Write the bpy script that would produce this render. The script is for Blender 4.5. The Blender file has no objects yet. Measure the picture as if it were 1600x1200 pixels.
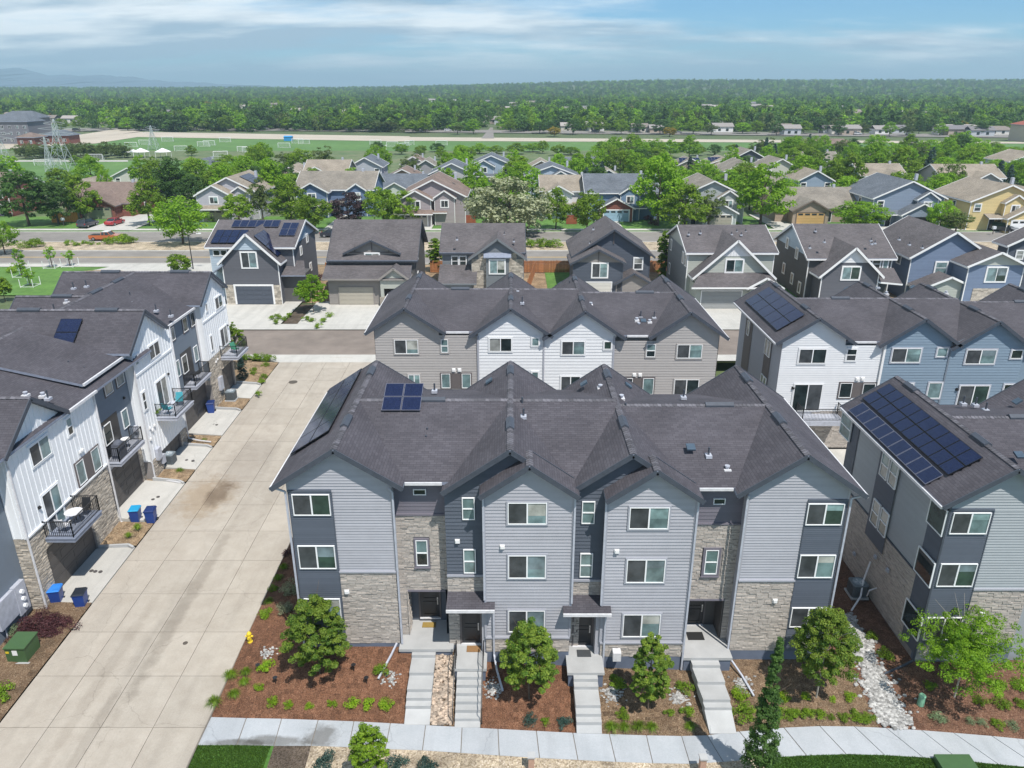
import bpy, math, random
from mathutils import Vector, Matrix, noise
R = math.radians
random.seed(7)
SC = bpy.context.scene
COL = SC.collection

# ---------------------------------------------------------------- camera, world, sun, exposure
CAM_H = 26.8; PITCH = R(21.6); FPX = 1180.0
cd = bpy.data.cameras.new('camera'); cam = bpy.data.objects.new('camera', cd); COL.objects.link(cam)
cam.location = (0, 0, CAM_H); cam.rotation_euler = (R(90) - PITCH, 0, 0)
cd.sensor_fit = 'HORIZONTAL'; cd.sensor_width = 36.0; cd.lens = 36.0 * FPX / 1600.0
cd.clip_start = 0.5; cd.clip_end = 60000
SC.camera = cam
SC.view_settings.view_transform = 'Standard'; SC.view_settings.look = 'None'
SC.view_settings.exposure = 0.40; SC.view_settings.gamma = 1.0; SC.view_settings.use_curve_mapping = False
SUN_EL = R(61); SUN_AZ = R(33)          # azimuth: degrees east of straight behind the camera
sd = bpy.data.lights.new('sun', 'SUN'); sun = bpy.data.objects.new('sun', sd); COL.objects.link(sun)
to_sun = Vector((math.sin(SUN_AZ) * math.cos(SUN_EL), -math.cos(SUN_AZ) * math.cos(SUN_EL), math.sin(SUN_EL)))
sun.rotation_euler = to_sun.to_track_quat('Z', 'Y').to_euler(); sun.location = (0, -20, 120)
sd.energy = 4.2; sd.angle = R(0.53); sd.color = (1.0, 0.95, 0.88)

W = bpy.data.worlds.new("World"); SC.world = W; W.use_nodes = True
nt = W.node_tree; nt.nodes.clear()
def wn(t, **k):
    n = nt.nodes.new(t)
    for a, b in k.items(): setattr(n, a, b)
    return n
def wl(a, b): nt.links.new(a, b)
wo = wn('ShaderNodeOutputWorld'); bg = wn('ShaderNodeBackground'); bg.inputs[1].default_value = 0.125
sky = wn('ShaderNodeTexSky', sky_type='NISHITA', sun_disc=False); sky.sun_elevation = SUN_EL
sky.sun_rotation = math.pi - SUN_AZ; sky.altitude = 1700; sky.air_density = 1.0; sky.dust_density = 1.2; sky.ozone_density = 1.5
tc = wn('ShaderNodeTexCoord'); sx = wn('ShaderNodeSeparateXYZ'); wl(tc.outputs['Generated'], sx.inputs[0])
def wm(op, a, b=None, c=None, clamp=False):
    n = wn('ShaderNodeMath', operation=op, use_clamp=clamp)
    for i, v in enumerate((a, b, c)):
        if v is None: continue
        if isinstance(v, (int, float)): n.inputs[i].default_value = v
        else: wl(v, n.inputs[i])
    return n.outputs[0]
zz = wm('ADD', wm('MAXIMUM', sx.outputs[2], 0.0), 0.14)
px_ = wm('DIVIDE', sx.outputs[0], zz); py_ = wm('DIVIDE', sx.outputs[1], zz)
cv = wn('ShaderNodeCombineXYZ'); wl(px_, cv.inputs[0]); wl(py_, cv.inputs[1])
def wnoise(scale, det, rough, off, stretch=(1, 1, 1)):
    mp = wn('ShaderNodeMapping'); mp.inputs['Location'].default_value = off; mp.inputs['Scale'].default_value = stretch
    wl(cv.outputs[0], mp.inputs[0])
    n = wn('ShaderNodeTexNoise'); n.inputs['Scale'].default_value = scale; n.inputs['Detail'].default_value = det
    n.inputs['Roughness'].default_value = rough; wl(mp.outputs[0], n.inputs['Vector']); return n.outputs[0]
n1 = wnoise(0.30, 6, 0.5, (13.7, 3.8, 3), (0.9, 1.5, 1)); n2 = wnoise(1.0, 10, 0.6, (4.3, 4.1, 2), (0.9, 1.7, 1)); n3 = wnoise(0.6, 7, 0.55, (7.6, 8.1, 5), (1.0, 1.8, 1))
dens = wm('ADD', wm('MULTIPLY', n1, 0.62), wm('MULTIPLY', n2, 0.38))
# more cloud to the left (west-north-west), clearer to the right, as the sky in view shows
side = wm('MULTIPLY', sx.outputs[0], -0.10)
cr = wn('ShaderNodeMapRange', interpolation_type='SMOOTHSTEP'); wl(wm('ADD', dens, side), cr.inputs[0])
cr.inputs[1].default_value = 0.41; cr.inputs[2].default_value = 0.57; cr.inputs[3].default_value = 0.02; cr.inputs[4].default_value = 0.95
hz = wn('ShaderNodeMapRange', interpolation_type='SMOOTHSTEP'); wl(sx.outputs[2], hz.inputs[0])
hz.inputs[1].default_value = -0.02; hz.inputs[2].default_value = 0.07; hz.inputs[3].default_value = 0.35; hz.inputs[4].default_value = 0.0
ccol = wn('ShaderNodeValToRGB'); wl(n3, ccol.inputs[0])
ccol.color_ramp.elements[0].position = 0.43; ccol.color_ramp.elements[0].color = (2.6, 3.5, 4.3, 1)
ccol.color_ramp.elements[1].position = 0.57; ccol.color_ramp.elements[1].color = (6.4, 6.8, 7.0, 1)
skyb = wn('ShaderNodeVectorMath', operation='MULTIPLY'); wl(sky.outputs[0], skyb.inputs[0]); skyb.inputs[1].default_value = (0.36, 0.60, 0.76)
m1 = wn('ShaderNodeMixRGB'); wl(cr.outputs[0], m1.inputs[0]); wl(skyb.outputs[0], m1.inputs[1]); wl(ccol.outputs[0], m1.inputs[2])
m2 = wn('ShaderNodeMixRGB'); wl(hz.outputs[0], m2.inputs[0]); wl(m1.outputs[0], m2.inputs[1]); m2.inputs[2].default_value = (2.5, 3.7, 4.5, 1)
wl(m2.outputs[0], bg.inputs[0]); wl(bg.outputs[0], wo.inputs[0])

# ---------------------------------------------------------------- surveying helpers (photo 1600 x 1200)
_c, _s = math.cos(PITCH), math.sin(PITCH)
def ray(x, y):
    a = (x - 800) / FPX; b = (y - 600) / FPX
    return Vector((a, _c - b * _s, -(_s + b * _c)))
EYE = Vector((0, 0, CAM_H))
def pz(x, y, z=0.0):
    d = ray(x, y); t = (z - CAM_H) / d.z; return EYE + d * t
def py(x, y, Y):
    d = ray(x, y); return EYE + d * (Y / d.y)
def zm(ox, oy, s): return lambda x, y: (ox + x / s, oy + y / s)

# ---------------------------------------------------------------- materials
MATS = {}
def _tree(name):
    m = bpy.data.materials.new(name); m.use_nodes = True
    t = m.node_tree; b = t.nodes['Principled BSDF']; return m, t, b
class NT:
    def __init__(s, t): s.t = t
    def n(s, typ, ins=None, **k):
        n = s.t.nodes.new(typ)
        for a, b in k.items(): setattr(n, a, b)
        for a, b in (ins or {}).items():
            if hasattr(b, 'is_output'): s.t.links.new(b, n.inputs[a])
            else: n.inputs[a].default_value = b
        return n
    def l(s, a, b): s.t.links.new(a, b)
def col4(c): return (c[0], c[1], c[2], 1)
def mat(name, color, rough=0.8, var=0.15, scale=3.0, metal=0.0, bump=0.0, bscale=40.0, color2=None, tint=0.0, spec=0.5, coord='UV', stretch=(1, 1, 1), var2=0.0, scale2=0.3, coat=0.0, det=6):
    """base colour with noise variation, optional per-face tint and bump"""
    if name in MATS: return MATS[name]
    m, t, b = _tree(name); N = NT(t)
    tc = N.n('ShaderNodeTexCoord'); mp = N.n('ShaderNodeMapping', {'Vector': tc.outputs[coord], 'Scale': stretch})
    nz = N.n('ShaderNodeTexNoise', {'Vector': mp.outputs[0], 'Scale': scale, 'Detail': det, 'Roughness': 0.6})
    c2 = color2 or tuple(c * (1 + var) for c in color); c1 = color if color2 else tuple(c * (1 - var) for c in color)
    r = N.n('ShaderNodeMapRange', {0: nz.outputs[0], 1: 0.3, 2: 0.7})
    mx = N.n('ShaderNodeMixRGB', {0: r.outputs[0], 1: col4(c1), 2: col4(c2)}); out = mx.outputs[0]
    if var2:
        n2 = N.n('ShaderNodeTexNoise', {'Vector': mp.outputs[0], 'Scale': scale2, 'Detail': 3.0})
        r2 = N.n('ShaderNodeMapRange', {0: n2.outputs[0], 1: 0.3, 2: 0.7, 3: 1 - var2, 4: 1 + var2})
        v = N.n('ShaderNodeVectorMath', {0: out, 1: r2.outputs[0]}, operation='MULTIPLY'); out = v.outputs[0]
    if tint:
        at = N.n('ShaderNodeAttribute', attribute_name='tint')
        r3 = N.n('ShaderNodeMapRange', {0: at.outputs['Fac'], 1: 0.0, 2: 1.0, 3: 1 - tint, 4: 1 + tint})
        v = N.n('ShaderNodeVectorMath', {0: out, 1: r3.outputs[0]}, operation='MULTIPLY'); out = v.outputs[0]
    N.l(out, b.inputs['Base Color'])
    b.inputs['Roughness'].default_value = rough; b.inputs['Metallic'].default_value = metal
    b.inputs['Specular IOR Level'].default_value = spec
    if coat: b.inputs['Coat Weight'].default_value = coat; b.inputs['Coat Roughness'].default_value = 0.05
    if bump:
        n3 = N.n('ShaderNodeTexNoise', {'Vector': mp.outputs[0], 'Scale': bscale, 'Detail': 4.0})
        bp = N.n('ShaderNodeBump', {'Height': n3.outputs[0], 'Strength': bump, 'Distance': 0.02}); N.l(bp.outputs[0], b.inputs['Normal'])
    MATS[name] = m; return m

def shingle(name, c1, c2, w=0.33, h=0.145, streak=0.17):
    m, t, b = _tree(name); N = NT(t); tc = N.n('ShaderNodeTexCoord')
    br = N.n('ShaderNodeTexBrick', {'Vector': tc.outputs['UV'], 'Color1': col4(c1), 'Color2': col4(c2), 'Mortar': col4([c * 0.6 for c in c1]), 'Scale': 1.0, 'Mortar Size': 0.008, 'Mortar Smooth': 0.2, 'Bias': 0.0, 'Brick Width': w, 'Row Height': h})
    br.offset = 0.37; br.offset_frequency = 2
    nz = N.n('ShaderNodeTexNoise', {'Vector': tc.outputs['UV'], 'Scale': 0.35, 'Detail': 5.0})
    r = N.n('ShaderNodeMapRange', {0: nz.outputs[0], 1: 0.3, 2: 0.7, 3: 1 - streak, 4: 1 + streak})
    n2 = N.n('ShaderNodeTexNoise', {'Vector': tc.outputs['UV'], 'Scale': 60.0, 'Detail': 2.0})
    r2 = N.n('ShaderNodeMapRange', {0: n2.outputs[0], 1: 0.3, 2: 0.7, 3: 0.9, 4: 1.1})
    v = N.n('ShaderNodeVectorMath', {0: br.outputs[0], 1: r.outputs[0]}, operation='MULTIPLY')
    v2 = N.n('ShaderNodeVectorMath', {0: v.outputs[0], 1: r2.outputs[0]}, operation='MULTIPLY')
    N.l(v2.outputs[0], b.inputs['Base Color']); b.inputs['Roughness'].default_value = 0.85; b.inputs['Specular IOR Level'].default_value = 0.3
    bp = N.n('ShaderNodeBump', {'Height': br.outputs['Fac'], 'Strength': 0.6, 'Distance': 0.01}, invert=True); N.l(bp.outputs[0], b.inputs['Normal'])
    MATS[name] = m; return m

def glass(name, base, rough=0.06, blind=0.0, curt=None, spec=0.6):
    """window pane: dark glossy sheet, with the blind or curtain right behind it as its colour"""
    m, t, b = _tree(name); N = NT(t); tc = N.n('ShaderNodeTexCoord')
    nz = N.n('ShaderNodeTexNoise', {'Vector': tc.outputs['Object'], 'Scale': 1.3, 'Detail': 3.0})
    r = N.n('ShaderNodeMapRange', {0: nz.outputs[0], 1: 0.35, 2: 0.65, 3: 0.65, 4: 1.35})
    v = N.n('ShaderNodeVectorMath', {0: col4(base)[:3], 1: r.outputs[0]}, operation='MULTIPLY'); o = v.outputs[0]
    if blind:
        sp = N.n('ShaderNodeSeparateXYZ', {0: tc.outputs['Object']})
        w = N.n('ShaderNodeMath', {0: sp.outputs[2], 1: blind}, operation='MULTIPLY')
        f = N.n('ShaderNodeMath', {0: w.outputs[0]}, operation='FRACT')
        g = N.n('ShaderNodeMapRange', {0: f.outputs[0], 1: 0.0, 2: 1.0, 3: 0.7, 4: 1.25})
        v = N.n('ShaderNodeVectorMath', {0: o, 1: g.outputs[0]}, operation='MULTIPLY'); o = v.outputs[0]
    N.l(o, b.inputs['Base Color']); b.inputs['Roughness'].default_value = rough; b.inputs['Specular IOR Level'].default_value = spec
    MATS[name] = m; return m

def leafmat(name, c1, c2, trans=0.35, yellow=None):
    m, t, b = _tree(name); N = NT(t); t.nodes.remove(b)
    at = N.n('ShaderNodeAttribute', attribute_name='tint')
    oi = N.n('ShaderNodeObjectInfo')
    mx = N.n('ShaderNodeMixRGB', {0: at.outputs['Fac'], 1: col4(c1), 2: col4(c2)}); o = mx.outputs[0]
    r = N.n('ShaderNodeMapRange', {0: oi.outputs['Random'], 3: 0.82, 4: 1.18})
    v = N.n('ShaderNodeVectorMath', {0: o, 1: r.outputs[0]}, operation='MULTIPLY'); o = v.outputs[0]
    d = N.n('ShaderNodeBsdfPrincipled', {'Base Color': o, 'Roughness': 0.55, 'Specular IOR Level': 0.25})
    tv = N.n('ShaderNodeVectorMath', {0: o, 1: (1.1, 1.25, 0.5)}, operation='MULTIPLY')
    tr = N.n('ShaderNodeBsdfTranslucent', {'Color': tv.outputs[0]})
    ms = N.n('ShaderNodeMixShader', {0: trans, 1: d.outputs[0], 2: tr.outputs[0]})
    N.l(ms.outputs[0], t.nodes['Material Output'].inputs[0]); MATS[name] = m; return m

def speckle(name, cols, scale=25.0, rough=0.9, bump=0.5, warp=0.0):
    """mulch / gravel: voronoi cells picking from a ramp of colours"""
    m, t, b = _tree(name); N = NT(t); tc = N.n('ShaderNodeTexCoord')
    vo = N.n('ShaderNodeTexVoronoi', {'Vector': tc.outputs['UV'], 'Scale': scale})
    sp = N.n('ShaderNodeSeparateColor', {0: vo.outputs['Color']})
    cr = N.n('ShaderNodeValToRGB', {0: sp.outputs[0]}); e = cr.color_ramp.elements
    cr.color_ramp.interpolation = 'LINEAR'
    e[0].color = col4(cols[0]); e[1].color = col4(cols[-1])
    for i, c in enumerate(cols[1:-1]): q = e.new((i + 1) / (len(cols) - 1)); q.color = col4(c)
    nz = N.n('ShaderNodeTexNoise', {'Vector': tc.outputs['UV'], 'Scale': 0.7, 'Detail': 4.0})
    r = N.n('ShaderNodeMapRange', {0: nz.outputs[0], 1: 0.3, 2: 0.7, 3: 0.62, 4: 1.32})
    v = N.n('ShaderNodeVectorMath', {0: cr.outputs[0], 1: r.outputs[0]}, operation='MULTIPLY')
    N.l(v.outputs[0], b.inputs['Base Color']); b.inputs['Roughness'].default_value = rough
    b.inputs['Specular IOR Level'].default_value = 0.2
    bp = N.n('ShaderNodeBump', {'Height': vo.outputs['Distance'], 'Strength': bump, 'Distance': 0.03}); N.l(bp.outputs[0], b.inputs['Normal'])
    MATS[name] = m; return m

# ---------------------------------------------------------------- mesh builder
BASE = {}
class MB:
    def __init__(s): s.v = []; s.f = []; s.m = []; s.t = []; s.g = []
    def add(s, pts, mi=0, tint=None):
        i = len(s.v); s.v += [tuple(p) for p in pts]; s.f.append(tuple(range(i, i + len(pts)))); s.m.append(mi)
        s.t.append(random.random() if tint is None else tint)
    def box(s, x0, x1, y0, y1, z0, z1, mi=0, tint=None, skip=''):
        if x1 < x0: x0, x1 = x1, x0
        if y1 < y0: y0, y1 = y1, y0
        if z1 < z0: z0, z1 = z1, z0
        t = random.random() if tint is None else tint; s.g.append(len(s.f))
        a, b, c, d, e, f, g, h = (x0, y0, z0), (x1, y0, z0), (x1, y1, z0), (x0, y1, z0), (x0, y0, z1), (x1, y0, z1), (x1, y1, z1), (x0, y1, z1)
        for k, q in (('b', (a, d, c, b)), ('t', (e, f, g, h)), ('f', (a, b, f, e)), ('r', (b, c, g, f)), ('k', (c, d, h, g)), ('l', (d, a, e, h))):
            if k not in skip: s.add(q, mi, t)
    def hexa(s, lo, hi, mi=0, tint=None):
        """prism between two equal rings lo (bottom) and hi (top)"""
        n = len(lo); t = random.random() if tint is None else tint; s.g.append(len(s.f))
        s.add(list(reversed(lo)), mi, t); s.add(hi, mi, t)
        for i in range(n): j = (i + 1) % n; s.add((lo[i], lo[j], hi[j], hi[i]), mi, t)
    def bar(s, p, q, w, h, mi=0, up=(0, 0, 1), tint=None):
        p = Vector(p); q = Vector(q); d = (q - p).normalized(); up = Vector(up)
        if abs(d.dot(up)) > 0.99: up = Vector((0, 1, 0))
        a = d.cross(up).normalized() * (w / 2); b = a.cross(d).normalized() * (h / 2)
        s.hexa([p - a - b, p + a - b, p + a + b, p - a + b], [q - a - b, q + a - b, q + a + b, q - a + b], mi, tint)
    def tube(s, p, q, r, n=6, r2=None, mi=0, caps=True, tint=None):
        p = Vector(p); q = Vector(q); d = (q - p).normalized(); r2 = r if r2 is None else r2
        u = d.orthogonal().normalized(); w = d.cross(u); t = random.random() if tint is None else tint
        A = [p + (u * math.cos(2 * math.pi * i / n) + w * math.sin(2 * math.pi * i / n)) * r for i in range(n)]
        B = [q + (u * math.cos(2 * math.pi * i / n) + w * math.sin(2 * math.pi * i / n)) * r2 for i in range(n)]
        for i in range(n): j = (i + 1) % n; s.add((A[i], A[j], B[j], B[i]), mi, t)
        if caps: s.add(list(reversed(A)), mi, t); s.add(B, mi, t)
    def path(s, pts, r, n=6, mi=0):
        for a, b in zip(pts, pts[1:]): s.tube(a, b, r, n, mi=mi)
    def lathe(s, c, prof, n=12, mi=0, tint=0.5):
        """prof: list of (radius, z) about centre c"""
        c = Vector(c); rings = [[c + Vector((r * math.cos(2 * math.pi * i / n), r * math.sin(2 * math.pi * i / n), z)) for i in range(n)] for r, z in prof]
        for A, B in zip(rings, rings[1:]):
            for i in range(n): j = (i + 1) % n; s.add((A[i], A[j], B[j], B[i]), mi, tint)
        s.add(list(reversed(rings[0])), mi, tint); s.add(rings[-1], mi, tint)
    def blob(s, c, rx, ry, rz, n=8, m=5, jit=0.15, mi=0, rnd=random, zmin=None):
        c = Vector(c); rings = []
        for k in range(m + 1):
            th = math.pi * k / m; row = []
            for i in range(n):
                ph = 2 * math.pi * i / n; j = 1 + rnd.uniform(-jit, jit) if 0 < k < m else 1
                z = c.z + math.cos(th) * rz * j
                if zmin is not None: z = max(z, zmin)
                row.append(Vector((c.x + math.sin(th) * math.cos(ph) * rx * j, c.y + math.sin(th) * math.sin(ph) * ry * j, z)))
            rings.append(row)
        t = rnd.random()
        for A, B in zip(rings, rings[1:]):
            for i in range(n): j = (i + 1) % n; s.add((A[i], B[i], B[j], A[j]), mi, t)
    def slab(s, pts, th, mi=0, side=None, vec=(0, 0, -1), tint=None):
        """pts: planar polygon CCW from above; thickness downwards"""
        s.g.append(len(s.f)); P = [Vector(p) for p in pts]; D = Vector(vec) * th; Q = [p + D for p in P]; n = len(P)
        sd = mi if side is None else side
        s.add(P, mi, tint); s.add(list(reversed(Q)), sd, tint)
        for i in range(n): j = (i + 1) % n; s.add((P[i], Q[i], Q[j], P[j]), sd, tint)
    def build_each(s, name, m, parent=None, **props):
        """every board, strip or bar its own object"""
        out = []
        for a, b in zip(s.g, s.g[1:] + [len(s.f)]):
            q = MB(); q.f = []
            for k in range(a, b): q.add([s.v[i] for i in s.f[k]], s.m[k], s.t[k])
            out.append(q.build(name, m, parent, **props))
        return out
    def build(s, name, m, parent=None, smooth=False, **props):
        if not s.f: return None
        off = Vector(BASE.get(parent.name, (0, 0, 0))) if parent else Vector((0, 0, 0))
        if parent is None:
            n = len(s.v); cx = sum(v[0] for v in s.v) / n; cy = sum(v[1] for v in s.v) / n; cz = min(v[2] for v in s.v); off = Vector((cx, cy, cz))
        me = bpy.data.meshes.new(name)
        me.from_pydata([(v[0] - off.x, v[1] - off.y, v[2] - off.z) for v in s.v], [], s.f)
        for x in (m if isinstance(m, (list, tuple)) else [m]): me.materials.append(x)
        me.polygons.foreach_set('material_index', s.m)
        if smooth: me.polygons.foreach_set('use_smooth', [True] * len(s.f))
        uv = me.uv_layers.new(name='uv'); data = [0.0] * (2 * len(me.loops)); li = 0; V = s.v
        for f in s.f:
            a, b, c = V[f[0]], V[f[1]], V[f[2]]
            ux, uy, uz = b[0] - a[0], b[1] - a[1], b[2] - a[2]; wx, wy, wz = c[0] - a[0], c[1] - a[1], c[2] - a[2]
            nx, ny, nz = uy * wz - uz * wy, uz * wx - ux * wz, ux * wy - uy * wx
            h = math.hypot(nx, ny); L = math.sqrt(h * h + nz * nz) or 1.0
            if h / L < 0.05: tx, ty = 1.0, 0.0; sx_, sy_, sz_ = 0.0, 1.0, 0.0
            else:
                tx, ty = -ny / h, nx / h; k = nz / L
                sx_, sy_, sz_ = -k * nx / h, -k * ny / h, h / L
            for i in f:
                p = V[i]; data[li] = p[0] * tx + p[1] * ty; data[li + 1] = p[0] * sx_ + p[1] * sy_ + p[2] * sz_; li += 2
        uv.data.foreach_set('uv', data)
        at = me.attributes.new('tint', 'FLOAT', 'FACE'); at.data.foreach_set('value', s.t)
        o = bpy.data.objects.new(name, me); COL.objects.link(o)
        if parent: o.parent = parent
        else: o.location = off
        BASE[o.name] = tuple(off)
        for k, v in props.items(): o[k] = v
        return o
def thing(name, loc, label, cat, group=None):
    o = bpy.data.objects.new(name, None); COL.objects.link(o); o.location = loc; o.empty_display_size = 0.5
    BASE[o.name] = tuple(loc); o['label'] = label; o['category'] = cat
    if group: o['group'] = group
    return o
def tag(o, label, cat, group=None):
    o['label'] = label; o['category'] = cat
    if group: o['group'] = group
    return o
def struct(o): o['kind'] = 'structure'; return o
def kids(o): return [c for c in bpy.data.objects if c.parent == o]
KID = {}
def index_kids():
    KID.clear()
    for c in bpy.data.objects:
        if c.parent: KID.setdefault(c.parent.name, []).append(c)
def dup(src, loc, rz=0, sc=1.0, label=None, group=None, name=None):
    """copy a thing with its parts and sub-parts"""
    r = src.copy(); COL.objects.link(r); r.location = loc; r.rotation_euler = (0, 0, rz)
    r.scale = (sc, sc, sc) if isinstance(sc, (int, float)) else sc
    if label: r['label'] = label
    if group: r['group'] = group
    elif 'group' in r.keys(): del r['group']
    for ch in KID.get(src.name, []):
        c = ch.copy(); COL.objects.link(c); c.parent = r
        for g in KID.get(ch.name, []):
            d = g.copy(); COL.objects.link(d); d.parent = c
    return r

# ---------------------------------------------------------------- wall frames
class Fr:
    """vertical plane: a = metres to the right seen from outside, d = metres out of the wall"""
    def __init__(s, o, n): s.o = Vector(o); s.n = Vector((n[0], n[1], 0)).normalized(); s.u = Vector((0, 0, 1)).cross(s.n)
    def p(s, a, z, d=0.0): q = s.o + s.u * a + s.n * d; return Vector((q.x, q.y, z))
    def q(s, x, y, d=0.0):
        r = ray(x, y); t = (s.o + s.n * d - EYE).dot(s.n) / r.dot(s.n); P = EYE + r * t
        return (P - s.o).dot(s.u), P.z
    def box(s, mb, a0, a1, z0, z1, d0, d1, mi=0, tint=None):
        if a1 < a0: a0, a1 = a1, a0
        if z1 < z0: z0, z1 = z1, z0
        if d1 < d0: d0, d1 = d1, d0
        lo = [s.p(a0, z0, d1), s.p(a1, z0, d1), s.p(a1, z0, d0), s.p(a0, z0, d0)]
        hi = [s.p(a0, z1, d1), s.p(a1, z1, d1), s.p(a1, z1, d0), s.p(a0, z1, d0)]
        mb.hexa(lo, hi, mi, tint)
def clip(poly, zc, keep_above):
    out = []; n = len(poly)
    for i in range(n):
        a, b = poly[i], poly[(i + 1) % n]; ia = (a[1] >= zc) == keep_above or a[1] == zc; ib = (b[1] >= zc) == keep_above or b[1] == zc
        if ia: out.append(a)
        if ia != ib:
            t = (zc - a[1]) / (b[1] - a[1]); out.append((a[0] + (b[0] - a[0]) * t, zc))
    return out
def siding(mb, fr, poly, e=0.16, t=0.022, d=0.0, mi=0):
    """lap boards: each course leans out to its lower edge and drops back underneath"""
    z0 = min(p[1] for p in poly); z1 = max(p[1] for p in poly); k = int(math.ceil((z1 - z0) / e - 1e-6))
    for i in range(k):
        a, b = z0 + i * e, min(z0 + (i + 1) * e, z1)
        c = clip(clip(poly, a, True), b, False)
        if len(c) < 3: continue
        top = z0 + (i + 1) * e; tint = random.random()
        mb.add([fr.p(x, z, d + t * (top - z) / e) for x, z in c], mi, tint)
        lo = [p for p in c if abs(p[1] - a) < 1e-5]
        if len(lo) >= 2:
            x0, x1 = min(p[0] for p in lo), max(p[0] for p in lo)
            mb.add([fr.p(x0, a, d), fr.p(x1, a, d), fr.p(x1, a, d + t), fr.p(x0, a, d + t)], mi, tint)
def flat(mb, fr, poly, d=0.0, mi=0): mb.add([fr.p(x, z, d) for x, z in poly], mi)
def stones(mb, fr, a0, a1, z0, z1, d=0.0, h=(0.07, 0.12), w=(0.18, 0.5), holes=(), out=(0.02, 0.06), rnd=random, mi=0):
    """ledger stone: rows of uneven stones, each with its own depth"""
    z = z0
    while z < z1 - 0.02:
        hh = min(rnd.uniform(*h), z1 - z); a = a0
        while a < a1 - 0.01:
            ww = min(rnd.uniform(*w), a1 - a); e = rnd.uniform(*out)
            cx, cz = a + ww / 2, z + hh / 2; hit = False
            segs = [(a, a + ww)]
            for (h0, h1, g0, g1) in holes:
                if g0 - 0.01 < cz < g1 + 0.01:
                    ns = []
                    for s0, s1 in segs:
                        if s1 <= h0 or s0 >= h1: ns.append((s0, s1)); continue
                        if s0 < h0: ns.append((s0, h0))
                        if s1 > h1: ns.append((h1, s1))
                    segs = ns
            t = rnd.random()
            for s0, s1 in segs:
                if s1 - s0 < 0.02: continue
                g = 0.006
                A = [fr.p(s0 + g, z + g, d), fr.p(s1 - g, z + g, d), fr.p(s1 - g, z + hh - g, d), fr.p(s0 + g, z + hh - g, d)]
                e2 = e + rnd.uniform(-.01, .01)
                B = [fr.p(s0 + g, z + g, d + e), fr.p(s1 - g, z + g, d + e2), fr.p(s1 - g, z + hh - g, d + e2), fr.p(s0 + g, z + hh - g, d + e)]
                mb.add(B, mi, t)
                for i in range(4): j = (i + 1) % 4; mb.add((A[i], A[j], B[j], B[i]), mi, t)
            a += ww
        z += hh
# ---------------------------------------------------------------- shared materials
M_ROOF = shingle('shingles_charcoal', (0.066, 0.062, 0.073), (0.088, 0.083, 0.096))
M_ROOF2 = shingle('shingles_charcoal_far', (0.068, 0.064, 0.074), (0.086, 0.081, 0.092))
M_CAP = mat('ridge_cap', (0.115, 0.112, 0.128), 0.85, 0.2, 3, tint=0.35)
M_FASC = mat('fascia_charcoal', (0.055, 0.065, 0.085), 0.6)
M_SOFF = mat('soffit_grey', (0.22, 0.25, 0.32), 0.7)
M_GUTW = mat('gutter_grey', (0.42, 0.44, 0.50), 0.45)
M_GUTL = mat('gutter_light', (0.62, 0.62, 0.64), 0.45)
M_SIDE = mat('siding_lavender', (0.365, 0.368, 0.402), 0.7, 0.04, 2, tint=0.05, var2=0.05)
M_SIDE3 = mat('siding_green_grey', (0.33, 0.355, 0.375), 0.7, 0.03, 2, tint=0.03)
M_DARK = mat('siding_slate', (0.085, 0.100, 0.128), 0.65, 0.04, 2, tint=0.06)
M_PURP = mat('siding_plum', (0.155, 0.145, 0.175), 0.7, 0.04, 2, tint=0.05)
M_WHITE = mat('siding_white', (0.70, 0.71, 0.73), 0.7, 0.03, 2, tint=0.02)
M_TAN = mat('siding_taupe', (0.38, 0.36, 0.35), 0.7, 0.03, 2, tint=0.03)
M_BLUE = mat('siding_blue', (0.20, 0.27, 0.345), 0.7, 0.03, 2, tint=0.04)
M_STEEL = mat('siding_steel', (0.16, 0.195, 0.24), 0.7, 0.03, 2, tint=0.03)
M_TRIM = mat('trim_lavender', (0.34, 0.35, 0.395), 0.7, 0.03)
M_WTRIM = mat('trim_white', (0.78, 0.78, 0.78), 0.5, 0.02)
M_DTRIM = mat('trim_dark_brown', (0.12, 0.105, 0.105), 0.6, 0.05)
M_VINYL = mat('window_vinyl', (0.82, 0.83, 0.84), 0.35, 0.02)
M_STONE = mat('ledger_stone', (0.36, 0.325, 0.295), 0.9, 0.25, 6, bump=0.5, bscale=30, tint=0.16, color2=(0.47, 0.43, 0.39))
M_GROUT = mat('stone_joint', (0.26, 0.24, 0.23), 0.95)
M_STONE2 = mat('ledger_stone_tan', (0.34, 0.30, 0.25), 0.9, 0.25, 6, bump=0.5, bscale=30, tint=0.35, color2=(0.52, 0.47, 0.40))
M_CONC = mat('concrete_cool', (0.39, 0.395, 0.395), 0.85, 0.08, 1.2, bump=0.15, tint=0.05, var2=0.05)
M_CONCF = mat('foundation', (0.12, 0.145, 0.20), 0.9, 0.1, 2)
M_BLACK = mat('black_metal', (0.018, 0.018, 0.02), 0.45)
M_DOOR = mat('door_black', (0.02, 0.021, 0.026), 0.35, 0.05)
M_CHROME = mat('brushed_metal', (0.55, 0.55, 0.55), 0.3, metal=0.9)
M_GAR = mat('garage_brown', (0.085, 0.078, 0.075), 0.6, 0.05, 1)
M_SOLAR = None
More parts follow.
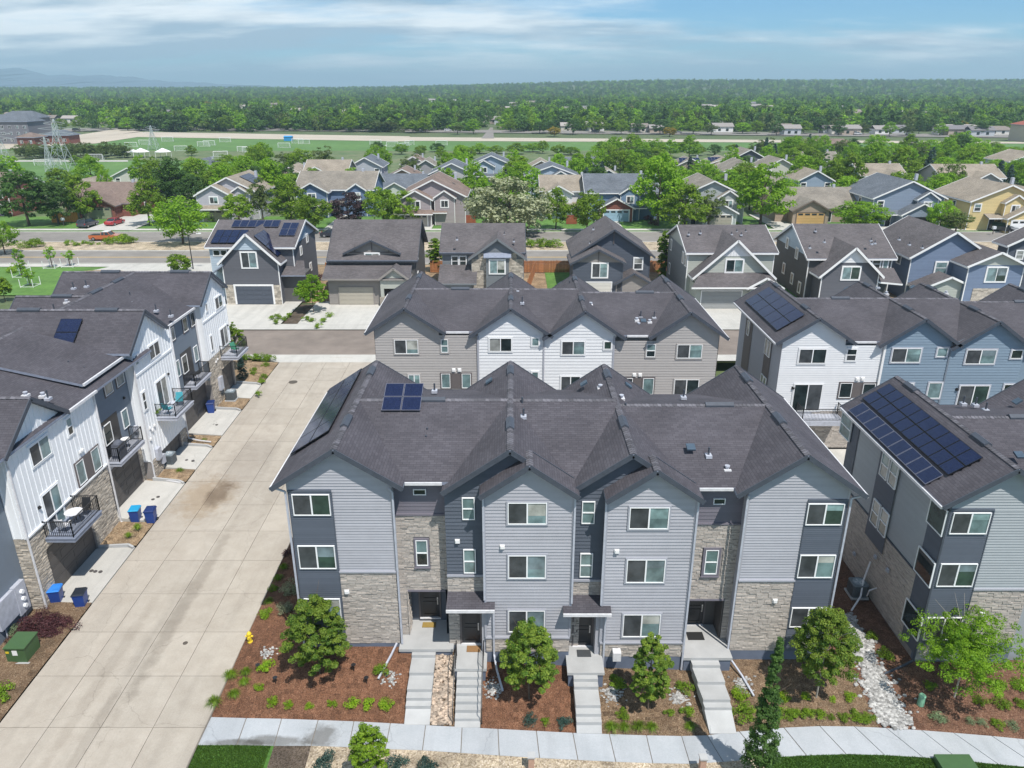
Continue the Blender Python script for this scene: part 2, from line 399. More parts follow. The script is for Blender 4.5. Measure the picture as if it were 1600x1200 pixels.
def _solar():
    m, t, b = _tree('solar_cells'); N = NT(t); tc = N.n('ShaderNodeTexCoord')
    br = N.n('ShaderNodeTexBrick', {'Vector': tc.outputs['UV'], 'Color1': (0.006, 0.010, 0.040, 1), 'Color2': (0.008, 0.013, 0.050, 1), 'Mortar': (0.012, 0.018, 0.055, 1), 'Scale': 1.0, 'Mortar Size': 0.004, 'Brick Width': 0.16, 'Row Height': 0.16}); br.offset = 0
    N.l(br.outputs[0], b.inputs['Base Color']); b.inputs['Roughness'].default_value = 0.12; b.inputs['Specular IOR Level'].default_value = 0.6
    return m
M_SOLAR = _solar()
M_SOLF = mat('solar_frame_black', (0.02, 0.02, 0.025), 0.4, metal=0.5)
M_SOLL = mat('solar_frame_silver', (0.22, 0.22, 0.27), 0.4, metal=0.6)
G_SCREEN = glass('pane_screened', (0.060, 0.066, 0.072), 0.25, spec=0.4)
G_TEAL = glass('pane_teal_blind', (0.14, 0.21, 0.215), 0.10, blind=16)
G_DARK = glass('pane_dark', (0.020, 0.030, 0.032), 0.04)
G_PALE = glass('pane_pale_blind', (0.17, 0.25, 0.26), 0.10, blind=18)
G_CURT = glass('pane_curtain', (0.24, 0.25, 0.24), 0.12)
G_GREEN = glass('pane_green', (0.035, 0.06, 0.05), 0.06)
B_1 = glass('blind_behind_glass_teal', (.22, .33, .33), .12, blind=20); B_2 = glass('blind_behind_glass_cream', (.36, .37, .34), .12, blind=20); B_3 = glass('blind_behind_glass_grey', (.16, .21, .23), .08)
PG = [(G_SCREEN, G_TEAL), (G_SCREEN, G_PALE), (G_SCREEN, G_GREEN), (G_SCREEN, G_DARK), (G_CURT, G_DARK)]

def window(par, fr, a0, a1, z0, z1, kind='slider', g=None, d=0.03, trim=None, tw=0.09, fm=None, sill=False):
    """building > window (frame) > panes, trim"""
    if a1 < a0: a0, a1 = a1, a0
    if z1 < z0: z0, z1 = z1, z0
    fm = fm or M_VINYL; w = 0.042; f = MB()
    fr.box(f, a0, a0 + w, z0, z1, 0.0, d + 0.05); fr.box(f, a1 - w, a1, z0, z1, 0.0, d + 0.05)
    fr.box(f, a0 + w, a1 - w, z0, z0 + w, 0.0, d + 0.05); fr.box(f, a0 + w, a1 - w, z1 - w, z1, 0.0, d + 0.05)
    am, zm_ = (a0 + a1) / 2, (z0 + z1) / 2
    if kind == 'slider': fr.box(f, am - 0.035, am + 0.035, z0 + w, z1 - w, 0.0, d + 0.045)
    if kind == 'hung': fr.box(f, a0 + w, a1 - w, zm_ - 0.03, zm_ + 0.03, 0.0, d + 0.045)
    win = f.build('window', fm, par)
    g = g or random.choice(PG)
    cells = {'slider': [(a0 + w, am - 0.035, z0 + w, z1 - w), (am + 0.035, a1 - w, z0 + w, z1 - w)],
             'hung': [(a0 + w, a1 - w, z0 + w, zm_ - 0.03), (a0 + w, a1 - w, zm_ + 0.03, z1 - w)],
             'fixed': [(a0 + w, a1 - w, z0 + w, z1 - w)]}[kind]
    for i, c in enumerate(cells):
        p = MB(); fr.box(p, c[0], c[1], c[2], c[3], d - 0.02, d + 0.012); p.build('pane', g[i % len(g)], win)
        if kind == 'slider' and i == 1 and g[1] in (G_TEAL, G_PALE, G_GREEN) and random.random() < .75:
            hb = random.uniform(.3, .75); p = MB(); fr.box(p, c[0] + .01, c[1] - .01, c[3] - (c[3] - c[2]) * hb, c[3] - .01, d + .0125, d + .016); p.build('blind', random.choice((B_1, B_2, B_3)), win)
    if trim:
        t = MB(); e = d + 0.035; e0 = -0.005
        fr.box(t, a0 - tw, a0, z0 - tw, z1 + tw, e0, e); fr.box(t, a1, a1 + tw, z0 - tw, z1 + tw, e0, e)
        fr.box(t, a0, a1, z1, z1 + tw, e0, e); fr.box(t, a0, a1, z0 - tw, z0, e0, e)
        if sill: fr.box(t, a0 - tw - 0.03, a1 + tw + 0.03, z0 - tw - 0.05, z0 - tw, e0, e + 0.05)
        t.build('window_trim', trim, win)
    return win
def winpx(par, fr, x0, y0, x1, y1, *a, **k):
    A = fr.q(x0, y0); B = fr.q(x1, y1); return window(par, fr, A[0], B[0], B[1], A[1], *a, **k)
def garage_door(par, fr, a0, a1, z0, z1, m, d=0.0, trim=M_DTRIM, lites=0, tw=0.12, cols=4):
    if a1 < a0: a0, a1 = a1, a0
    n = 4; f = MB(); h = (z1 - z0) / n
    fr.box(f, a0, a1, z0, z1, d - 0.05, d + 0.01)
    door = f.build('garage_door', m, par)
    for i in range(n):
        p = MB(); fr.box(p, a0 + 0.01, a1 - 0.01, z0 + i * h + 0.012, z0 + (i + 1) * h - 0.012, d + 0.012, d + 0.03)
        cw = (a1 - a0) / cols
        for c in range(cols): fr.box(p, a0 + c * cw + cw * .12, a0 + (c + 1) * cw - cw * .12, z0 + (i + .22) * h, z0 + (i + .78) * h, d + 0.03, d + 0.045)
        p.build('panel', m, door)
    if lites:
        for c in range(lites):
            cw = (a1 - a0) / lites; q = MB(); fr.box(q, a0 + c * cw + cw * .15, a0 + (c + 1) * cw - cw * .15, z0 + 3.2 * h, z0 + 3.8 * h, d + 0.046, d + 0.06); q.build('pane', G_DARK, door)
    if trim:
        t = MB(); fr.box(t, a0 - tw, a0, z0, z1 + tw, d - 0.04, d + 0.06); fr.box(t, a1, a1 + tw, z0, z1 + tw, d - 0.04, d + 0.06); fr.box(t, a0, a1, z1, z1 + tw, d - 0.04, d + 0.06)
        t.build('door_trim', trim, door)
    return door
def entry_door(par, fr, a0, a1, z0, z1, d=0.0, m=M_DOOR, hinge=1, trim=M_DTRIM):
    f = MB(); fr.box(f, a0, a1, z0 + .05, z1, d - 0.05, d); door = f.build('door', m, par)
    w = a1 - a0
    for (b0, b1) in ((0.08, 0.50), (0.57, 0.93)):
        z = z0 + .05 + (z1 - z0) * b0; y = z0 + (z1 - z0) * b1; q = MB()
        for (u0, u1, v0, v1) in ((.14, .86, z, z + .04), (.14, .86, y - .04, y), (.14, .14 + .04 / w, z + .04, y - .04), (.86 - .04 / w, .86, z + .04, y - .04)):
            fr.box(q, a0 + w * u0, a0 + w * u1, v0, v1, d, d + 0.02)
        q.build('panel', M_BLACK, door)
    h = MB(); x = a1 - .09 if hinge > 0 else a0 + .09
    fr.box(h, x - .03, x + .03, z0 + .85, z0 + 1.3, d, d + .02); h.tube(fr.p(x, z0 + .9, d + .07), fr.p(x, z0 + 1.2, d + .07), .014, 6); h.tube(fr.p(x, z0 + .9, d), fr.p(x, z0 + .9, d + .07), .012, 6); h.tube(fr.p(x, z0 + 1.2, d), fr.p(x, z0 + 1.2, d + .07), .012, 6)
    h.build('handle', M_CHROME, door)
    s = MB(); fr.box(s, a0 - .05, a1 + .05, z0 - .02, z0 + .05, d - .04, d + .12); s.build('threshold', M_GUTL, door)
    if trim:
        t = MB(); tw = .09; fr.box(t, a0 - tw, a0, z0, z1 + tw, d - .05, d + .04); fr.box(t, a1, a1 + tw, z0, z1 + tw, d - .05, d + .04); fr.box(t, a0, a1, z1, z1 + tw, d - .05, d + .04); t.build('door_frame', trim, door)
    return door
def railing(par, pts, h=1.0, sp=0.11, m=M_BLACK):
    """balcony guard: rails and posts one part, each baluster its own"""
    r = MB(); bal = []
    for a, b in zip(pts, pts[1:]):
        a = Vector(a); b = Vector(b); L = (b - a).length
        r.bar(a + Vector((0, 0, h)), b + Vector((0, 0, h)), .05, .04); r.bar(a + Vector((0, 0, .09)), b + Vector((0, 0, .09)), .03, .03)
        for p in (a, b): r.bar(p, p + Vector((0, 0, h + .04)), .05, .05, up=(0, 1, 0))
        n = max(1, int(L / sp))
        for i in range(1, n): bal.append(a.lerp(b, i / n))
    rl = r.build('railing', m, par)
    q = MB(); q.bar((0, 0, .1), (0, 0, h - .02), .018, .018, up=(0, 1, 0)); me = None
    off = Vector(BASE[par.name])
    for p in bal:
        if me is None:
            qq = MB(); qq.bar((0, 0, .1), (0, 0, h - .02), .018, .018, up=(0, 1, 0)); o = qq.build('baluster', m, rl); me = o.data
            for v in me.vertices: v.co += off
        else: o = bpy.data.objects.new('baluster', me); COL.objects.link(o); o.parent = rl
        o.location = p - off; BASE[o.name] = tuple(off)
    return rl
def light_fixture(par, fr, a, z, d=0.02, m=M_WTRIM, s=.12, name='wall_vent'):
    f = MB(); fr.box(f, a - s, a + s, z - s, z + s, d, d + .03); fr.box(f, a - s * .7, a + s * .7, z - s * .6, z + s * .7, d + .03, d + .11); return f.build(name, m, par)
def downspout(par, pts, m=M_GUTW, r=.045):
    f = MB()
    for a, b in zip(pts, pts[1:]): f.bar(a, b, .09, .07)
    return f.build('downspout', m, par)

# ---------------------------------------------------------------- roofs
def slope(mb, a, b, c, d, th=0.16):
    """quad on the roof: a-b eave, c-d ridge"""
    mb.slab([a, b, c, d], th, 0, 1)
def gable_y(mb, fa, xr, hl, hrr, zr, pitch, y0, y1, caps=None, rakes=True, th=.16, fw=.24):
    """ridge along Y at x=xr"""
    zl = zr - hl * pitch; zq = zr - hrr * pitch
    mb.slab([(xr - hl, y0, zl), (xr, y0, zr), (xr, y1, zr), (xr - hl, y1, zl)], th, 0, 1)
    mb.slab([(xr, y0, zr), (xr + hrr, y0, zq), (xr + hrr, y1, zq), (xr, y1, zr)], th, 0, 1)
    if rakes:
        for y, s in ((y0, -1), (y1, 1)):
            for (x2, z2) in ((xr - hl, zl), (xr + hrr, zq)):
                fa.bar((xr, y + s * .02, zr - .10), (x2, y + s * .02, z2 - .10), .05, fw)
    if caps is not None: caps.append(((xr, y0, zr), (xr, y1, zr)))
def gable_x(mb, fa, yr, hf, hb, zr, pf, pb, x0, x1, caps=None, th=.16, rakes=False, fw=.24):
    zf = zr - hf * pf; zb = zr - hb * pb
    mb.slab([(x0, yr - hf, zf), (x1, yr - hf, zf), (x1, yr, zr), (x0, yr, zr)], th, 0, 1)
    mb.slab([(x0, yr, zr), (x1, yr, zr), (x1, yr + hb, zb), (x0, yr + hb, zb)], th, 0, 1)
    if rakes:
        for x, s in ((x0, -1), (x1, 1)):
            for (y2, z2) in ((yr - hf, zf), (yr + hb, zb)):
                fa.bar((x + s * .02, yr, zr - .10), (x + s * .02, y2, z2 - .10), .05, fw)
    if caps is not None: caps.append(((x0, yr, zr), (x1, yr, zr)))
def ridge_caps(par, lines, w=.32, e=.20):
    f = MB()
    for a, b in lines:
        a = Vector(a); b = Vector(b); L = (b - a).length; n = int(L / e); dr = (b - a) / n; sd = dr.cross(Vector((0, 0, 1))).normalized() * (w / 2)
        for i in range(n):
            p = a + dr * i; q = p + dr * 1.15; t = random.random(); up = Vector((0, 0, .055)); dn = Vector((0, 0, -.08)); lo = Vector((0, 0, .02))
            f.add([p + up, q + lo, q + sd + dn + lo, p + sd + dn + up], 0, t); f.add([p - sd + dn + up, q - sd + dn + lo, q + lo, p + up], 0, t)
            f.add([p + up, p + sd + dn + up, p - sd + dn + up], 0, t)
    o = f.build('ridge_caps', M_CAP, par)
    if o: o['kind'] = 'stuff'
    return o
def ridge_vent(par, p, d, L=1.2):
    p = Vector(p); d = Vector(d).normalized(); s = d.cross(Vector((0, 0, 1))).normalized() * .2; f = MB(); q = p + d * L
    for sg in (1, -1):
        f.hexa([p + Vector((0, 0, .04)), q + Vector((0, 0, .04)), q + s * sg + Vector((0, 0, -.09)), p + s * sg + Vector((0, 0, -.09))], [p + Vector((0, 0, .15)), q + Vector((0, 0, .15)), q + s * sg + Vector((0, 0, .03)), p + s * sg + Vector((0, 0, .03))])
    return f.build('ridge_vent', M_FASC, par)
def slope_basis(n):
    n = Vector(n).normalized(); t = Vector((0, 0, 1)).cross(n).normalized(); return t, n.cross(t), n
def pipe_vent(par, p, h=.4, r=.05):
    p = Vector(p); f = MB(); f.box(p.x - .15, p.x + .15, p.y - .18, p.y + .18, p.z - .12, p.z + .03, 1); f.tube(p, p + Vector((0, 0, h)), r, 8)
    return f.build('vent_pipe', (M_FASC, M_GUTW), par)
def box_vent(par, p, n, w=.42, m=None):
    t, u, n = slope_basis(n); p = Vector(p) + n * .01; f = MB()
    lo = [p - t * w / 2 - u * w / 2, p + t * w / 2 - u * w / 2, p + t * w / 2 + u * w / 2, p - t * w / 2 + u * w / 2]
    f.hexa([q + n * .0 for q in lo], [q + n * .10 for q in lo]); return f.build('roof_vent', m or M_VENT, par)
M_VENT = mat('roof_vent_blue', (0.055, 0.085, 0.12), 0.45)
def hood_vent(par, p):
    p = Vector(p); f = MB(); f.box(p.x - .17, p.x + .17, p.y - .2, p.y + .2, p.z - .12, p.z + .03, 1); f.tube(p, p + Vector((0, 0, .14)), .09, 8); f.tube(p + Vector((0, 0, .14)), p + Vector((0, 0, .2)), .13, 8); return f.build('roof_cap', (M_GUTW, M_GUTL), par)
def solar_array(label, o, t, u, n, cols, rows, pw=1.05, ph=1.75, frame=None, group=None, skip=()):
    """o: lower-left corner on the roof; t across, u up-slope"""
    o = Vector(o); root = thing('solar_array', o, label, 'solar panels', group); fm = frame or M_SOLF
    rail = MB()
    for r in range(rows):
        for k in (.25, .75): rail.bar(o + u * (r * ph + ph * k) + n * .06, o + t * cols * pw + u * (r * ph + ph * k) + n * .06, .05, .08)
    rail.build('rail', M_SOLF, root)
    for r in range(rows):
        for c in range(cols):
            if (c, r) in skip: continue
            p = o + t * c * pw + u * r * ph + n * .14; g = .015
            a = p + t * g + u * g; b = p + t * (pw - g) + u * g; cc = p + t * (pw - g) + u * (ph - g); d = p + t * g + u * (ph - g)
            f = MB(); f.hexa([a - n * .04, b - n * .04, cc - n * .04, d - n * .04], [a, b, cc, d], 1); k = .03
            f.add([a + t * k + u * k + n * .002, b - t * k + u * k + n * .002, cc - t * k - u * k + n * .002, d + t * k - u * k + n * .002], 0)
            f.build('solar_panel', (M_SOLAR, fm), root)
    return root

# ---------------------------------------------------------------- the garden-side rowhouse type (four joined homes)
GAB = [(-8.13, 3.07, 3.06, 11.45, .65), (-.09, 3.2, 3.2, 11.42, .69), (5.53, 3.2, 3.2, 11.22, .69), (13.5, 3.0, 3.05, 11.15, .69)]
def rowhouse_roof(root, dx, dy, dz, roofm, front_light=True, vents=True):
    r = MB(); fa = MB(); caps = []
    Y0 = 30.75 + dy; Y1 = 42.6 + dy
    for (x, a, b, z, p) in GAB: gable_y(r, fa, x + dx, a, b, z + dz, p, Y0, Y1, caps)
    for (x0, x1, z) in ((-8.13, -.09, 11.40), (-.09, 5.53, 11.38), (5.53, 13.5, 11.10)):
        gable_x(r, fa, 36.7 + dy, 5.35, 5.35, z + dz, .37, .30, x0 + dx, x1 + dx, None)
        caps.append(((x0 + dx + .1, 36.7 + dy, z + dz), (x1 + dx - .1, 36.7 + dy, z + dz)))
    if front_light:
        for (x, w, z) in ((.79, 2.3, 10.97), (6.55, 2.25, 10.72)):
            gable_y(r, fa, x + dx, w, w, z + dz, .70, 30.1 + dy, 31.6 + dy, caps)
    r.build('roof', (roofm, M_SOFF), root); fa.build_each('rake_board', M_FASC, root)
    if vents: ridge_caps(root, caps)
    g = MB()
    # gutters on the long side eaves and over the recesses
    for (x, z) in ((-11.22, 9.44), (16.57, 9.04)): g.box(x + dx - .06, x + dx + .06, Y0 + .05, Y1 - .05, z + dz - .16, z + dz - .02)
    if front_light:
        g.box(-5.05 + dx, -3.3 + dx, 31.27 + dy, 31.38 + dy, 9.28 + dz, 9.42 + dz); g.box(8.85 + dx, 10.45 + dx, 31.27 + dy, 31.38 + dy, 8.98 + dz, 9.12 + dz)
    else: g.box(-5.05 + dx, -3.3 + dx, 31.20 + dy, 31.32 + dy, 9.28 + dz, 9.42 + dz); g.box(8.85 + dx, 10.45 + dx, 31.20 + dy, 31.32 + dy, 8.98 + dz, 9.12 + dz)
    g.build_each('gutter', M_GUTL, root)
    if vents:
        for (x, y, z, n) in ((-8.13, 33.2, 11.45, 1), (-8.13, 40.2, 11.45, 1), (-.09, 33.0, 11.42, 1), (-.09, 40.4, 11.42, 1), (5.53, 33.6, 11.22, 1), (5.53, 40.3, 11.22, 1), (13.5, 34.2, 11.15, 1), (13.5, 39.9, 11.15, 1)):
            ridge_vent(root, (x + dx, y + dy, z + dz), (0, 1, 0))
        for (x, z) in ((-5.0, 11.4), (10.2, 11.1)): ridge_vent(root, (x + dx, 36.7 + dy, z + dz), (1, 0, 0), 1.5)
def gpoly(xl, xr, zb, xa, za, ze_l, ze_r): return [(xl, zb), (xr, zb), (xr, ze_r), (xa, za), (xl, ze_l)]
def back_walls(root, dx, dy, dz, m, base=0.0):
    """plain shell: sides and rear"""
    b = MB()
    b.box(-10.5 + dx, 15.85 + dx, 31.9 + dy, 42.15 + dy, -1.5 + dz + base, 9.2 + dz, skip='t')
    for (x, a, c, z, p) in GAB:
        for y in (42.2,):
            w = 2.6; b.hexa([(x - w + dx, y - .3 + dy, 9.0 + dz), (x + w + dx, y - .3 + dy, 9.0 + dz), (x + w + dx, y + dy, 9.0 + dz), (x - w + dx, y + dy, 9.0 + dz)], [(x - .05 + dx, y - .3 + dy, z - .2 + dz), (x + .05 + dx, y - .3 + dy, z - .2 + dz), (x + .05 + dx, y + dy, z - .2 + dz), (x - .05 + dx, y + dy, z - .2 + dz)])
    return b.build('wall', m, root)
def wing_front(root, fr, xl, xr, xa, za, pitch, split, mirror, zs, zst, zb, sm, gm=None, e=.152, zground=-1.6):
    """end wing of a rowhouse: slate corner panel with stacked windows, pale siding, ledger stone below"""
    ze_l = za - (xa - xl) * pitch - .2; ze_r = za - (xr - xa) * pitch - .2
    s = MB(); siding(s, fr, [(xl, zs), (xr, zs), (xr, ze_r), (xa, za - .2), (xl, ze_l)], e, .034)
    a, b = (split, xr) if not mirror else (xl, split)
    siding(s, fr, [(a, zst + .08), (b, zst + .08), (b, zs), (a, zs)], e, .034)
    s.build('siding', sm, root, kind='stuff')
    a2, b2 = (xl, split) if not mirror else (split, xr)
    k = MB(); siding(k, fr, [(a2, zb), (b2, zb), (b2, zs), (a2, zs)], .115, .028, d=.03)
    for q in (a2, b2): fr.box(k, q - .02, q + .02, zb, zs, 0, .07)
    fr.box(k, a2, b2, zs, zs + .1, 0, .08); k.build('corner_panel', M_DARK, root)
    st = MB(); stones(st, fr, a, b, zb, zst, 0.0); st.build('stonework', M_STONE, root, kind='stuff')
    t = MB(); fr.box(t, a, b, zst, zst + .09, 0, .10); t.build('belt_course', M_TRIM, root)
    f = MB(); fr.box(f, xl, xr, zground, zb, -.3, .02); f.build('foundation', M_CONCF, root)
    j = MB(); fr.box(j, a, b, zb, zst, -.05, 0.0); j.build('wall_backing', M_GROUT, root)
    c = MB()
    for x, z1 in ((xl, ze_l), (xr, ze_r)):
        fr.box(c, x - .05, x + .05, zst if (x in (a, b)) else zs, z1, 0, .04)
    c.build_each('corner_board', sm, root)
def side_siding(par, p0, p1, z0, z1, n, m, e=.15, name='siding'):
    fr = Fr((p0[0], p0[1], 0), n); L = (Vector(p1) - Vector(p0)).dot(Vector((fr.u.x, fr.u.y)))
    s = MB(); a0, a1 = min(0, L), max(0, L); siding(s, fr, [(a0, z0), (a1, z0), (a1, z1), (a0, z1)], e); return s.build(name, m, par, kind='stuff')
def porch_core(mb, dx, dz, openings):
    """solid shell behind the front skins, leaving entry alcoves open"""
    x = -10.5; mb.box(-10.5 + dx, 15.85 + dx, 33.1, 42.15, -2 + dz, 9.0 + dz, skip='t')
    for (a, b, zt) in openings:
        mb.box(x + dx, a + dx, 31.9, 33.1, -2 + dz, 9.0 + dz, skip='tk'); mb.box(a + dx, b + dx, 31.9, 33.1, zt + dz, 9.0 + dz, skip='tk'); mb.box(a + dx, b + dx, 31.9, 33.1, -2 + dz, (.1 if a < 0 else -.16) + dz, skip='k'); x = b
    mb.box(x + dx, 15.85 + dx, 31.9, 33.1, -2 + dz, 9.0 + dz, skip='tk')

# =============================================================== main rowhouse (garden side)
main = thing('rowhouse', (2.7, 36.5, -0.5), 'grey four-home rowhouse in the centre foreground with four front doors and garden steps', 'rowhouse')
rowhouse_roof(main, 0, 0, 0, M_ROOF)
sh = MB(); porch_core(sh, 0, 0, [(-5.33, -3.38, 2.96), (8.98, 10.87, 2.40)]); sh.build('wall', M_DARK, main)
gb = MB()
for (x, a, b, z, p) in GAB:
    for y0 in (31.2, 42.0):
        gb.hexa([(x - 2.3, y0, 9.0), (x + 2.3, y0, 9.0), (x + 2.3, y0 + .2, 9.0), (x - 2.3, y0 + .2, 9.0)], [(x - .05, y0, z - .25), (x + .05, y0, z - .25), (x + .05, y0 + .2, z - .25), (x - .05, y0 + .2, z - .25)])
gb.build_each('gable_wall', M_SIDE, main)
F1 = Fr((0, 31.2, 0), (0, -1)); FR = Fr((0, 31.85, 0), (0, -1)); FL = Fr((0, 30.5, 0), (0, -1)); FD = Fr((0, 33.0, 0), (0, -1))
wing_front(main, F1, -10.55, -5.7, -8.13, 11.45, .65, -8.5, False, 9.0, 4.48, .15, M_SIDE)
window(main, F1, -10.38, -8.6, 7.75, 8.9, g=(G_SCREEN, G_GREEN), d=.07); window(main, F1, -10.40, -8.6, 4.73, 6.06, g=(G_SCREEN, G_GREEN), d=.07); window(main, F1, -10.40, -8.6, 1.75, 2.95, g=(G_SCREEN, G_PALE), d=.07)
wing_front(main, F1, 11.2, 15.9, 13.5, 11.15, .69, 14.0, True, 8.5, 3.96, -.32, M_SIDE)
window(main, F1, 14.02, 15.75, 7.22, 8.40, g=(G_SCREEN, G_GREEN), d=.07); window(main, F1, 14.04, 15.78, 4.2, 5.53, g=(G_SCREEN, G_TEAL), d=.07); window(main, F1, 14.06, 15.8, 1.2, 2.4, g=(G_SCREEN, G_DARK), d=.07)
sh = MB(); sh.box(-10.53, -5.72, 31.22, 31.95, -2, 9.6, skip='t'); sh.box(11.22, 15.88, 31.22, 31.95, -2, 9.2, skip='t'); sh.build('wing_wall', M_SIDE, main)
side_siding(main, (-5.7, 31.2), (-5.7, 31.9), .1, 9.6, (1, 0), M_SIDE); side_siding(main, (11.2, 31.9), (11.2, 31.2), -.3, 9.2, (-1, 0), M_SIDE)
side_siding(main, (-10.56, 42.15), (-10.56, 31.2), .1, 9.6, (-1, 0), M_SIDE); side_siding(main, (15.92, 31.2), (15.92, 42.15), -.3, 9.2, (1, 0), M_SIDE)
# recess 1
s = MB(); siding(s, FR, [(-5.7, 7.42), (-3.2, 7.42), (-3.2, 9.45), (-5.7, 9.45)], .2); s.build('siding', M_PURP, main, kind='stuff')
st = MB(); stones(st, FR, -5.7, -3.2, 2.96, 7.34, holes=[(-4.86, -4.08, 4.34, 6.06)]); stones(st, FR, -5.7, -5.33, .12, 2.96); FS = Fr((-5.33, 31.85, 0), (1, 0)); stones(st, FS, -.1, 0.9, .2, 2.96); st.build('stonework', M_STONE, main, kind='stuff')
t = MB(); FR.box(t, -5.7, -3.2, 7.34, 7.43, 0, .1); FR.box(t, -5.33, -3.38, 2.86, 2.96, -.3, .07); t.build_each('belt_course', M_PURP, main)
j = MB(); FR.box(j, -5.7, -3.2, 2.96, 7.34, -.1, 0); FR.box(j, -5.7, -5.33, -.8, 2.96, -.1, 0); j.build('wall_backing', M_GROUT, main)
window(main, FR, -4.76, -4.18, 4.46, 5.95, 'hung', (G_DARK, G_TEAL), d=.07, trim=M_PURP, sill=True); window(main, FR, -4.75, -4.13, 8.47, 8.79, 'fixed', (G_DARK,), d=.03)
al = MB(); al.box(-3.40, -3.30, 31.9, 33.1, .1, 2.96); al.box(-5.36, -3.3, 32.98, 33.1, .1, 2.96); al.box(-5.33, -3.4, 31.9, 33.05, 2.9, 2.97); al.build('alcove_lining', M_DARK, main)
entry_door(main, Fr((0, 32.97, 0), (0, -1)), -4.85, -3.85, .32, 2.42)
# recess 4
s = MB(); siding(s, FR, [(8.56, 6.9), (11.2, 6.9), (11.2, 9.1), (8.56, 9.1)], .2); s.build('siding', M_PURP, main, kind='stuff')
st = MB(); stones(st, FR, 8.56, 11.2, 2.40, 6.84, holes=[(9.46, 10.5, 3.8, 5.46)]); stones(st, FR, 10.87, 11.2, -.3, 2.4); stones(st, FR, 8.56, 8.98, -.3, 2.4); FS = Fr((10.87, 31.85, 0), (-1, 0)); st.build('stonework', M_STONE, main, kind='stuff')
t = MB(); FR.box(t, 8.56, 11.2, 6.82, 6.91, 0, .1); FR.box(t, 8.98, 10.87, 2.3, 2.4, -.3, .07); t.build_each('belt_course', M_PURP, main)
j = MB(); FR.box(j, 8.56, 11.2, 2.4, 6.84, -.1, 0); j.build('wall_backing', M_GROUT, main)
window(main, FR, 9.62, 10.26, 3.95, 5.38, 'hung', (G_TEAL, G_TEAL), d=.07, trim=M_PURP, tw=.12, sill=True); window(main, FR, 9.72, 10.30, 7.95, 8.28, 'fixed', (G_DARK,), d=.03)
al = MB(); al.box(10.80, 10.9, 31.9, 33.1, -.3, 2.4); al.box(8.95, 10.9, 32.98, 33.1, -.3, 2.4); al.box(8.98, 10.87, 31.9, 33.05, 2.34, 2.41); al.box(8.9, 8.98, 31.9, 33.1, -.3, 2.4); al.build('alcove_lining', M_GAR, main)
entry_door(main, Fr((0, 32.97, 0), (0, -1)), 9.2, 10.2, -.15, 1.9)
# middle homes
def middle(x0, x1, dark0, dark1, zb_l, za_d, xa_d, za_l, xa_l, wl, wd, dz):
    ze = za_d - (xa_d - dark0) * .69 - .2; zer = za_d - (x1 - xa_d) * .69 - .2
    s = MB(); siding(s, F1, [(dark0, 4.36 + dz), (x1 - .02, 4.36 + dz), (x1 - .02, zer), (xa_d, za_d - .2), (dark0, max(ze, 4.5))], .2, .032); s.build('siding', M_DARK, main, kind='stuff')
    st = MB(); stones(st, F1, dark0, dark1, 3.32 + dz, 4.25 + dz); stones(st, F1, dark0, dark0 + .55, .05 + dz, 3.2 + dz); stones(st, FL, x0, x1, zb_l, zb_l + .82); st.build('stonework', M_STONE, main, kind='stuff')
    t = MB(); F1.box(t, dark0, dark1, 4.25 + dz, 4.36 + dz, 0, .1); FL.box(t, x0 - .02, x1 + .02, zb_l + .82, zb_l + .92, 0, .09); t.build_each('belt_course', M_TRIM, main)
    j = MB(); F1.box(j, dark0, dark1, -1.5, 4.3 + dz, -.8, 0); FL.box(j, x0 + .02, x1 - .02, -1.9, zb_l + .85, -1.0, 0); j.build('wall_backing', M_GROUT, main)
    f = MB(); FL.box(f, x0, x1, -2.0, zb_l, -.5, .02); F1.box(f, dark0, dark1, -2.0, .05 + dz, -.5, .03); f.build('foundation', M_CONCF, main)
    s = MB(); zl = za_l - (xa_l - x0) * .7 - .2; zr = za_l - (x1 - xa_l) * .7 - .2
    siding(s, FL, [(x0, zb_l + .92), (x1, zb_l + .92), (x1, zr), (xa_l, za_l - .2), (x0, zl)], .178, .034)
    s.build('siding', M_SIDE, main, kind='stuff')
    c = MB()
    for x, z in ((x0, zl), (x1, zr)): FL.box(c, x - .06 if x == x0 else x - .05, x + .05 if x == x0 else x + .06, zb_l + .92, z, 0, .045)
    c.build_each('corner_board', M_TRIM, main)
    b = MB(); b.box(x0 + .01, x1 - .01, 30.53, 31.9, -2, min(zl, zr) - .05, skip='t'); b.box(dark0 + .01, dark1, 31.23, 31.9, 3.2 + dz, 9.0); b.build('wall', M_SIDE, main)
    side_siding(main, (x0, 31.25), (x0, 30.5), zb_l, zl, (-1, 0), M_SIDE, .178); side_siding(main, (x1, 30.5), (x1, 31.25), zb_l, zr, (1, 0), M_SIDE, .178)
    for (a0, a1, z0, z1, g) in wl: window(main, FL, a0, a1, z0, z1, g=g, d=.04, trim=M_TRIM, tw=.07)
    for (a0, a1, z0, z1) in wd: window(main, F1, a0, a1, z0, z1, 'hung', (G_TEAL, G_TEAL), d=.04)
middle(-1.3, 2.86, -3.2, -1.3, .22, 11.42, -.09, 10.97, .79, [(-.2, 1.62, 7.68, 8.85, (G_SCREEN, G_PALE)), (-.18, 1.62, 4.65, 5.97, (G_SCREEN, G_PALE)), (-.18, 1.62, 1.45, 2.76, (G_SCREEN, G_PALE))], [(-2.37, -1.77, 7.5, 8.7), (-2.37, -1.77, 4.45, 5.83)], 0)
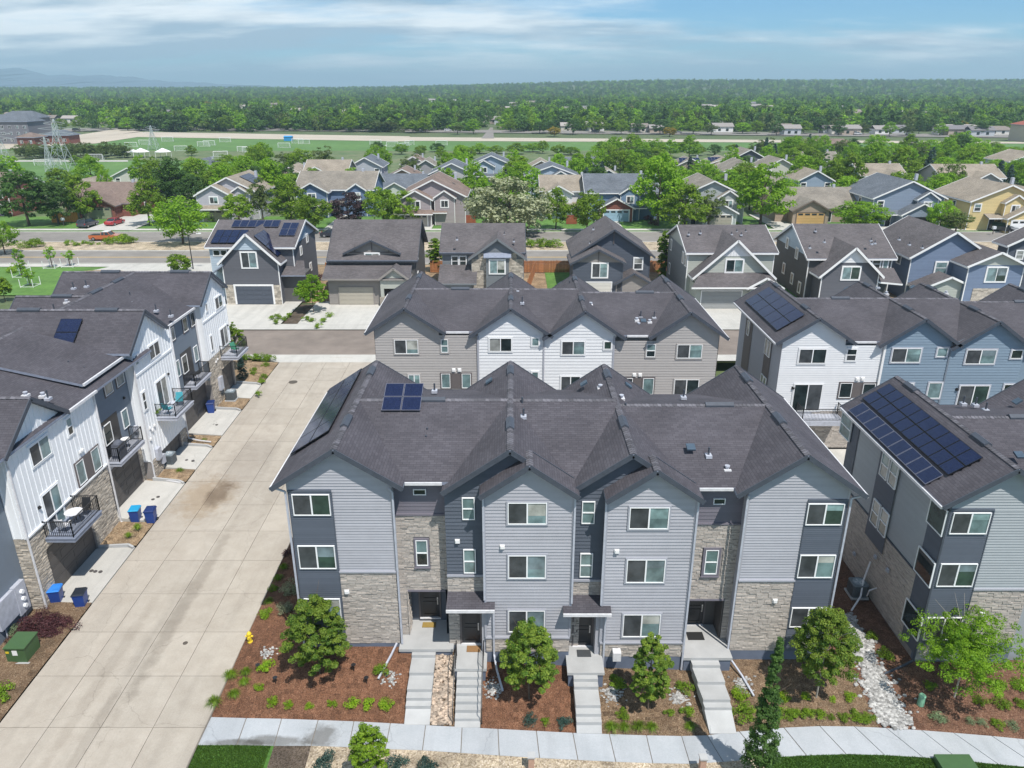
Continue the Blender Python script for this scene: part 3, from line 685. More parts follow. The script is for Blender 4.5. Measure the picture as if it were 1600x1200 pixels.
middle(4.43, 8.56, 2.86, 4.43, -.1, 11.22, 5.53, 10.72, 6.55, [(5.47, 7.32, 7.42, 8.6, (G_SCREEN, G_TEAL)), (5.5, 7.35, 4.4, 5.74, (G_SCREEN, G_TEAL)), (5.5, 7.35, 1.15, 2.53, (G_SCREEN, G_TEAL))], [(3.32, 3.94, 7.28, 8.5), (3.33, 3.95, 4.22, 5.6)], -.28)
def canopy(x0, x1, w0, w1, dz, dr0, dr1, zb):
    c = MB(); c.slab([(x0, 30.02, 3.16 + dz), (x1, 30.02, 3.16 + dz), (x1, 31.2, 3.36 + dz), (x0, 31.2, 3.36 + dz)], .10, 0, 1); o = c.build('canopy_roof', (M_ROOF, M_FASC), main)
    g = MB(); g.box(x0, x1, 29.93, 30.01, 3.0 + dz, 3.15 + dz); g.build('canopy_gutter', M_GUTL, o)
    s = MB(); s.box(x0 + .05, x1 - .05, 30.05, 31.15, 2.9 + dz, 3.05 + dz); s.build('soffit', M_FASC, o)
    fr = Fr((0, 31.22, 0), (0, -1)); entry_door(main, fr, dr0, dr1, zb, zb + 2.08, d=.03)
    q = MB(); q.box(dr1 + .12, w1, 30.55, 31.2, zb, 2.95 + dz); q.build('entry_pier', M_SIDE, main)
canopy(-3.2, -.84, -3.2, -1.3, 0, -2.55, -1.62, .1)
canopy(2.49, 4.84, 2.86, 4.43, -.22, 3.15, 4.05, -.05)
for fr, a, z in ((F1, -8.22, 3.35), (F1, -2.64, 6.3), (FL, -.46, 6.45), (FL, 4.98, 6.2), (F1, 13.16, 2.8)): light_fixture(main, fr, a, z, .05)
m_ = MB(); FL.box(m_, 5.05, 5.45, -.05, .45, .05, .45); m_.build('utility_hood', M_GUTL, main)
for pts in ([(-5.78, 31.0, 9.3), (-5.62, 31.1, 9.0), (-5.62, 31.1, 4.5), (-5.62, 31.08, .2)], [(11.12, 31.0, 8.9), (11.1, 31.08, 8.7), (11.1, 31.08, 3.95), (11.1, 31.08, -.5)],
            [(4.36, 30.42, 9.1), (4.36, 30.42, 3.1)], [(8.62, 30.42, 9.0), (8.62, 30.42, -.9)], [(-1.34, 30.42, 9.2), (-1.34, 30.42, 3.4)], [(2.92, 30.42, 9.1), (2.92, 30.42, 3.2)],
            [(4.62, 30.40, 2.7), (4.62, 30.40, -.9)], [(-.9, 30.38, 2.9), (-.9, 30.38, .1), (-.75, 29.6, -.2), (-.45, 28.8, -.75)], [(-5.9, 31.1, .2), (-6.1, 30.5, .0), (-6.6, 29.3, -.45)], [(11.1, 31.08, -.5), (11.6, 30.0, -.9), (11.9, 28.9, -1.15)], [(4.62, 30.4, -.9), (4.85, 29.7, -1.0)],
            [(-11.1, 31.0, 9.3), (-10.65, 31.1, 9.05), (-10.65, 31.1, .1)], [(16.5, 31.0, 8.9), (16.0, 31.1, 8.7), (16.0, 31.1, -.5)]): downspout(main, pts)
# roof fittings on the main rowhouse
def on_roof(px, py_, z): p = pz(px, py_, z); return p
for (x, y, z) in ((666, 692, 10.1), (668, 680, 10.3), (818, 650, 11.05), (954, 642, 10.8), (977, 641, 10.8), (1107, 711, 9.9), (679, 610, 10.9), (1068, 620, 10.7), (816, 632, 11.2)): pipe_vent(main, pz(x, y, z), .42)
for (x, y, z) in ((651, 702, 9.9), (1136, 733, 9.5), (935, 590, 10.6), (971, 622, 10.9), (938, 606, 10.8)): hood_vent(main, pz(x, y, z))
NR = Vector((0, -.35, 1)); NL = Vector((-.69, 0, 1)); NRt = Vector((.69, 0, 1))
for (x, y, z, n) in ((632, 680, 10.3, NR), (1079, 700, 10.1, NR), (753, 706, 10.1, NL), (829, 702, 9.9, NRt), (936, 715, 9.8, NL), (1024, 722, 9.5, NRt), (913, 600, 10.6, NL), (981, 603, 10.3, NRt), (765, 596, 10.6, NL)): box_vent(main, pz(x, y, z + .05), n)
# solar arrays on the main roof
tq = Vector((1, 0, 0)); uq = Vector((0, 1, .37)).normalized(); nq = Vector((0, -.37, 1)).normalized()
o = pz(597, 664, 10.35); solar_array('small two by two solar array on the centre rowhouse roof facing the garden', (o.x, o.y, 11.40 - (36.7 - o.y) * .37 + .02), tq, uq, nq, 2, 2, 1.02, 1.05, M_SOLL)
tl = Vector((0, -1, 0)); ul = Vector((1, 0, .65)).normalized(); nl = Vector((-.65, 0, 1)).normalized()
solar_array('long black solar array on the left roof slope above the alley', (-10.95, 42.3, 11.45 - 2.82 * .65 + .02), tl, ul, nl, 5, 2, 1.75, 1.22)

# =============================================================== right rowhouse, garden side (only its left end shows)
b3 = thing('rowhouse', (34.1, 36.5, -1.5), 'green-grey rowhouse at the right edge carrying the large blue solar array', 'rowhouse')
DX, DZ = 31.4, -1.0
rowhouse_roof(b3, DX, 0, DZ, M_ROOF)
back_walls(b3, DX, 0, DZ, M_SIDE3)
wing_front(b3, F1, 20.85, 25.7, -8.13 + DX, 10.45, .65, 22.93, False, 7.98, 3.44, .12, M_SIDE3, zground=-2)
st = MB(); stones(st, F1, 20.85, 22.93, -.95, .05); st.build('stonework', M_STONE, b3, kind='stuff')
window(b3, F1, 21.0, 22.8, 6.72, 7.9, g=(G_SCREEN, G_TEAL), d=.07); window(b3, F1, 21.0, 22.8, 3.68, 5.02, g=(G_SCREEN, G_GREEN), d=.07); window(b3, F1, 21.0, 22.8, .4, 1.8, g=(G_SCREEN, G_DARK), d=.07)
light_fixture(b3, F1, 23.7, 2.0, .05)
sh = MB(); sh.box(20.87, 25.68, 31.22, 31.95, -2.5, 8.6, skip='t'); sh.build('wing_wall', M_SIDE3, b3)
FS3 = Fr((20.85, 0, 0), (-1, 0))                     # a = -Y
def ay(y): return -y
s = MB(); siding(s, FS3, [(-42.2, 3.5), (-32.6, 3.5), (-32.6, 8.55), (-42.2, 8.55)], .13, .015); s.build('siding', M_SIDE3, b3, kind='stuff')
for pl, tt, dd in (([(-32.6, -.6), (-31.2, -.6), (-31.2, 8.5), (-32.6, 8.5)], .015, .02), ([(-38.1, 2.3), (-35.9, 2.3), (-35.9, 8.5), (-38.1, 8.5)], .012, .085), ([(-42.2, 1.0), (-41.0, 1.0), (-41.0, 8.5), (-42.2, 8.5)], .012, .05)): k = MB(); siding(k, FS3, pl, .11, tt, dd); k.build('corner_panel', M_DARK, b3)
st = MB(); stones(st, FS3, -42.2, -32.6, -.9, 3.42); st.build('stonework', M_STONE, b3, kind='stuff')
j = MB(); FS3.box(j, -42.2, -31.25, -2, 3.45, -.1, -.004); j.build('wall_backing', M_GROUT, b3)
t = MB(); FS3.box(t, -42.2, -32.6, 3.42, 3.5, 0, .08); t.build('belt_course', M_FASC, b3)
zB = zm(1200, 540, 4); zR5 = zm(1400, 780, 4.286)
FS3w = Fr((20.74, 0, 0), (-1, 0))
for (a, b, kind, g) in ((zB(468, 440), zB(515, 575), 'hung', (G_TEAL, G_PALE)), 
                        (zB(1022, 980), zB(1100, 1155), 'fixed', (G_GREEN,)), (zR5(152, 348), zR5(240, 558), 'fixed', (G_DARK,)), (zR5(68, 695), zR5(158, 915), 'fixed', (G_DARK,))):
    A = FS3w.q(*a); B = FS3w.q(*b); zc_ = 1.25
    window(b3, FS3w, A[0], B[0], (A[1] + B[1]) / 2 - .72, (A[1] + B[1]) / 2 + .72, kind, g, d=.03)
for c_, g in ((zB(762, 776), (G_CURT, G_PALE)), (zB(700, 1076), (G_DARK, G_CURT))):
    A = FS3w.q(*c_)
    for o_ in (-.5, .5): window(b3, FS3w, A[0] + o_ - .42, A[0] + o_ + .42, A[1] - .75, A[1] + .75, 'hung', g, d=.03)
tl = Vector((0, -1, 0)); ul = Vector((1, 0, .65)).normalized(); nl = Vector((-.65, 0, 1)).normalized()
e0 = -11.2 + DX
def r3(y, s): return Vector((e0, y, 8.45)) + ul * s
solar_array('big blue solar array, upper two rows on the right rowhouse roof', r3(42.1, 1.2), tl, ul, nl, 10, 2, .97, .89)
solar_array('lower row of blue solar panels beside the roof gutter of the right rowhouse', r3(41.65, .1), tl, ul, nl, 9, 1, 1.01, .97, M_SOLL)
for (x, y, z) in ((1417, 627, 9.6), (1524, 632, 9.6), (1540, 640, 9.6), (1505, 630, 9.6)): pipe_vent(b3, pz(x, y, z), .45)
for (x, y, z, n) in ((1592, 712, 9.7, NR), (1590, 628, 9.6, NL)): box_vent(b3, pz(x, y, z), n)
downspout(b3, [(20.78, 31.1, 8.3), (20.78, 31.1, -.9), (20.3, 30.9, -1.0), (19.0, 30.4, -1.15)], M_FASC)
downspout(b3, [(20.72, 36.8, 1.2), (20.3, 36.4, .1), (20.0, 35.8, -.5), (19.2, 35.0, -.85)], M_GUTL)
for (x, y) in ((1336, 865), (1369, 870), (1388, 891)):
    A = FS3w.q(x, y); light_fixture(b3, FS3w, A[0], A[1], .02, M_GUTW, .12)

# =============================================================== rowhouses of the second rank (alley side faces us)
FW = Fr((0, 55.25, 0), (0, -1)); DY = 24.05
def alley_wall(root, x0, x1, xa, za, zb, sm, e, pitch=.69, d=0.0, yfr=FW, eL=None, eR=None):
    s = MB(); pts = [(x0, zb), (x1, zb)]
    if eR is not None: pts.append((x1, eR))
    pts.append((xa, za - .2)) if xa is not None else None
    if eL is not None: pts.append((x0, eL))
    siding(s, yfr, pts, e, .025, d); s.build('siding', sm, root, kind='stuff')
b2 = thing('rowhouse', (2.7, 60.5, 0), 'second-row rowhouse behind the centre one, taupe ends and two white middle homes', 'rowhouse')
rowhouse_roof(b2, 0, DY, -.2, M_ROOF2, False)
back_walls(b2, 0, DY, -.2, M_TAN)
s = MB(); siding(s, FW, [(-10.55, .2), (-2.62, .2), (-2.62, 8.95), (-10.55, 8.95)], .215, .025); siding(s, FW, [(-10.55, 8.95), (-5.6, 8.95), (-5.6, 9.45), (-8.13, 11.05), (-10.55, 9.45)], .215, .025); s.build('siding', M_TAN, b2, kind='stuff')
FW2 = Fr((0, 55.2, 0), (0, -1))
s = MB(); siding(s, FW2, [(-2.62, .2), (7.85, .2), (7.85, 8.8), (-2.62, 8.8)], .255, .028)
siding(s, FW2, [(-2.62, 8.8), (2.45, 8.8), (2.45, 9.25), (-.09, 11.0), (-2.62, 9.25)], .255, .028); siding(s, FW2, [(2.46, 8.8), (8.0, 8.8), (8.0, 9.1), (5.53, 10.8), (2.46, 8.95)], .255, .028); s.build('siding', M_WHITE, b2, kind='stuff')
s = MB(); siding(s, FW, [(7.85, .2), (15.9, .2), (15.9, 8.5), (7.85, 8.5)], .215, .025); siding(s, FW, [(11.1, 8.5), (15.9, 8.5), (15.9, 9.1), (13.5, 10.75), (11.1, 9.1)], .215, .025); s.build('siding', M_TAN, b2, kind='stuff')
t = MB()
for x in (2.45,): FW2.box(t, x - .06, x + .06, .2, 9.1, 0, .07)
for x in (-2.62, 7.85): FW2.box(t, x - .07, x + .07, .2, 8.9, 0, .07)
t.build_each('corner_board', M_TRIM, b2)
def wp(root, fr, x0, y0, x1, y1, kind, g, trim, d=.04, **k): winpx(root, fr, x0, y0, x1, y1, kind, g, d, trim, **k)
wp(b2, FW, 616, 530.5, 654, 552.5, 'slider', (G_SCREEN, G_TEAL), M_TAN); wp(b2, FW, 689, 530, 700.5, 550.5, 'hung', (G_TEAL, G_TEAL), M_TAN); wp(b2, FW, 638, 585, 657, 604, 'slider', (G_TEAL, G_TEAL), M_TAN)
wp(b2, FW, 689.5, 583.5, 704, 606, 'fixed', (G_TEAL,), M_DTRIM); wp(b2, FW, 721.5, 583.5, 736, 606, 'fixed', (G_TEAL,), M_DTRIM)
wp(b2, FW2, 764.5, 528, 799.5, 549, 'slider', (G_CURT, G_DARK), M_WHITE); wp(b2, FW2, 831, 527.5, 842, 540.5, 'fixed', (G_PALE,), M_WHITE); wp(b2, FW2, 878, 533, 913, 554, 'slider', (G_SCREEN, G_TEAL), M_WHITE); wp(b2, FW2, 944, 533, 955, 545.5, 'fixed', (G_GREEN,), M_WHITE)
wp(b2, FW2, 831, 580.5, 841, 598, 'fixed', (G_TEAL,), M_WHITE); wp(b2, FW2, 876.5, 587.5, 906, 612, 'slider', (G_SCREEN, G_DARK), M_WHITE)
wp(b2, FW, 1010.5, 537.5, 1023, 557.5, 'hung', (G_DARK, G_PALE), M_TAN); wp(b2, FW, 1058.5, 538, 1095.5, 559.5, 'slider', (G_SCREEN, G_TEAL), M_TAN); wp(b2, FW, 1054, 592.5, 1090, 617, 'slider', (G_SCREEN, G_DARK), M_TAN)
wp(b2, FW, 1005, 590.5, 1020, 616, 'fixed', (G_TEAL,), M_DTRIM); wp(b2, FW, 972, 590.5, 987, 616, 'fixed', (G_DARK,), M_DTRIM)
def dpanel(root, fr, x0, y0, x1, y1, m=M_DTRIM, d=.05):
    A = fr.q(x0, y0); B = fr.q(x1, y1); q = MB(); fr.box(q, A[0], B[0], B[1], A[1], .0, d); return q.build('infill_panel', m, root)
dpanel(b2, FW, 705.5, 583, 720, 606.5); dpanel(b2, FW, 988, 590, 1003.5, 616.5)
for fr, x, y in ((FW, 709, 578), (FW, 718, 578), (FW, 991, 585.5), (FW, 1000, 585.5)): A = fr.q(x, y); light_fixture(b2, fr, A[0], A[1], .03, s=.15)
for (x, y, z) in ((694, 474, 9.9), (816, 473, 10.8), (890, 447, 10.4), (1001, 495, 9.7), (1022, 496, 9.7), (910, 478, 10.4)): pipe_vent(b2, pz(x, y, z), .5)
for (x, y, z) in ((703, 479, 9.9), (693, 488, 9.7), (995, 500, 9.6), (998, 508, 9.3), (1015, 503, 9.5), (809, 458, 10.9), (893, 483, 10.2), (891, 472, 10.3), (923, 476, 10.4)): hood_vent(b2, pz(x, y, z))
for (x, y, z, n) in ((707, 494, 9.6, NR), (1005, 502, 9.5, NR), (772, 487, 10.0, NL), (824, 486, 9.9, NRt), (886, 490, 9.8, NL), (938, 490, 9.7, NRt), (775, 443, 10.0, NL), (821, 443, 9.9, NRt), (875, 444, 9.8, NL)): box_vent(b2, pz(x, y, z), n)
side_siding(b2, (-10.56, 66.2), (-10.56, 55.2), .1, 9.4, (-1, 0), M_TAN); side_siding(b2, (15.92, 55.2), (15.92, 66.2), .1, 9.0, (1, 0), M_TAN)

b4 = thing('rowhouse', (34.1, 60.5, -1), 'second-row rowhouse at right with one white end home beside blue homes', 'rowhouse')
rowhouse_roof(b4, DX, DY, -1.0, M_ROOF2, False)
back_walls(b4, DX, DY, -1.0, M_BLUE)
s = MB(); siding(s, FW, [(20.85, -.6), (28.75, -.6), (28.75, 8.15), (20.85, 8.15)], .19, .025); siding(s, FW, [(20.85, 8.15), (25.7, 8.15), (25.7, 8.7), (23.27, 10.25), (20.85, 8.7)], .19, .025); s.build('siding', M_WHITE, b4, kind='stuff')
FW3 = Fr((0, 55.18, 0), (0, -1))
s = MB(); siding(s, FW3, [(28.75, -.6), (39.6, -.6), (39.6, 8.0), (28.75, 8.0)], .225, .028)
siding(s, FW3, [(28.8, 8.0), (33.85, 8.0), (33.85, 8.45), (31.31, 10.2), (28.8, 8.45)], .225, .028); siding(s, FW3, [(33.86, 8.0), (39.5, 8.0), (39.5, 8.3), (36.93, 10.0), (33.86, 8.2)], .225, .028); s.build('siding', M_BLUE, b4, kind='stuff')
t = MB(); FW3.box(t, 33.8, 33.92, -.6, 8.3, 0, .07); t.build('corner_board', M_STEEL, b4)
t = MB(); FW3.box(t, 28.68, 28.84, -.6, 8.3, 0, .09); t.build('corner_board', M_WTRIM, b4)
wp(b4, FW, 1249.5, 545, 1288.5, 567.5, 'slider', (G_SCREEN, G_DARK), M_WHITE); wp(b4, FW, 1324, 545, 1336, 563.5, 'hung', (G_SCREEN, G_DARK), M_WHITE)
wp(b4, FW3, 1395, 544, 1435.5, 566, 'slider', (G_SCREEN, G_TEAL), M_GUTW); wp(b4, FW3, 1465, 543, 1478.5, 557, 'fixed', (G_PALE,), M_GUTW); wp(b4, FW3, 1511, 546, 1552, 568.5, 'slider', (G_SCREEN, G_TEAL), M_GUTW); wp(b4, FW3, 1581, 546.5, 1595, 560, 'fixed', (G_DARK,), M_GUTW)
wp(b4, FW, 1241.5, 600, 1279, 641.5, 'slider', (G_DARK, G_SCREEN), M_WHITE); wp(b4, FW, 1313, 598, 1328, 621, 'fixed', (G_DARK,), M_DTRIM); wp(b4, FW, 1349, 599, 1364, 621, 'fixed', (G_DARK,), M_DTRIM); dpanel(b4, FW, 1329, 597.5, 1348, 621)
wp(b4, FW3, 1408, 598.5, 1424, 615, 'fixed', (G_PALE,), M_GUTW); wp(b4, FW3, 1451.5, 597.5, 1467, 622, 'fixed', (G_PALE,), M_GUTW); wp(b4, FW3, 1500, 602, 1537, 640, 'slider', (G_SCREEN, G_GREEN), M_GUTW); wp(b4, FW3, 1569, 600, 1580, 616, 'fixed', (G_DARK,), M_GUTW)
for fr, x, y in ((FW, 1339, 592), (FW, 1347.5, 592)): A = fr.q(x, y); light_fixture(b4, fr, A[0], A[1], .03, s=.15)
for fr, x, y in ((FW, 1239, 606), (FW3, 1495, 608)): A = fr.q(x, y); light_fixture(b4, fr, A[0], A[1], .03, M_BLACK, s=.12, name='wall_lamp')
A = FW.q(1243, 645); B = FW.q(1308, 645); zb4 = A[1] - .05
q = MB(); q.box(A[0] - .1, B[0], 53.7, 55.2, zb4 - .4, zb4); bal4 = q.build('balcony', M_GUTW, b4); railing(bal4, [(A[0], 55.1, zb4), (A[0], 53.75, zb4), (B[0] - .1, 53.75, zb4), (B[0] - .1, 55.1, zb4)])
st = MB(); stones(st, FW, 23.9, 28.7, -.6, zb4 + .2, d=.02); stones(st, FW, 20.85, 21.2, -.6, zb4, d=.02); st.build('stonework', M_STONE, b4, kind='stuff')
garage_door(b4, Fr((0, 55.2, 0), (0, -1)), 21.4, 23.8, -.6, zb4 - 1.0, M_TAN)
FS4 = Fr((20.85, 0, 0), (-1, 0))
s = MB(); siding(s, FS4, [(-66.2, -.6), (-55.25, -.6), (-55.25, 8.6), (-66.2, 8.6)], .19, .02); s.build('siding', M_TRIM, b4, kind='stuff')
for (a, b) in ((-58.9, -57.3), (-64.5, -62.5)): k = MB(); siding(k, FS4, [(a, -.6), (b, -.6), (b, 8.5), (a, 8.5)], .15, .02, .03); k.build('corner_panel', M_DTRIM, b4)
FS4w = Fr((20.8, 0, 0), (-1, 0))
for (y, z) in ((58.5, 6.3), (57.8, 6.3), (58.5, 3.2), (57.8, 3.2), (63.5, 6.3)): window(b4, FS4w, -y - .3, -y + .3, z, z + 1.3, 'fixed', (G_CURT,), .03)
tl = Vector((0, -1, 0))
solar_array('black solar array on the left slope of the white and blue rowhouse', Vector((e0, 65.2, 8.45)) + ul * .7, tl, ul, nl, 5, 2, 1.75, 1.2)
for (x, y, z) in ((1327, 495, 8.7), (1353, 530, 8.2), (1371, 460, 9.2), (1335, 500, 8.7), (1438, 483, 9.4), (1437, 543 - 60, 9.4), (1372, 449, 9.2), (1458, 455, 9.2)): pipe_vent(b4, pz(x, y, z), .45)
for (x, y, z) in ((1308, 492, 8.9), (1400, 479, 9.4), (1385, 459, 9.2), (1478, 458, 9.2), (1418, 487, 9.2)): hood_vent(b4, pz(x, y, z))
for (x, y, z, n) in ((1326, 504, 8.7, NR), (1402, 499, 8.9, NL), (1521, 497, 8.8, NL), (1426, 449, 9.0, NL), (1323, 452, 9, NL)): box_vent(b4, pz(x, y, z), n)
# =============================================================== left rowhouse (runs along the alley)
def bnb(mb, fr, poly, sp=.42, d=0.0, w=.05, t=.03):
    flat(mb, fr, poly, d); a0 = min(p[0] for p in poly); a1 = max(p[0] for p in poly); a = a0 + sp / 2
    while a < a1 - .05:
        zs_ = []
        for i in range(len(poly)):
            p, q = poly[i], poly[(i + 1) % len(poly)]
            if (p[0] - a) * (q[0] - a) <= 0 and abs(p[0] - q[0]) > 1e-6: zs_.append(p[1] + (q[1] - p[1]) * (a - p[0]) / (q[0] - p[0]))
        if len(zs_) >= 2: fr.box(mb, a - w / 2, a + w / 2, min(zs_), max(zs_), d, d + t)
        a += sp
lb = thing('rowhouse', (-32, 48, -.5), 'rowhouse along the left of the alley with white board-and-batten gables, balconies and brown garages', 'rowhouse')
M_BNB = mat('board_batten_white', (0.80, 0.82, 0.84), 0.7, 0.03, 2)
r = MB(); fa = MB(); caps = []
def gxr(yr, h, zr, x0, x1, p=.7): gable_x(r, fa, yr, h, h, zr, p, p, x0, x1, caps, rakes=True)
gxr(37.7, 3.05, 11.1, -34.2, -26.05); gxr(51.7, 3.1, 12.0, -41, -26.05, .72); gxr(64.3, 3.2, 11.8, -38.8, -26.05, .66); gxr(57.5, 3.0, 11.45, -38.8, -32.6)
def ry(x, z, ew, pe, y0, y1):
    r.slab([(x, y0, z), (x + ew, y0, z - ew * pe), (x + ew, y1, z - ew * pe), (x, y1, z)], .16, 0, 1); r.slab([(x - 6, y0, z - 6 * pe), (x, y0, z), (x, y1, z), (x - 6, y1, z - 6 * pe)], .16, 0, 1); caps.append(((x, y0, z), (x, y1, z)))
ry(-34.2, 11.08, 8.1, .255, 22, 51.7); ry(-32.7, 11.75, 6.05, .38, 51.7, 64.3)
r.slab([(-33, 43.6, 11.0), (-26.7, 43.6, 9.5), (-26.7, 49.0, 9.5), (-33, 49.0, 11.3)], .16, 0, 1)
r.build('roof', (M_ROOF, M_SOFF), lb); fa.build_each('rake_board', M_FASC, lb); ridge_caps(lb, caps, e=.25)
g = MB(); g.box(-26.1, -25.98, 40.7, 43.85, 8.88, 9.04); g.box(-26.68, -26.56, 43.6, 49.0, 9.38, 9.54); g.box(-26.66, -26.54, 54.7, 61.3, 9.34, 9.5); g.build_each('gutter', M_GUTL, lb)
sh = MB(); sh.box(-38.5, -27.05, 24, 67.4, -1.5, 8.9, skip='t'); sh.box(-27.05, -26.45, 35.02, 43.7, 2.7, 8.8); sh.box(-27.05, -26.45, 49.32, 55.38, 2.7, 9.6); sh.box(-27.05, -26.45, 61.7, 67.3, 2.7, 9.5)
sh.build('wall', M_STEEL, lb)
FE = Fr((-26.4, 0, 0), (1, 0)); FB = Fr((-27.0, 0, 0), (1, 0)); F0 = Fr((-27.2, 0, 0), (1, 0))
s = MB()
bnb(s, FE, [(35.0, 3.9), (43.75, 3.9), (43.75, 8.75), (35.0, 8.75)]); bnb(s, FE, [(35.0, 8.75), (40.8, 8.75), (40.5, 8.9), (37.7, 10.9), (35.0, 9.0)], d=.0)
bnb(s, FE, [(49.3, 1.15), (55.4, 1.15), (55.4, 9.3), (49.3, 9.3)]); bnb(s, FE, [(49.3, 9.3), (55.4, 9.3), (51.7 + 2.6, 9.95), (51.7, 11.8), (49.3, 10.05)])
bnb(s, FE, [(61.7, 4.5), (67.3, 4.5), (67.3, 9.3), (61.7, 9.3)]); bnb(s, FE, [(61.7, 9.3), (67.3, 9.3), (67.0, 9.8), (64.3, 11.6), (61.7, 9.85)])
s.build('board_and_batten', M_BNB, lb, kind='stuff')
for y, z0, z1, xb in ((35.0, 3.9, 8.9, -27.2), (49.3, 1.15, 9.7, -27.0), (61.7, 4.5, 9.6, -27.0)):
    q = MB(); bnb(q, Fr((0, y - .03, 0), (0, -1)), [(xb, z0), (-26.42, z0), (-26.42, z1), (xb, z1)]); q.build('board_and_batten', M_BNB, lb, kind='stuff')
q = MB(); stones(q, Fr((0, 35.0, 0), (0, -1)), -27.2, -26.4, -1.2, 3.9); q.build('stonework', M_STONE2, lb, kind='stuff')
t = MB()
for y, z0, z1 in ((35.0, 3.9, 9.0), (43.75, 3.9, 8.8), (49.3, 1.1, 9.6), (55.4, 1.1, 9.6), (61.7, 4.5, 9.6), (67.3, 4.5, 9.4)): FE.box(t, y - .07, y + .07, z0, z1, -.02, .05)
FE.box(t, 49.3, 55.4, 7.72, 7.88, 0, .06); FE.box(t, 61.7, 67.3, 7.85, 8.0, 0, .06); FE.box(t, 35.0, 43.75, 3.82, 3.92, 0, .1)
t.build_each('corner_board', M_BNB, lb)
s = MB(); siding(s, FB, [(43.75, 3.4), (49.3, 3.4), (49.3, 9.35), (43.75, 9.35)], .16, .012); siding(s, FB, [(55.4, 3.4), (61.7, 3.4), (61.7, 9.4), (55.4, 9.4)], .16, .012)
siding(s, F0, [(26, 3.1), (35.0, 3.1), (35.0, 8.8), (26, 8.8)], .16, .015); s.build('siding', M_STEEL, lb, kind='stuff')
st = MB(); FEs = Fr((-26.42, 0, 0), (1, 0))
stones(st, FEs, 35.0, 43.75, -1.2, 3.85, holes=[(36.3, 41.0, -1.2, 2.35)]); stones(st, F0, 26, 35.0, -1.4, 3.05); stones(st, FEs, 61.7, 67.3, -.1, 4.45, holes=[(64.3, 67.0, -.1, 2.7)]); stones(st, FEs, 49.3, 51.0, -.5, 1.1); stones(st, Fr((-26.98, 0, 0), (1, 0)), 48.75, 49.3, -.5, 3.0)
stones(st, FEs, 54.4, 55.4, -.4, 1.1); st.build('stonework', M_STONE2, lb, kind='stuff')
j = MB()
for (y0, y1, z1) in ((35.02, 36.3, 3.8), (41.0, 43.7, 3.8), (61.72, 64.3, 4.4), (67.0, 67.3, 4.4), (49.32, 51.1, 2.7), (54.4, 55.38, 2.7)): j.box(-27.05, -26.44, y0, y1, -1.5, z1)
j.box(-27.05, -26.44, 36.3, 41.0, 2.4, 3.8); j.box(-27.05, -26.44, 64.3, 67.0, 2.7, 4.4); j.build_each('wall_backing', M_GROUT, lb)
for (y0, y1, z0, z1, kind, g, tr) in ((36.95, 38.77, 7.2, 8.4, 'slider', (G_SCREEN, G_PALE), M_BNB), (40.62, 41.17, 7.35, 8.42, 'hung', (G_DARK, G_PALE), M_BNB), (36.98, 38.6, 2.95, 5.38, 'slider', (G_SCREEN, G_PALE), M_BNB), (40.55, 41.4, 4.02, 5.5, 'fixed', (G_PALE,), M_DTRIM), (42.3, 43.2, 4.02, 5.5, 'fixed', (G_PALE,), M_DTRIM),
        (51.85, 53.5, 8.1, 9.15, 'slider', (G_SCREEN, G_SCREEN), M_BNB), (51.9, 53.6, 4.1, 6.3, 'slider', (G_SCREEN, G_CURT), M_BNB), (49.68, 50.16, 5.05, 6.4, 'hung', (G_SCREEN, G_DARK), M_BNB), (49.68, 50.13, 8.5, 9.22, 'fixed', (G_TEAL,), M_BNB),
        (64.97, 66.62, 8.14, 9.2, 'slider', (G_SCREEN, G_GREEN), M_BNB), (65.07, 66.78, 4.55, 6.25, 'slider', (G_SCREEN, G_CURT), M_BNB), (62.75, 63.17, 5.05, 6.4, 'fixed', (G_SCREEN,), M_BNB), (62.82, 63.17, 8.6, 9.3, 'fixed', (G_SCREEN,), M_BNB)):
    window(lb, FE, y0, y1, z0, z1, kind, g, .03, tr)
q = MB(); FE.box(q, 41.49, 42.21, 3.95, 5.58, 0, .05); q.build('infill_panel', M_DTRIM, lb)
for (y0, y1, z0, z1, kind, g) in ((46.3, 47.3, 7.55, 8.78, 'fixed', (G_CURT,)), (47.9, 48.95, 7.55, 8.75, 'fixed', (G_CURT,)), (47.7, 48.5, 4.5, 5.85, 'fixed', (G_PALE,)), (57.0, 57.6, 7.88, 8.95, 'fixed', (G_CURT,)), (59.27, 60.15, 7.85, 9.0, 'fixed', (G_GREEN,)), (60.85, 61.7, 7.85, 9.0, 'fixed', (G_DARK,)), (56.75, 57.5, 4.83, 6.18, 'fixed', (G_PALE,)), (60.5, 61.3, 4.8, 6.15, 'fixed', (G_PALE,))):
    window(lb, FB, y0, y1, z0, z1, kind, g, .02, M_DTRIM if z0 > 7 else None)
window(lb, F0, 33.2, 34.85, 3.4, 5.4, 'fixed', (G_GREEN,), .03, M_DTRIM); window(lb, F0, 33.3, 34.8, 6.9, 8.2, 'fixed', (G_DARK,), .03, M_DTRIM)
# loggias of the blue bays: a flat black sheet stands in for their shade
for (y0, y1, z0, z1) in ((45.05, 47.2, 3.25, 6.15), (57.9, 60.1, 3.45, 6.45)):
    q = MB(); FB.box(q, y0, y1, z0, z1, .015, .02); q.build('loggia_shade_sheet', M_DOOR, lb); window(lb, FB, y0 + .1, y0 + 1.1, z0 + 1.2, z1 - .3, 'fixed', (G_DARK,), .03)
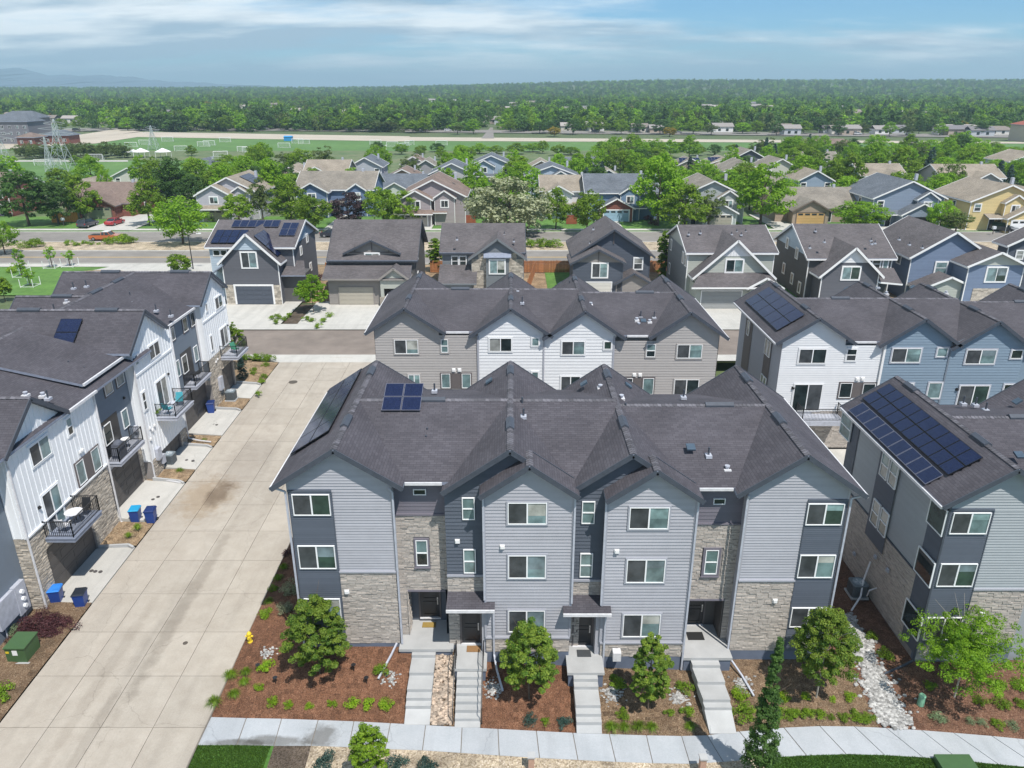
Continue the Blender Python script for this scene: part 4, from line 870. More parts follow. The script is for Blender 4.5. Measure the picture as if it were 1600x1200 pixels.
# balconies
for (y0, y1, xo, z, xi) in ((36.5, 39.5, -24.75, 3.0, -26.4), (44.7, 48.2, -26.0, 3.5, -26.98), (51.2, 54.4, -24.9, 3.9, -26.4), (57.7, 61.0, -26.0, 3.75, -26.98), (64.5, 67.4, -24.85, 3.9, -26.4)):
    q = MB(); q.box(xi, xo, y0, y1, z - .32, z); q.box(xi, xo + .04, y0 - .04, y1 + .04, z - .1, z - .04); b = q.build('balcony', M_GUTW if z != 3.0 else M_SOFF, lb)
    railing(b, [(xi + .05, y0 + .05, z), (xo - .06, y0 + .05, z), (xo - .06, y1 - .05, z), (xi + .05, y1 - .05, z)])
for (y0, y1, z0, z1, x) in ((36.35, 40.95, -.75, 2.3, -26.6), (44.2, 48.6, -.15, 2.6, -27.0), (51.2, 54.3, -.1, 2.6, -26.6), (56.9, 61.5, .0, 2.7, -27.0), (64.35, 66.95, .2, 2.6, -26.6)):
    garage_door(lb, Fr((x, 0, 0), (1, 0)), y0, y1, z0, z1, M_GAR, .02)
st = MB(); FB.box(st, 43.8, 49.25, 2.7, 3.4, 0, .05); FB.box(st, 55.45, 61.65, 2.8, 3.4, 0, .05); st.build_each('belt_course', M_GUTW, lb)
for pts in ([(-26.3, 35.02, 8.9), (-26.3, 35.02, -.9), (-25.9, 34.8, -1.0)], [(-26.28, 43.82, 8.9), (-26.28, 43.82, -.5), (-25.9, 43.6, -.6), (-24.9, 43.2, -.65)], [(-26.3, 49.2, 9.5), (-26.3, 49.2, -.1), (-25.8, 49.1, -.2), (-24.3, 48.9, -.35)], [(-26.3, 55.5, 9.5), (-26.3, 55.5, .1), (-25.5, 55.3, 0), (-24.4, 55.2, -.1)], [(-26.9, 61.62, 9.3), (-26.9, 61.62, 3.4)]): downspout(lb, pts, M_GUTL)
for fr, a, z in ((FE, 41.3, 6.0), (FE, 41.55, 6.0), (FE, 49.9, 3.6), (FE, 50.2, 3.3), (FE, 50.6, 3.5), (FE, 49.7, 2.8), (FE, 63.2, 3.9), (FE, 63.6, 4.0)): light_fixture(lb, fr, a, z, .03, s=.1)
for fr, a, z in ((FE, 36.6, 4.9), (FE, 54.1, 6.2), (FE, 67.0, 6.1), (FB, 48.4, 6.6)): light_fixture(lb, fr, a, z, .03, M_BLACK, .09, 'wall_lamp')
for fr, a, z, w, h in ((FE, 50.3, .9, .3, .45), (FE, 63.4, 1.2, .35, .6), (FE, 50.8, .3, .2, .35), (FB, 48.95, 3.8, .15, .2)):
    q = MB(); fr.box(q, a - w, a + w, z, z + h * 2, .02, .25); q.build('electric_meter', M_GUTW, lb)
# big utility cabinet with three meters on the near stone wall
q = MB(); F0.box(q, 32.2, 33.7, .0, 1.55, .02, .35); cab = q.build('meter_cabinet', M_GUTW, lb)
q = MB(); F0.box(q, 33.72, 34.6, -.2, 1.6, .02, .4); cab2 = q.build('meter_cabinet', M_GUTW, lb)
for z in (.2, .65, 1.1): q = MB(); q.tube(F0.p(34.15, z, .4), F0.p(34.15, z, .52), .13, 10); q.build('meter_dial', M_VINYL, cab2)
q = MB(); [q.tube(F0.p(a, -1.3, .2), F0.p(a, 0, .2), .04, 6) for a in (33.9, 34.1, 34.3, 32.6)]; q.build('conduit', M_GUTW, cab2)
for (x, y, z) in ((48, 552, 10.2), (70, 562, 9.8), (39, 495, 10.8), (16, 505, 10.6), (85, 485, 11), (115, 450, 11.3), (204, 465, 10.8), (109, 575, 9.6), (134, 584, 9.3), (75, 622, 9.8), (244, 485, 10.3), (267, 493, 10.1), (268, 425, 11.2), (135, 447, 11.3)): pipe_vent(lb, pz(x, y, z), .5)
for (x, y, z) in ((30, 560, 10.2), (45, 563, 10.1), (92, 577, 9.8), (40, 617, 9.9), (67, 618, 9.8), (62, 493, 10.9), (108, 495, 10.8), (141, 501, 10.6), (178, 502, 10.6), (50, 532, 10.6), (178, 466, 11), (205, 475, 10.6), (258, 436, 11.1), (266, 436, 11.1), (292, 437, 11), (22, 492, 10.9), (104, 472, 11.2)): hood_vent(lb, pz(x, y, z))
for (x, y, z) in ((-31, 37.7, 11.1), (-29.5, 51.7, 12.0), (-35, 51.7, 12.0), (-29.5, 64.3, 11.8), (-35.5, 64.3, 11.8), (-36, 57.5, 11.45)): ridge_vent(lb, (x, y, z), (1, 0, 0), 1.6)
for (y,) in ((46,), (57,), (60.5,)): ridge_vent(lb, (-34.2 if y < 51 else -32.7, y, 11.08 if y < 51 else 11.75), (0, 1, 0), 1.6)
us = Vector((0, 1, .72)).normalized(); ns = Vector((0, -.72, 1)).normalized(); tx = Vector((1, 0, 0))
p = Vector((-31.6, 49.0, 12.0 - 2.7 * .72 + .03)); solar_array('narrow solar array of two panels on the white rowhouse roof, left of the alley', p, tx, us, ns, 1, 2, 1.55, 1.2)
p = Vector((-38.2, 49.2, 12.0 - 2.5 * .72 + .03)); solar_array('solar array cut off by the left edge on the rowhouse roof', p, tx, us, ns, 2, 2, 1.05, 1.2)

# =============================================================== ground
def tab(t, x):
    if x <= t[0][0]: return t[0][1]
    for (a, u), (b, v) in zip(t, t[1:]):
        if x <= b: return u + (v - u) * (x - a) / (b - a)
    return t[-1][1]
def zal(y): return -1.0 + .026 * (min(y, 73.5) - 27)
ZB = [(-14.3, -.92), (-12.6, -.5), (-10.5, -.08), (-5, -.08), (0, -.42), (5, -.78), (9, -.92), (15, -.9), (18, -1.15), (21, -1.02), (26, -1.15), (34, -1.6)]
ZS = [(-14.3, -1.1), (-2, -1.25), (5, -1.38), (12, -1.5), (20, -1.75), (30, -2.1), (45, -2.6)]
UP = [(315, 1120), (385, 1122), (440, 1123), (497, 1125), (553, 1127), (610, 1130), (665, 1133), (722, 1136), (778, 1139), (838, 1142), (895, 1145), (952, 1147), (1010, 1149), (1065, 1150), (1105, 1149), (1155, 1143), (1225, 1137), (1281, 1134.5), (1335, 1135), (1385, 1137.5), (1440, 1141), (1490, 1145), (1550, 1150), (1620, 1157)]
LO = [(297, 1164), (370, 1164), (428, 1165), (486, 1165), (545, 1167), (602, 1170), (660, 1172), (720, 1176), (780, 1180), (843, 1184), (903, 1187), (962, 1190), (1020, 1192), (1078, 1193), (1130, 1190), (1190, 1184), (1260, 1180), (1322, 1178), (1382, 1179.5), (1442, 1183), (1500, 1188), (1560, 1194), (1625, 1200), (1695, 1210)]
def onz(x, y):
    z = -1.3
    for _ in range(4): p = pz(x, y, z); z = tab(ZS, p.x)
    p.z = z; return p
U = [onz(*p) for p in UP]; L_ = [onz(*p) for p in LO]
YS = [(p.x, p.y) for p in U]
def yside(x): return tab(YS, x)
def bh_(x, y): return gh(x, y) - (.12 if y < yside(x) + .06 else 0)
def gh(x, y):
    if y > 31.2:
        if x < -10.4: t = (x + 14.3) / 3.9; return zal(y) * (1 - t) + max(-.08, zal(y) + .3) * t
        return tab(ZB, x)
    ys = yside(x); t = max(0, min(1, (y - ys) / (31.2 - ys))); t = t * t * (3 - 2 * t) * .6 + t * .4
    zb = tab(ZB, x); zs_ = tab(ZS, x); return zs_ + (zb - zs_) * t
def smooth(t): t = max(0, min(1, t)); return t * t * (3 - 2 * t)
def th(x, y):
    """natural terrain height"""
    if y < 72: base = min(zal(y), -.4) - 1.6
    elif y < 80: base = -1.6 + 1.65 * (y - 72) / 8
    else: base = .05
    if y > 150: base -= .3 * smooth((y - 150) / 100)
    right = smooth((x / max(y, 1) + .25) / .5)
    hill = (10 + 25 * right) * smooth((y - 1350) / 1450) * (1 + .05 * noise.noise((x / 600, y / 900, 0)))
    if y > 3000: hill -= 14 * smooth((y - 3000) / 1500)
    return base + hill
M_GROUND = mat('ground_dry_grass', (0.06, 0.10, 0.035), 0.95, scale=.05, color2=(0.11, 0.13, 0.06), var2=.2, scale2=.6)
ys = [-30, 10] + [20 + 4 * i for i in range(20)] + [100, 130, 160, 200, 260, 330, 420, 520, 650, 800, 1000, 1200] + [1300 + 150 * i for i in range(26)] + [5500, 7000, 9500, 12500]
xs_ = [-1.2 + .08 * i for i in range(31)]
g = MB(); grid = [[(xf * (max(y, 60) + 90), y, th(xf * (max(y, 60) + 90), y)) for xf in xs_] for y in ys]
for r0, r1 in zip(grid, grid[1:]):
    for i in range(len(xs_) - 1): g.add((r0[i], r0[i + 1], r1[i + 1], r1[i]))
o = g.build('ground', M_GROUND, None, True); struct(o)

def sheet(name, pts, m, z=None, kind='structure', n=1):
    f = MB(); f.add([(p[0], p[1], p[2] if z is None else z) for p in pts]); o = f.build(name, m); o['kind'] = kind; return o
def rect(name, x0, x1, y0, y1, z, m, kind='structure'): return sheet(name, [(x0, y0, z), (x1, y0, z), (x1, y1, z), (x0, y1, z)], m, kind=kind)
# alley of concrete slabs
def conc(name, c1, c2, stains):
    m, t, b = _tree(name); N = NT(t); tc = N.n('ShaderNodeTexCoord'); P = N.n('ShaderNodeNewGeometry')
    n1 = N.n('ShaderNodeTexNoise', {'Vector': P.outputs['Position'], 'Scale': .9, 'Detail': 8.0, 'Roughness': .65}); r1 = N.n('ShaderNodeMapRange', {0: n1.outputs[0], 1: .3, 2: .7})
    mx = N.n('ShaderNodeMixRGB', {0: r1.outputs[0], 1: col4(c1), 2: col4(c2)}); o = mx.outputs[0]
    at = N.n('ShaderNodeAttribute', attribute_name='tint'); r3 = N.n('ShaderNodeMapRange', {0: at.outputs['Fac'], 3: .95, 4: 1.05}); o = N.n('ShaderNodeVectorMath', {0: o, 1: r3.outputs[0]}, operation='MULTIPLY').outputs[0]
    # tyre-darkened wheel lanes and streaks running along the alley
    mp = N.n('ShaderNodeMapping', {'Vector': P.outputs['Position'], 'Scale': (1.1, .07, 1)}); n2 = N.n('ShaderNodeTexNoise', {'Vector': mp.outputs[0], 'Scale': 1.0, 'Detail': 6.0, 'Roughness': .6}); r2 = N.n('ShaderNodeMapRange', {0: n2.outputs[0], 1: .48, 2: .72, 3: 1.0, 4: .86}); o = N.n('ShaderNodeVectorMath', {0: o, 1: r2.outputs[0]}, operation='MULTIPLY').outputs[0]
    for (x, y, rx, ry_, c, k) in stains:
        mp = N.n('ShaderNodeMapping', {'Vector': P.outputs['Position'], 'Location': (-x / rx, -y / ry_, 0), 'Scale': (1 / rx, 1 / ry_, 0)}); ln = N.n('ShaderNodeVectorMath', {0: mp.outputs[0]}, operation='LENGTH')
        nn = N.n('ShaderNodeTexNoise', {'Vector': P.outputs['Position'], 'Scale': 1.3, 'Detail': 8.0, 'Roughness': .7}); ad = N.n('ShaderNodeMath', {0: nn.outputs[0], 1: 1.6}, operation='MULTIPLY'); sm = N.n('ShaderNodeMath', {0: ln.outputs['Value'], 1: ad.outputs[0]}, operation='ADD')
        rr = N.n('ShaderNodeMapRange', {0: sm.outputs[0], 1: 1.35, 2: 1.85, 3: k, 4: 0.0}); mm = N.n('ShaderNodeMixRGB', {0: rr.outputs[0], 1: o, 2: col4(c)}, blend_type='MULTIPLY'); o = mm.outputs[0]
    wn_ = N.n('ShaderNodeTexNoise', {'Vector': P.outputs['Position'], 'Scale': 1.5, 'Detail': 6.0}); wv = N.n('ShaderNodeVectorMath', {0: wn_.outputs['Color'], 1: (.9, .9, 0)}, operation='MULTIPLY'); wa = N.n('ShaderNodeVectorMath', {0: P.outputs['Position'], 1: wv.outputs[0]}, operation='ADD')
    vc = N.n('ShaderNodeTexVoronoi', {'Vector': wa.outputs[0], 'Scale': .16}, feature='DISTANCE_TO_EDGE'); rc = N.n('ShaderNodeMapRange', {0: vc.outputs['Distance'], 1: .001, 2: .004, 3: .84, 4: 1.0}); o = N.n('ShaderNodeVectorMath', {0: o, 1: rc.outputs[0]}, operation='MULTIPLY').outputs[0]
    n4 = N.n('ShaderNodeTexNoise', {'Vector': P.outputs['Position'], 'Scale': 14.0, 'Detail': 4.0}); r4 = N.n('ShaderNodeMapRange', {0: n4.outputs[0], 1: .3, 2: .7, 3: .95, 4: 1.05}); o = N.n('ShaderNodeVectorMath', {0: o, 1: r4.outputs[0]}, operation='MULTIPLY').outputs[0]
    N.l(o, b.inputs['Base Color']); b.inputs['Roughness'].default_value = .85; b.inputs['Specular IOR Level'].default_value = .3
    bp = N.n('ShaderNodeBump', {'Height': n4.outputs[0], 'Strength': .15, 'Distance': .01}); N.l(bp.outputs[0], b.inputs['Normal']); return m
sa = pz(325, 780, -.7); sb = pz(350, 715, -.5); sc_ = pz(375, 730, -.4)
M_ALLEY = conc('alley_concrete', (0.355, 0.315, 0.265), (0.425, 0.385, 0.33), [(sa.x, sa.y, 2.2, 3.2, (.76, .66, .54), .75), (sa.x + .6, sa.y + .4, .9, 1.8, (.5, .45, .42), .7), (sc_.x + .3, sc_.y + 1, 2.2, 5.5, (.84, .83, .83), .8), (-19, 33, .8, 6, (.8, .8, .8), .5), (-18.7, 36, .5, 9, (.72, .71, .70), .75), (-20.6, 30, .4, 7, (.8, .79, .78), .6), (-17.2, 50, .7, 8, (.8, .79, .78), .6), (-19.4, 26.5, .35, 3, (.75, .74, .73), .6)])
M_JOINT = mat('slab_joint', (0.20, 0.18, 0.155), 0.95)
al = MB(); ya = [14 + 3.2 * i for i in range(20)]
for a, b in zip(ya, ya[1:]): al.slab([(-24.02, a, zal(a) - .045), (-14.28, a, zal(a) - .045), (-14.28, b, zal(b) - .045), (-24.02, b, zal(b) - .045)], .25)
alley = al.build('alley', M_JOINT); struct(alley); BASE[alley.name] = tuple(alley.location)
xc = [-24.0, -21.6, -19.15, -16.7, -14.3]
for a, b in zip(ya, ya[1:]):
    for c, d in zip(xc, xc[1:]):
        f = MB(); k = .014; dz = random.uniform(-.003, .003); f.slab([(c + k, a + k, zal(a) + dz), (d - k, a + k, zal(a) + dz), (d - k, b - k, zal(b) + dz), (c + k, b - k, zal(b) + dz)], .06); f.build('concrete_slab', M_ALLEY, alley)
# manhole covers in the alley
for (x, y, s, lab) in ((290, 1007, .13, 'small round cast iron cover in the near alley slabs'), (458, 598, .42, 'large round manhole cover near the far end of the alley')):
    p = pz(x, y, -.95 if y > 900 else .0); p.z = zal(p.y) + .006; f = MB(); f.lathe(p, [(s, -.01), (s, .012), (s * .85, .012), (s * .83, .006), (.01, .006)], 16); tag(f.build('manhole_cover', mat('cast_iron', (.09, .075, .06), .7, .3, 8)), lab, 'manhole')
# driveways, kerbs and planting strips along the left rowhouse
M_DRIVE = conc('driveway_concrete', (0.44, 0.43, 0.40), (0.51, 0.495, 0.46), [])
for (y0, y1, zi) in ((35.6, 41.0, -.75), (43.9, 49.0, -.2), (51.0, 54.6, -.12), (56.7, 61.6, 0), (64.2, 67.4, .18)):
    f = MB(); za, zb_ = zal(y0) + .004, zal(y1) + .004; f.slab([(-27.0, y0, zi), (-24.06, y0, za), (-24.06, y1, zb_), (-27.0, y1, zi)], .3); struct(f.build('driveway', M_DRIVE))
    k = MB(); k.bar((-26.4, y1 + .08, zi + .08), (-24.5, y1 + .08, zb_ + .08), .15, .22); k.bar((-24.5, y1 + .08, zb_ + .08), (-24.1, y1 - .15, zb_ + .04), .15, .2); struct(k.build('kerb', M_CONC))
for k, (x, y) in enumerate(((143, 892), (149, 893), (157, 893.5), (227.5, 779), (239, 780.5), (247, 776.5), (281.7, 719.5), (291.5, 719), (301.5, 720), (333, 663), (337, 660), (338.5, 664))):
    i = k // 3; yy = [38, 46, 53, 59][i]; p = pz(x, y, [-.68, -.35, -.25, -.1][i]); f = MB(); p.z += .02; f.lathe(p, [(.12, -.03), (.12, .012), (.01, .012)], 12)
    tag(f.build('drain_cover', M_GAR), 'small black round cover set in the %s of the left rowhouse' % ['first driveway from the viewer', 'second driveway from the viewer', 'third driveway from the viewer', 'fourth driveway from the viewer'][i], 'drain cover', 'round covers in driveway %s' % 'abcd'[i])
M_CHIP = speckle('wood_chip_tan', [(.10, .07, .045), (.26, .18, .11), (.36, .27, .17), (.19, .12, .07), (.42, .33, .22)], 22)
M_MULCH = speckle('mulch_red_brown', [(.06, .028, .017), (.14, .066, .038), (.20, .10, .058), (.11, .052, .031), (.26, .145, .09)], 30)
M_MULCH2 = speckle('mulch_tan_brown', [(.07, .045, .028), (.14, .09, .055), (.21, .15, .095), (.11, .065, .04), (.30, .23, .155)], 28)
M_RED3 = speckle('mulch_brown', [(.06, .03, .02), (.13, .065, .042), (.19, .105, .068), (.10, .05, .034), (.26, .16, .11)], 28)
def hsheet(name, x0, x1, y0, y1, hf, m, st=.3, amp=.03, edge=None):
    nx = max(2, int((x1 - x0) / st)); ny = max(2, int((y1 - y0) / st)); f = MB(); P = []
    for j in range(ny + 1):
        y = y0 + (y1 - y0) * j / ny; row = []
        for i in range(nx + 1):
            x = x0 + (x1 - x0) * i / nx; xx, yy = edge(x, y) if edge else (x, y)
            row.append((xx, yy, hf(xx, yy) + amp * noise.noise((xx * 1.7, yy * 1.7, 3)) + amp * .6 * noise.noise((xx * 6, yy * 6, 1))))
        P.append(row)
    for a, b in zip(P, P[1:]):
        for i in range(nx): f.add((a[i], a[i + 1], b[i + 1], b[i]))
    o = f.build(name, m, None, True); return struct(o)
for (y0, y1) in ((16, 35.6), (41.15, 43.8), (49.15, 50.95), (54.75, 56.6), (61.75, 64.1), (67.6, 73.2)):
    hsheet('planting_bed', -27.2, -24.05, y0, y1, lambda x, y: zal(y) + .02 + .03 * (-24.05 - x), M_CHIP if y0 > 40 else M_MULCH2, .4)
rect('planting_bed', -40, -27.2, 16, 36, -1.05, M_MULCH2); rect('planting_bed', -40, -27.2, 67.4, 74.5, .0, M_CHIP)
# beds around the centre rowhouse
hsheet('mulch_bed', -14.28, -10.4, 31.2, 45, gh, M_MULCH, .3); hsheet('mulch_bed', -14.28, -5.05, 27.2, 31.25, bh_, M_MULCH, .25); hsheet('mulch_bed', -1.45, 3.05, 26.3, 31.25, bh_, M_MULCH, .25)
hsheet('mulch_bed', 4.1, 9.6, 26.0, 31.25, bh_, M_MULCH2, .25); hsheet('mulch_bed', 9.6, 17.5, 26.0, 31.25, bh_, M_MULCH2, .25); hsheet('mulch_bed', 17.5, 40, 26.5, 31.4, bh_, M_RED3, .3); hsheet('mulch_bed', 15.9, 21.0, 31.2, 44, gh, M_RED3, .3)
rock_bed_floor = hsheet('gravel_bed', -5.05, -1.45, 26.9, 31.25, lambda x, y: bh_(x, y) - .05, M_MULCH2, .3)
# river rock, thrown one stone at a time
M_ROCK = mat('river_rock', (0.32, 0.27, 0.22), 0.85, .3, 3, tint=.5, coord='Object', color2=(.44, .34, .26)); M_ROCKW = mat('pale_rock', (0.34, 0.335, 0.325), 0.85, .3, 3, tint=.45, coord='Object')
def rocks(name, m, pts, hf, s0=.05, s1=.11, kind='stuff', lab=None):
    f = MB(); rnd = random.Random(5)
    for (x, y) in pts:
        s = rnd.uniform(s0, s1); f.blob((x, y, hf(x, y) + s * .25), s, s * rnd.uniform(.6, 1), s * rnd.uniform(.45, .7), 6, 4, .2, rnd=rnd)
    o = f.build(name, m); o['kind'] = kind; return o
rr = random.Random(11)
rocks('river_rocks', M_ROCK, [(rr.uniform(-3.88, -2.86), rr.uniform(27.15, 30.7)) for _ in range(900)], gh)
sw = [pz(1325, 960, -1.0), pz(1345, 1000, -1.05), pz(1365, 1060, -1.2), pz(1402, 1136, -1.75)]
pts = []
for a, b, n, w in zip(sw, sw[1:], (350, 700, 1100), (.35, .55, .72)):
    for _ in range(n): t = rr.random(); p = a.lerp(b, t); pts.append((p.x + rr.gauss(0, w * .5), p.y + rr.uniform(-.2, .2)))
rocks('river_rock_swale', M_ROCKW, pts, gh, .06, .14)
for (x, y, n, s) in ((418, 1021, 70, .38), (610, 1058, 55, .3), (770, 1078, 110, .42), (957, 1087, 120, .45), (1061, 1093, 110, .42), (1160, 1072, 110, .45)):
    p = pz(x, y, -.7); p = pz(x, y, gh(p.x, p.y)); rocks('splash_rocks', M_ROCKW, [(p.x + rr.gauss(0, s * .55), p.y + rr.gauss(0, s * .55)) for _ in range(n)], gh, .04, .085)
# sidewalk
f = MB()
for i in range(len(U) - 1): f.slab([L_[i] - Vector((0, 0, .03)), L_[i + 1] - Vector((0, 0, .03)), U[i + 1] - Vector((0, 0, .03)), U[i] - Vector((0, 0, .03))], .2)
side = f.build('sidewalk', M_JOINT); struct(side); M_WALK = conc('sidewalk_concrete', (0.36, 0.385, 0.41), (0.42, 0.44, 0.465), [])
# wet patch left by the sprinkler on the slabs at left
w0 = onz(500, 1150); w1 = onz(430, 1158); w2 = onz(370, 1161); M_WALKW = conc('sidewalk_concrete_wet', (0.36, 0.385, 0.41), (0.42, 0.44, 0.465), [(w0.x, w0.y, .9, .75, (.45, .43, .40), .9), (w1.x, w1.y, 1.8, .35, (.45, .43, .40), .9), (w2.x, w2.y, 1.6, .25, (.45, .43, .40), .9)])
for i in range(len(U) - 1):
    a, b, c, d = L_[i], L_[i + 1], U[i + 1], U[i]; k = .012
    f = MB(); f.slab([a.lerp(b, k), b.lerp(a, k), c.lerp(d, k), d.lerp(c, k)], .06); f.build('concrete_slab', M_WALKW if i < 5 else M_WALK, side)
# lower edge of the sidewalk: lawn, soil, gravel, lawn
def below(name, i0, i1, m, dz=-.02, depth=5.0, grass=False):
    f = MB()
    for i in range(i0, i1):
        for k in range(10):
            q = lambda P, kk: Vector((P.x, P.y - depth * kk / 10, P.z + dz - .04 * kk))
            f.add((q(L_[i], k + 1), q(L_[i + 1], k + 1), q(L_[i + 1], k), q(L_[i], k)))
    return struct(f.build(name, m))
M_GRASS = mat('lawn_grass', (0.045, 0.12, 0.018), 0.9, scale=5, color2=(0.085, 0.20, 0.03), var2=.3, scale2=.9, bump=.8, bscale=60)
M_GRASSB = mat('lawn_bright', (0.06, 0.145, 0.022), 0.9, scale=1.5, color2=(0.11, 0.22, 0.04), var2=.2, scale2=.3, bump=.5, bscale=40)
M_GRAV = speckle('gravel_tan', [(.20, .16, .11), (.38, .31, .22), (.50, .42, .31), (.28, .22, .16), (.58, .5, .4)], 16)
M_SOIL = speckle('dark_soil', [(.05, .04, .03), (.09, .07, .05), (.14, .11, .09), (.07, .055, .04)], 20)
below('lawn', 0, 2, M_GRASS); below('soil', 2, 3, M_SOIL); below('gravel', 3, 15, M_GRAV); below('lawn', 15, 23, M_GRASS)
# entry paths, landings and steps (each step its own piece)
def steps(label, landing, treads, x_of, th_=.17):
    root = thing('entry_steps', (landing[0], landing[2], landing[4]), label, 'steps')
    x0, x1, y0, y1, z = landing; f = MB(); f.box(x0, x1, y0, y1, z - .16, z); f.build('landing', M_CONC, root); f = MB(); f.box(x0 + .06, x1 - .06, y0 + .06, y1, z - 1.5, z - .16); f.build('landing_base', M_CONCF, root)
    yp = y0
    for tr_ in treads:
        y, zt = tr_[:2]; ze_ = tr_[2] if len(tr_) > 2 else zt
        a0, a1 = x_of(yp); b0, b1 = x_of(y); f = MB(); f.hexa([(b0, y, ze_ - .5), (b1, y, ze_ - .5), (a1, yp + .02, zt - .5), (a0, yp + .02, zt - .5)], [(b0, y, ze_), (b1, y, ze_), (a1, yp + .02, zt), (a0, yp + .02, zt)]); f.build('step', M_CONC, root); yp = y
    return root
def yz(x, y, z): return pz(x, y, z).y
tr = [(yz(665, 1023.7, -.03), -.03), (yz(665, 1051, -.2), -.2), (yz(660, 1077, -.38), -.38), (yz(655, 1090.5, -.56), -.56), (yz(655, 1103, -.74), -.74), (yz(655, 1105, -.92), -.92), (27.15, -1.2)]
steps('wide concrete path with shallow steps to the leftmost front door', (-5.75, -2.98, 30.7, 33.0, .15), tr[:5] + [(yside(-4.5) - .02, -.92, -1.2)], lambda y: (-5.08, -3.88))
st2 = steps('steep straight concrete stair with black handrails, second from the left', (-2.87, -1.25, 29.38, 31.2, .1), [(29.38 - .34 * (i + 1), .1 - .186 * (i + 1)) for i in range(6)] + [(yside(-2.1) - .02, -1.18, -1.235)], lambda y: (-2.7, -1.5))
tr = [(yz(915, y, z), z) for y, z in ((1061, -.18), (1073, -.36), (1102, -.54), (1115.5, -.72), (1128.5, -.9))] + [(yside(3.6) - .02, -1.06, -1.33)]
steps('concrete steps from the raised landing at the third front door', (2.72, 4.55, 29.25, 31.2, -.03), tr, lambda y: (3.02, 4.2))
tr = [(yz(1105, y, z), z) for y, z in ((1039.5, -.28), (1065.5, -.46), (1093, -.64), (1105.5, -.82))] + [(yside(9.9) - .02, -.98, -1.44)]
steps('slanting concrete path with steps to the rightmost front door', (8.66, 11.15, 30.39, 32.95, -.12), tr, lambda y: (9.05 + (30.4 - y) * .06, 10.45 + (30.4 - y) * .02))
q = MB(); q.box(-4.95, -3.75, 32.3, 33.0, .12, .3); 
for x in (-2.78, -1.42):
    h = MB(); h.tube((x, 29.4, .1), (x, 29.4, 1.1), .022); h.tube((x, 27.2, -1.2), (x, 27.2, -.25), .022); h.tube((x, 29.4, 1.05), (x, 27.2, -.25), .022); h.tube((x, 29.4, 1.05), (x, 30.3, 1.05), .022); h.tube((x, 30.3, .1), (x, 30.3, 1.05), .022)
    for yy in (29.6, 29.8, 30.0, 30.15): h.tube((x, yy, .1), (x, yy, 1.05), .012)
    tag(h.build('handrail', M_BLACK), 'black metal handrail on the %s side of the steep stair' % ('left' if x < -2 else 'right'), 'handrail')
for (x0, x1, y0, y1, z, m, lab) in ((-4.75, -4.05, 32.35, 32.75, .16, (.28, .19, .05), 'mustard doormat at the leftmost front door'), (-2.3, -1.6, 30.55, 31.0, .11, (.25, .14, .06), 'brown doormat under the second canopy door'), (3.3, 4.0, 30.35, 30.85, -.02, (.05, .055, .06), 'dark grey doormat at the third front door'), (9.2, 10.05, 31.7, 32.3, -.11, (.015, .015, .015), 'black doormat with pale lettering at the rightmost front door')):
    f = MB(); f.box(x0, x1, y0, y1, z, z + .025); o = f.build('doormat', mat('mat_' + lab.split()[0] + str(int(x0 * 10)), m, .95, .2, 20))
    tag(o, lab, 'doormat')
# rest of the near ground
rect('rear_drive', -10.4, 60, 42.5, 55.2, -.75, M_DRIVE)
f = MB(); f.slab([(-24.02, 73.3, zal(73) + .0), (-14.28, 73.3, zal(73)), (-10, 75.6, .22), (-29, 75.6, .22)], .2); struct(f.build('alley_apron', M_DRIVE))
M_ASPH = mat('asphalt_brown', (0.20, 0.168, 0.145), 0.95, .12, .6, var2=.12, scale2=.15, bump=.2, bscale=30); M_ASPG = mat('asphalt_grey', (0.21, 0.195, 0.18), 0.95, .1, .4, var2=.1, scale2=.1)
rect('side_street', -48, 120, 75.6, 84.2, .204, M_ASPH); rect('sidewalk_far', -48, 120, 84.2, 86.4, .30, M_DRIVE); rect('front_walk', -14, 120, 73.6, 75.5, .25, M_DRIVE)
for (a, b) in ((-37.2, -27.6), (-24.5, -14.6), (-12.3, -3), (11, 20), (22.5, 31.5), (38, 47), (57, 66)):
    rect('driveway', a, b, 86.2, 96.5, .31, M_DRIVE)
rect('planting_bed', -27.4, -24.6, 86.5, 95, .30, M_SOIL); rect('planting_bed', -14.5, -12.4, 86.5, 96, .30, M_CHIP)
o = rect('walkway', -25.6, -24.4, 86.4, 96, .315, M_DRIVE)
rect('yard_ground', -48, 140, 96.4, 119, .12, M_CHIP)
for (a, b, c, d) in ((-8.5, -4, 103, 112), (5, 12, 103, 116), (22, 28, 98, 112), (37, 39.5, 98, 112)): rect('lawn', a, b, c, d, .16, M_GRASSB)
# boulevard with landscaped median
rect('boulevard', -190, 200, 119.5, 129.4, .18, M_ASPG); rect('boulevard', -190, 200, 137.2, 147.2, .18, M_ASPG)
rect('median', -190, 200, 129.4, 137.2, .30, M_GRAV)
for y in (119.4, 129.4, 137.2, 147.3): f = MB(); f.box(-190, 200, y - .15, y + .15, .1, .32); struct(f.build('kerb', M_DRIVE))
for y in (124.3, 124.7): rect('road_marking', -190, 200, y - .08, y + .08, .186, mat('road_yellow', (.55, .36, .10), .8))
rect('sidewalk_far', -190, 200, 148.6, 150.4, .34, M_DRIVE); rect('verge', -190, 200, 147.4, 148.6, .30, M_GRASSB)
rect('park_lawn', -125, -62, 100, 117.2, .2, M_GRASSB); rect('park_path', -125, -55, 117.2, 119.2, .24, M_DRIVE)
f = MB(); f.add([(-66, 112, .26), (-50, 100, .26), (-44, 108, .26), (-44, 119.3, .26), (-62, 119.3, .26)]); struct(f.build('plaza', M_DRIVE))
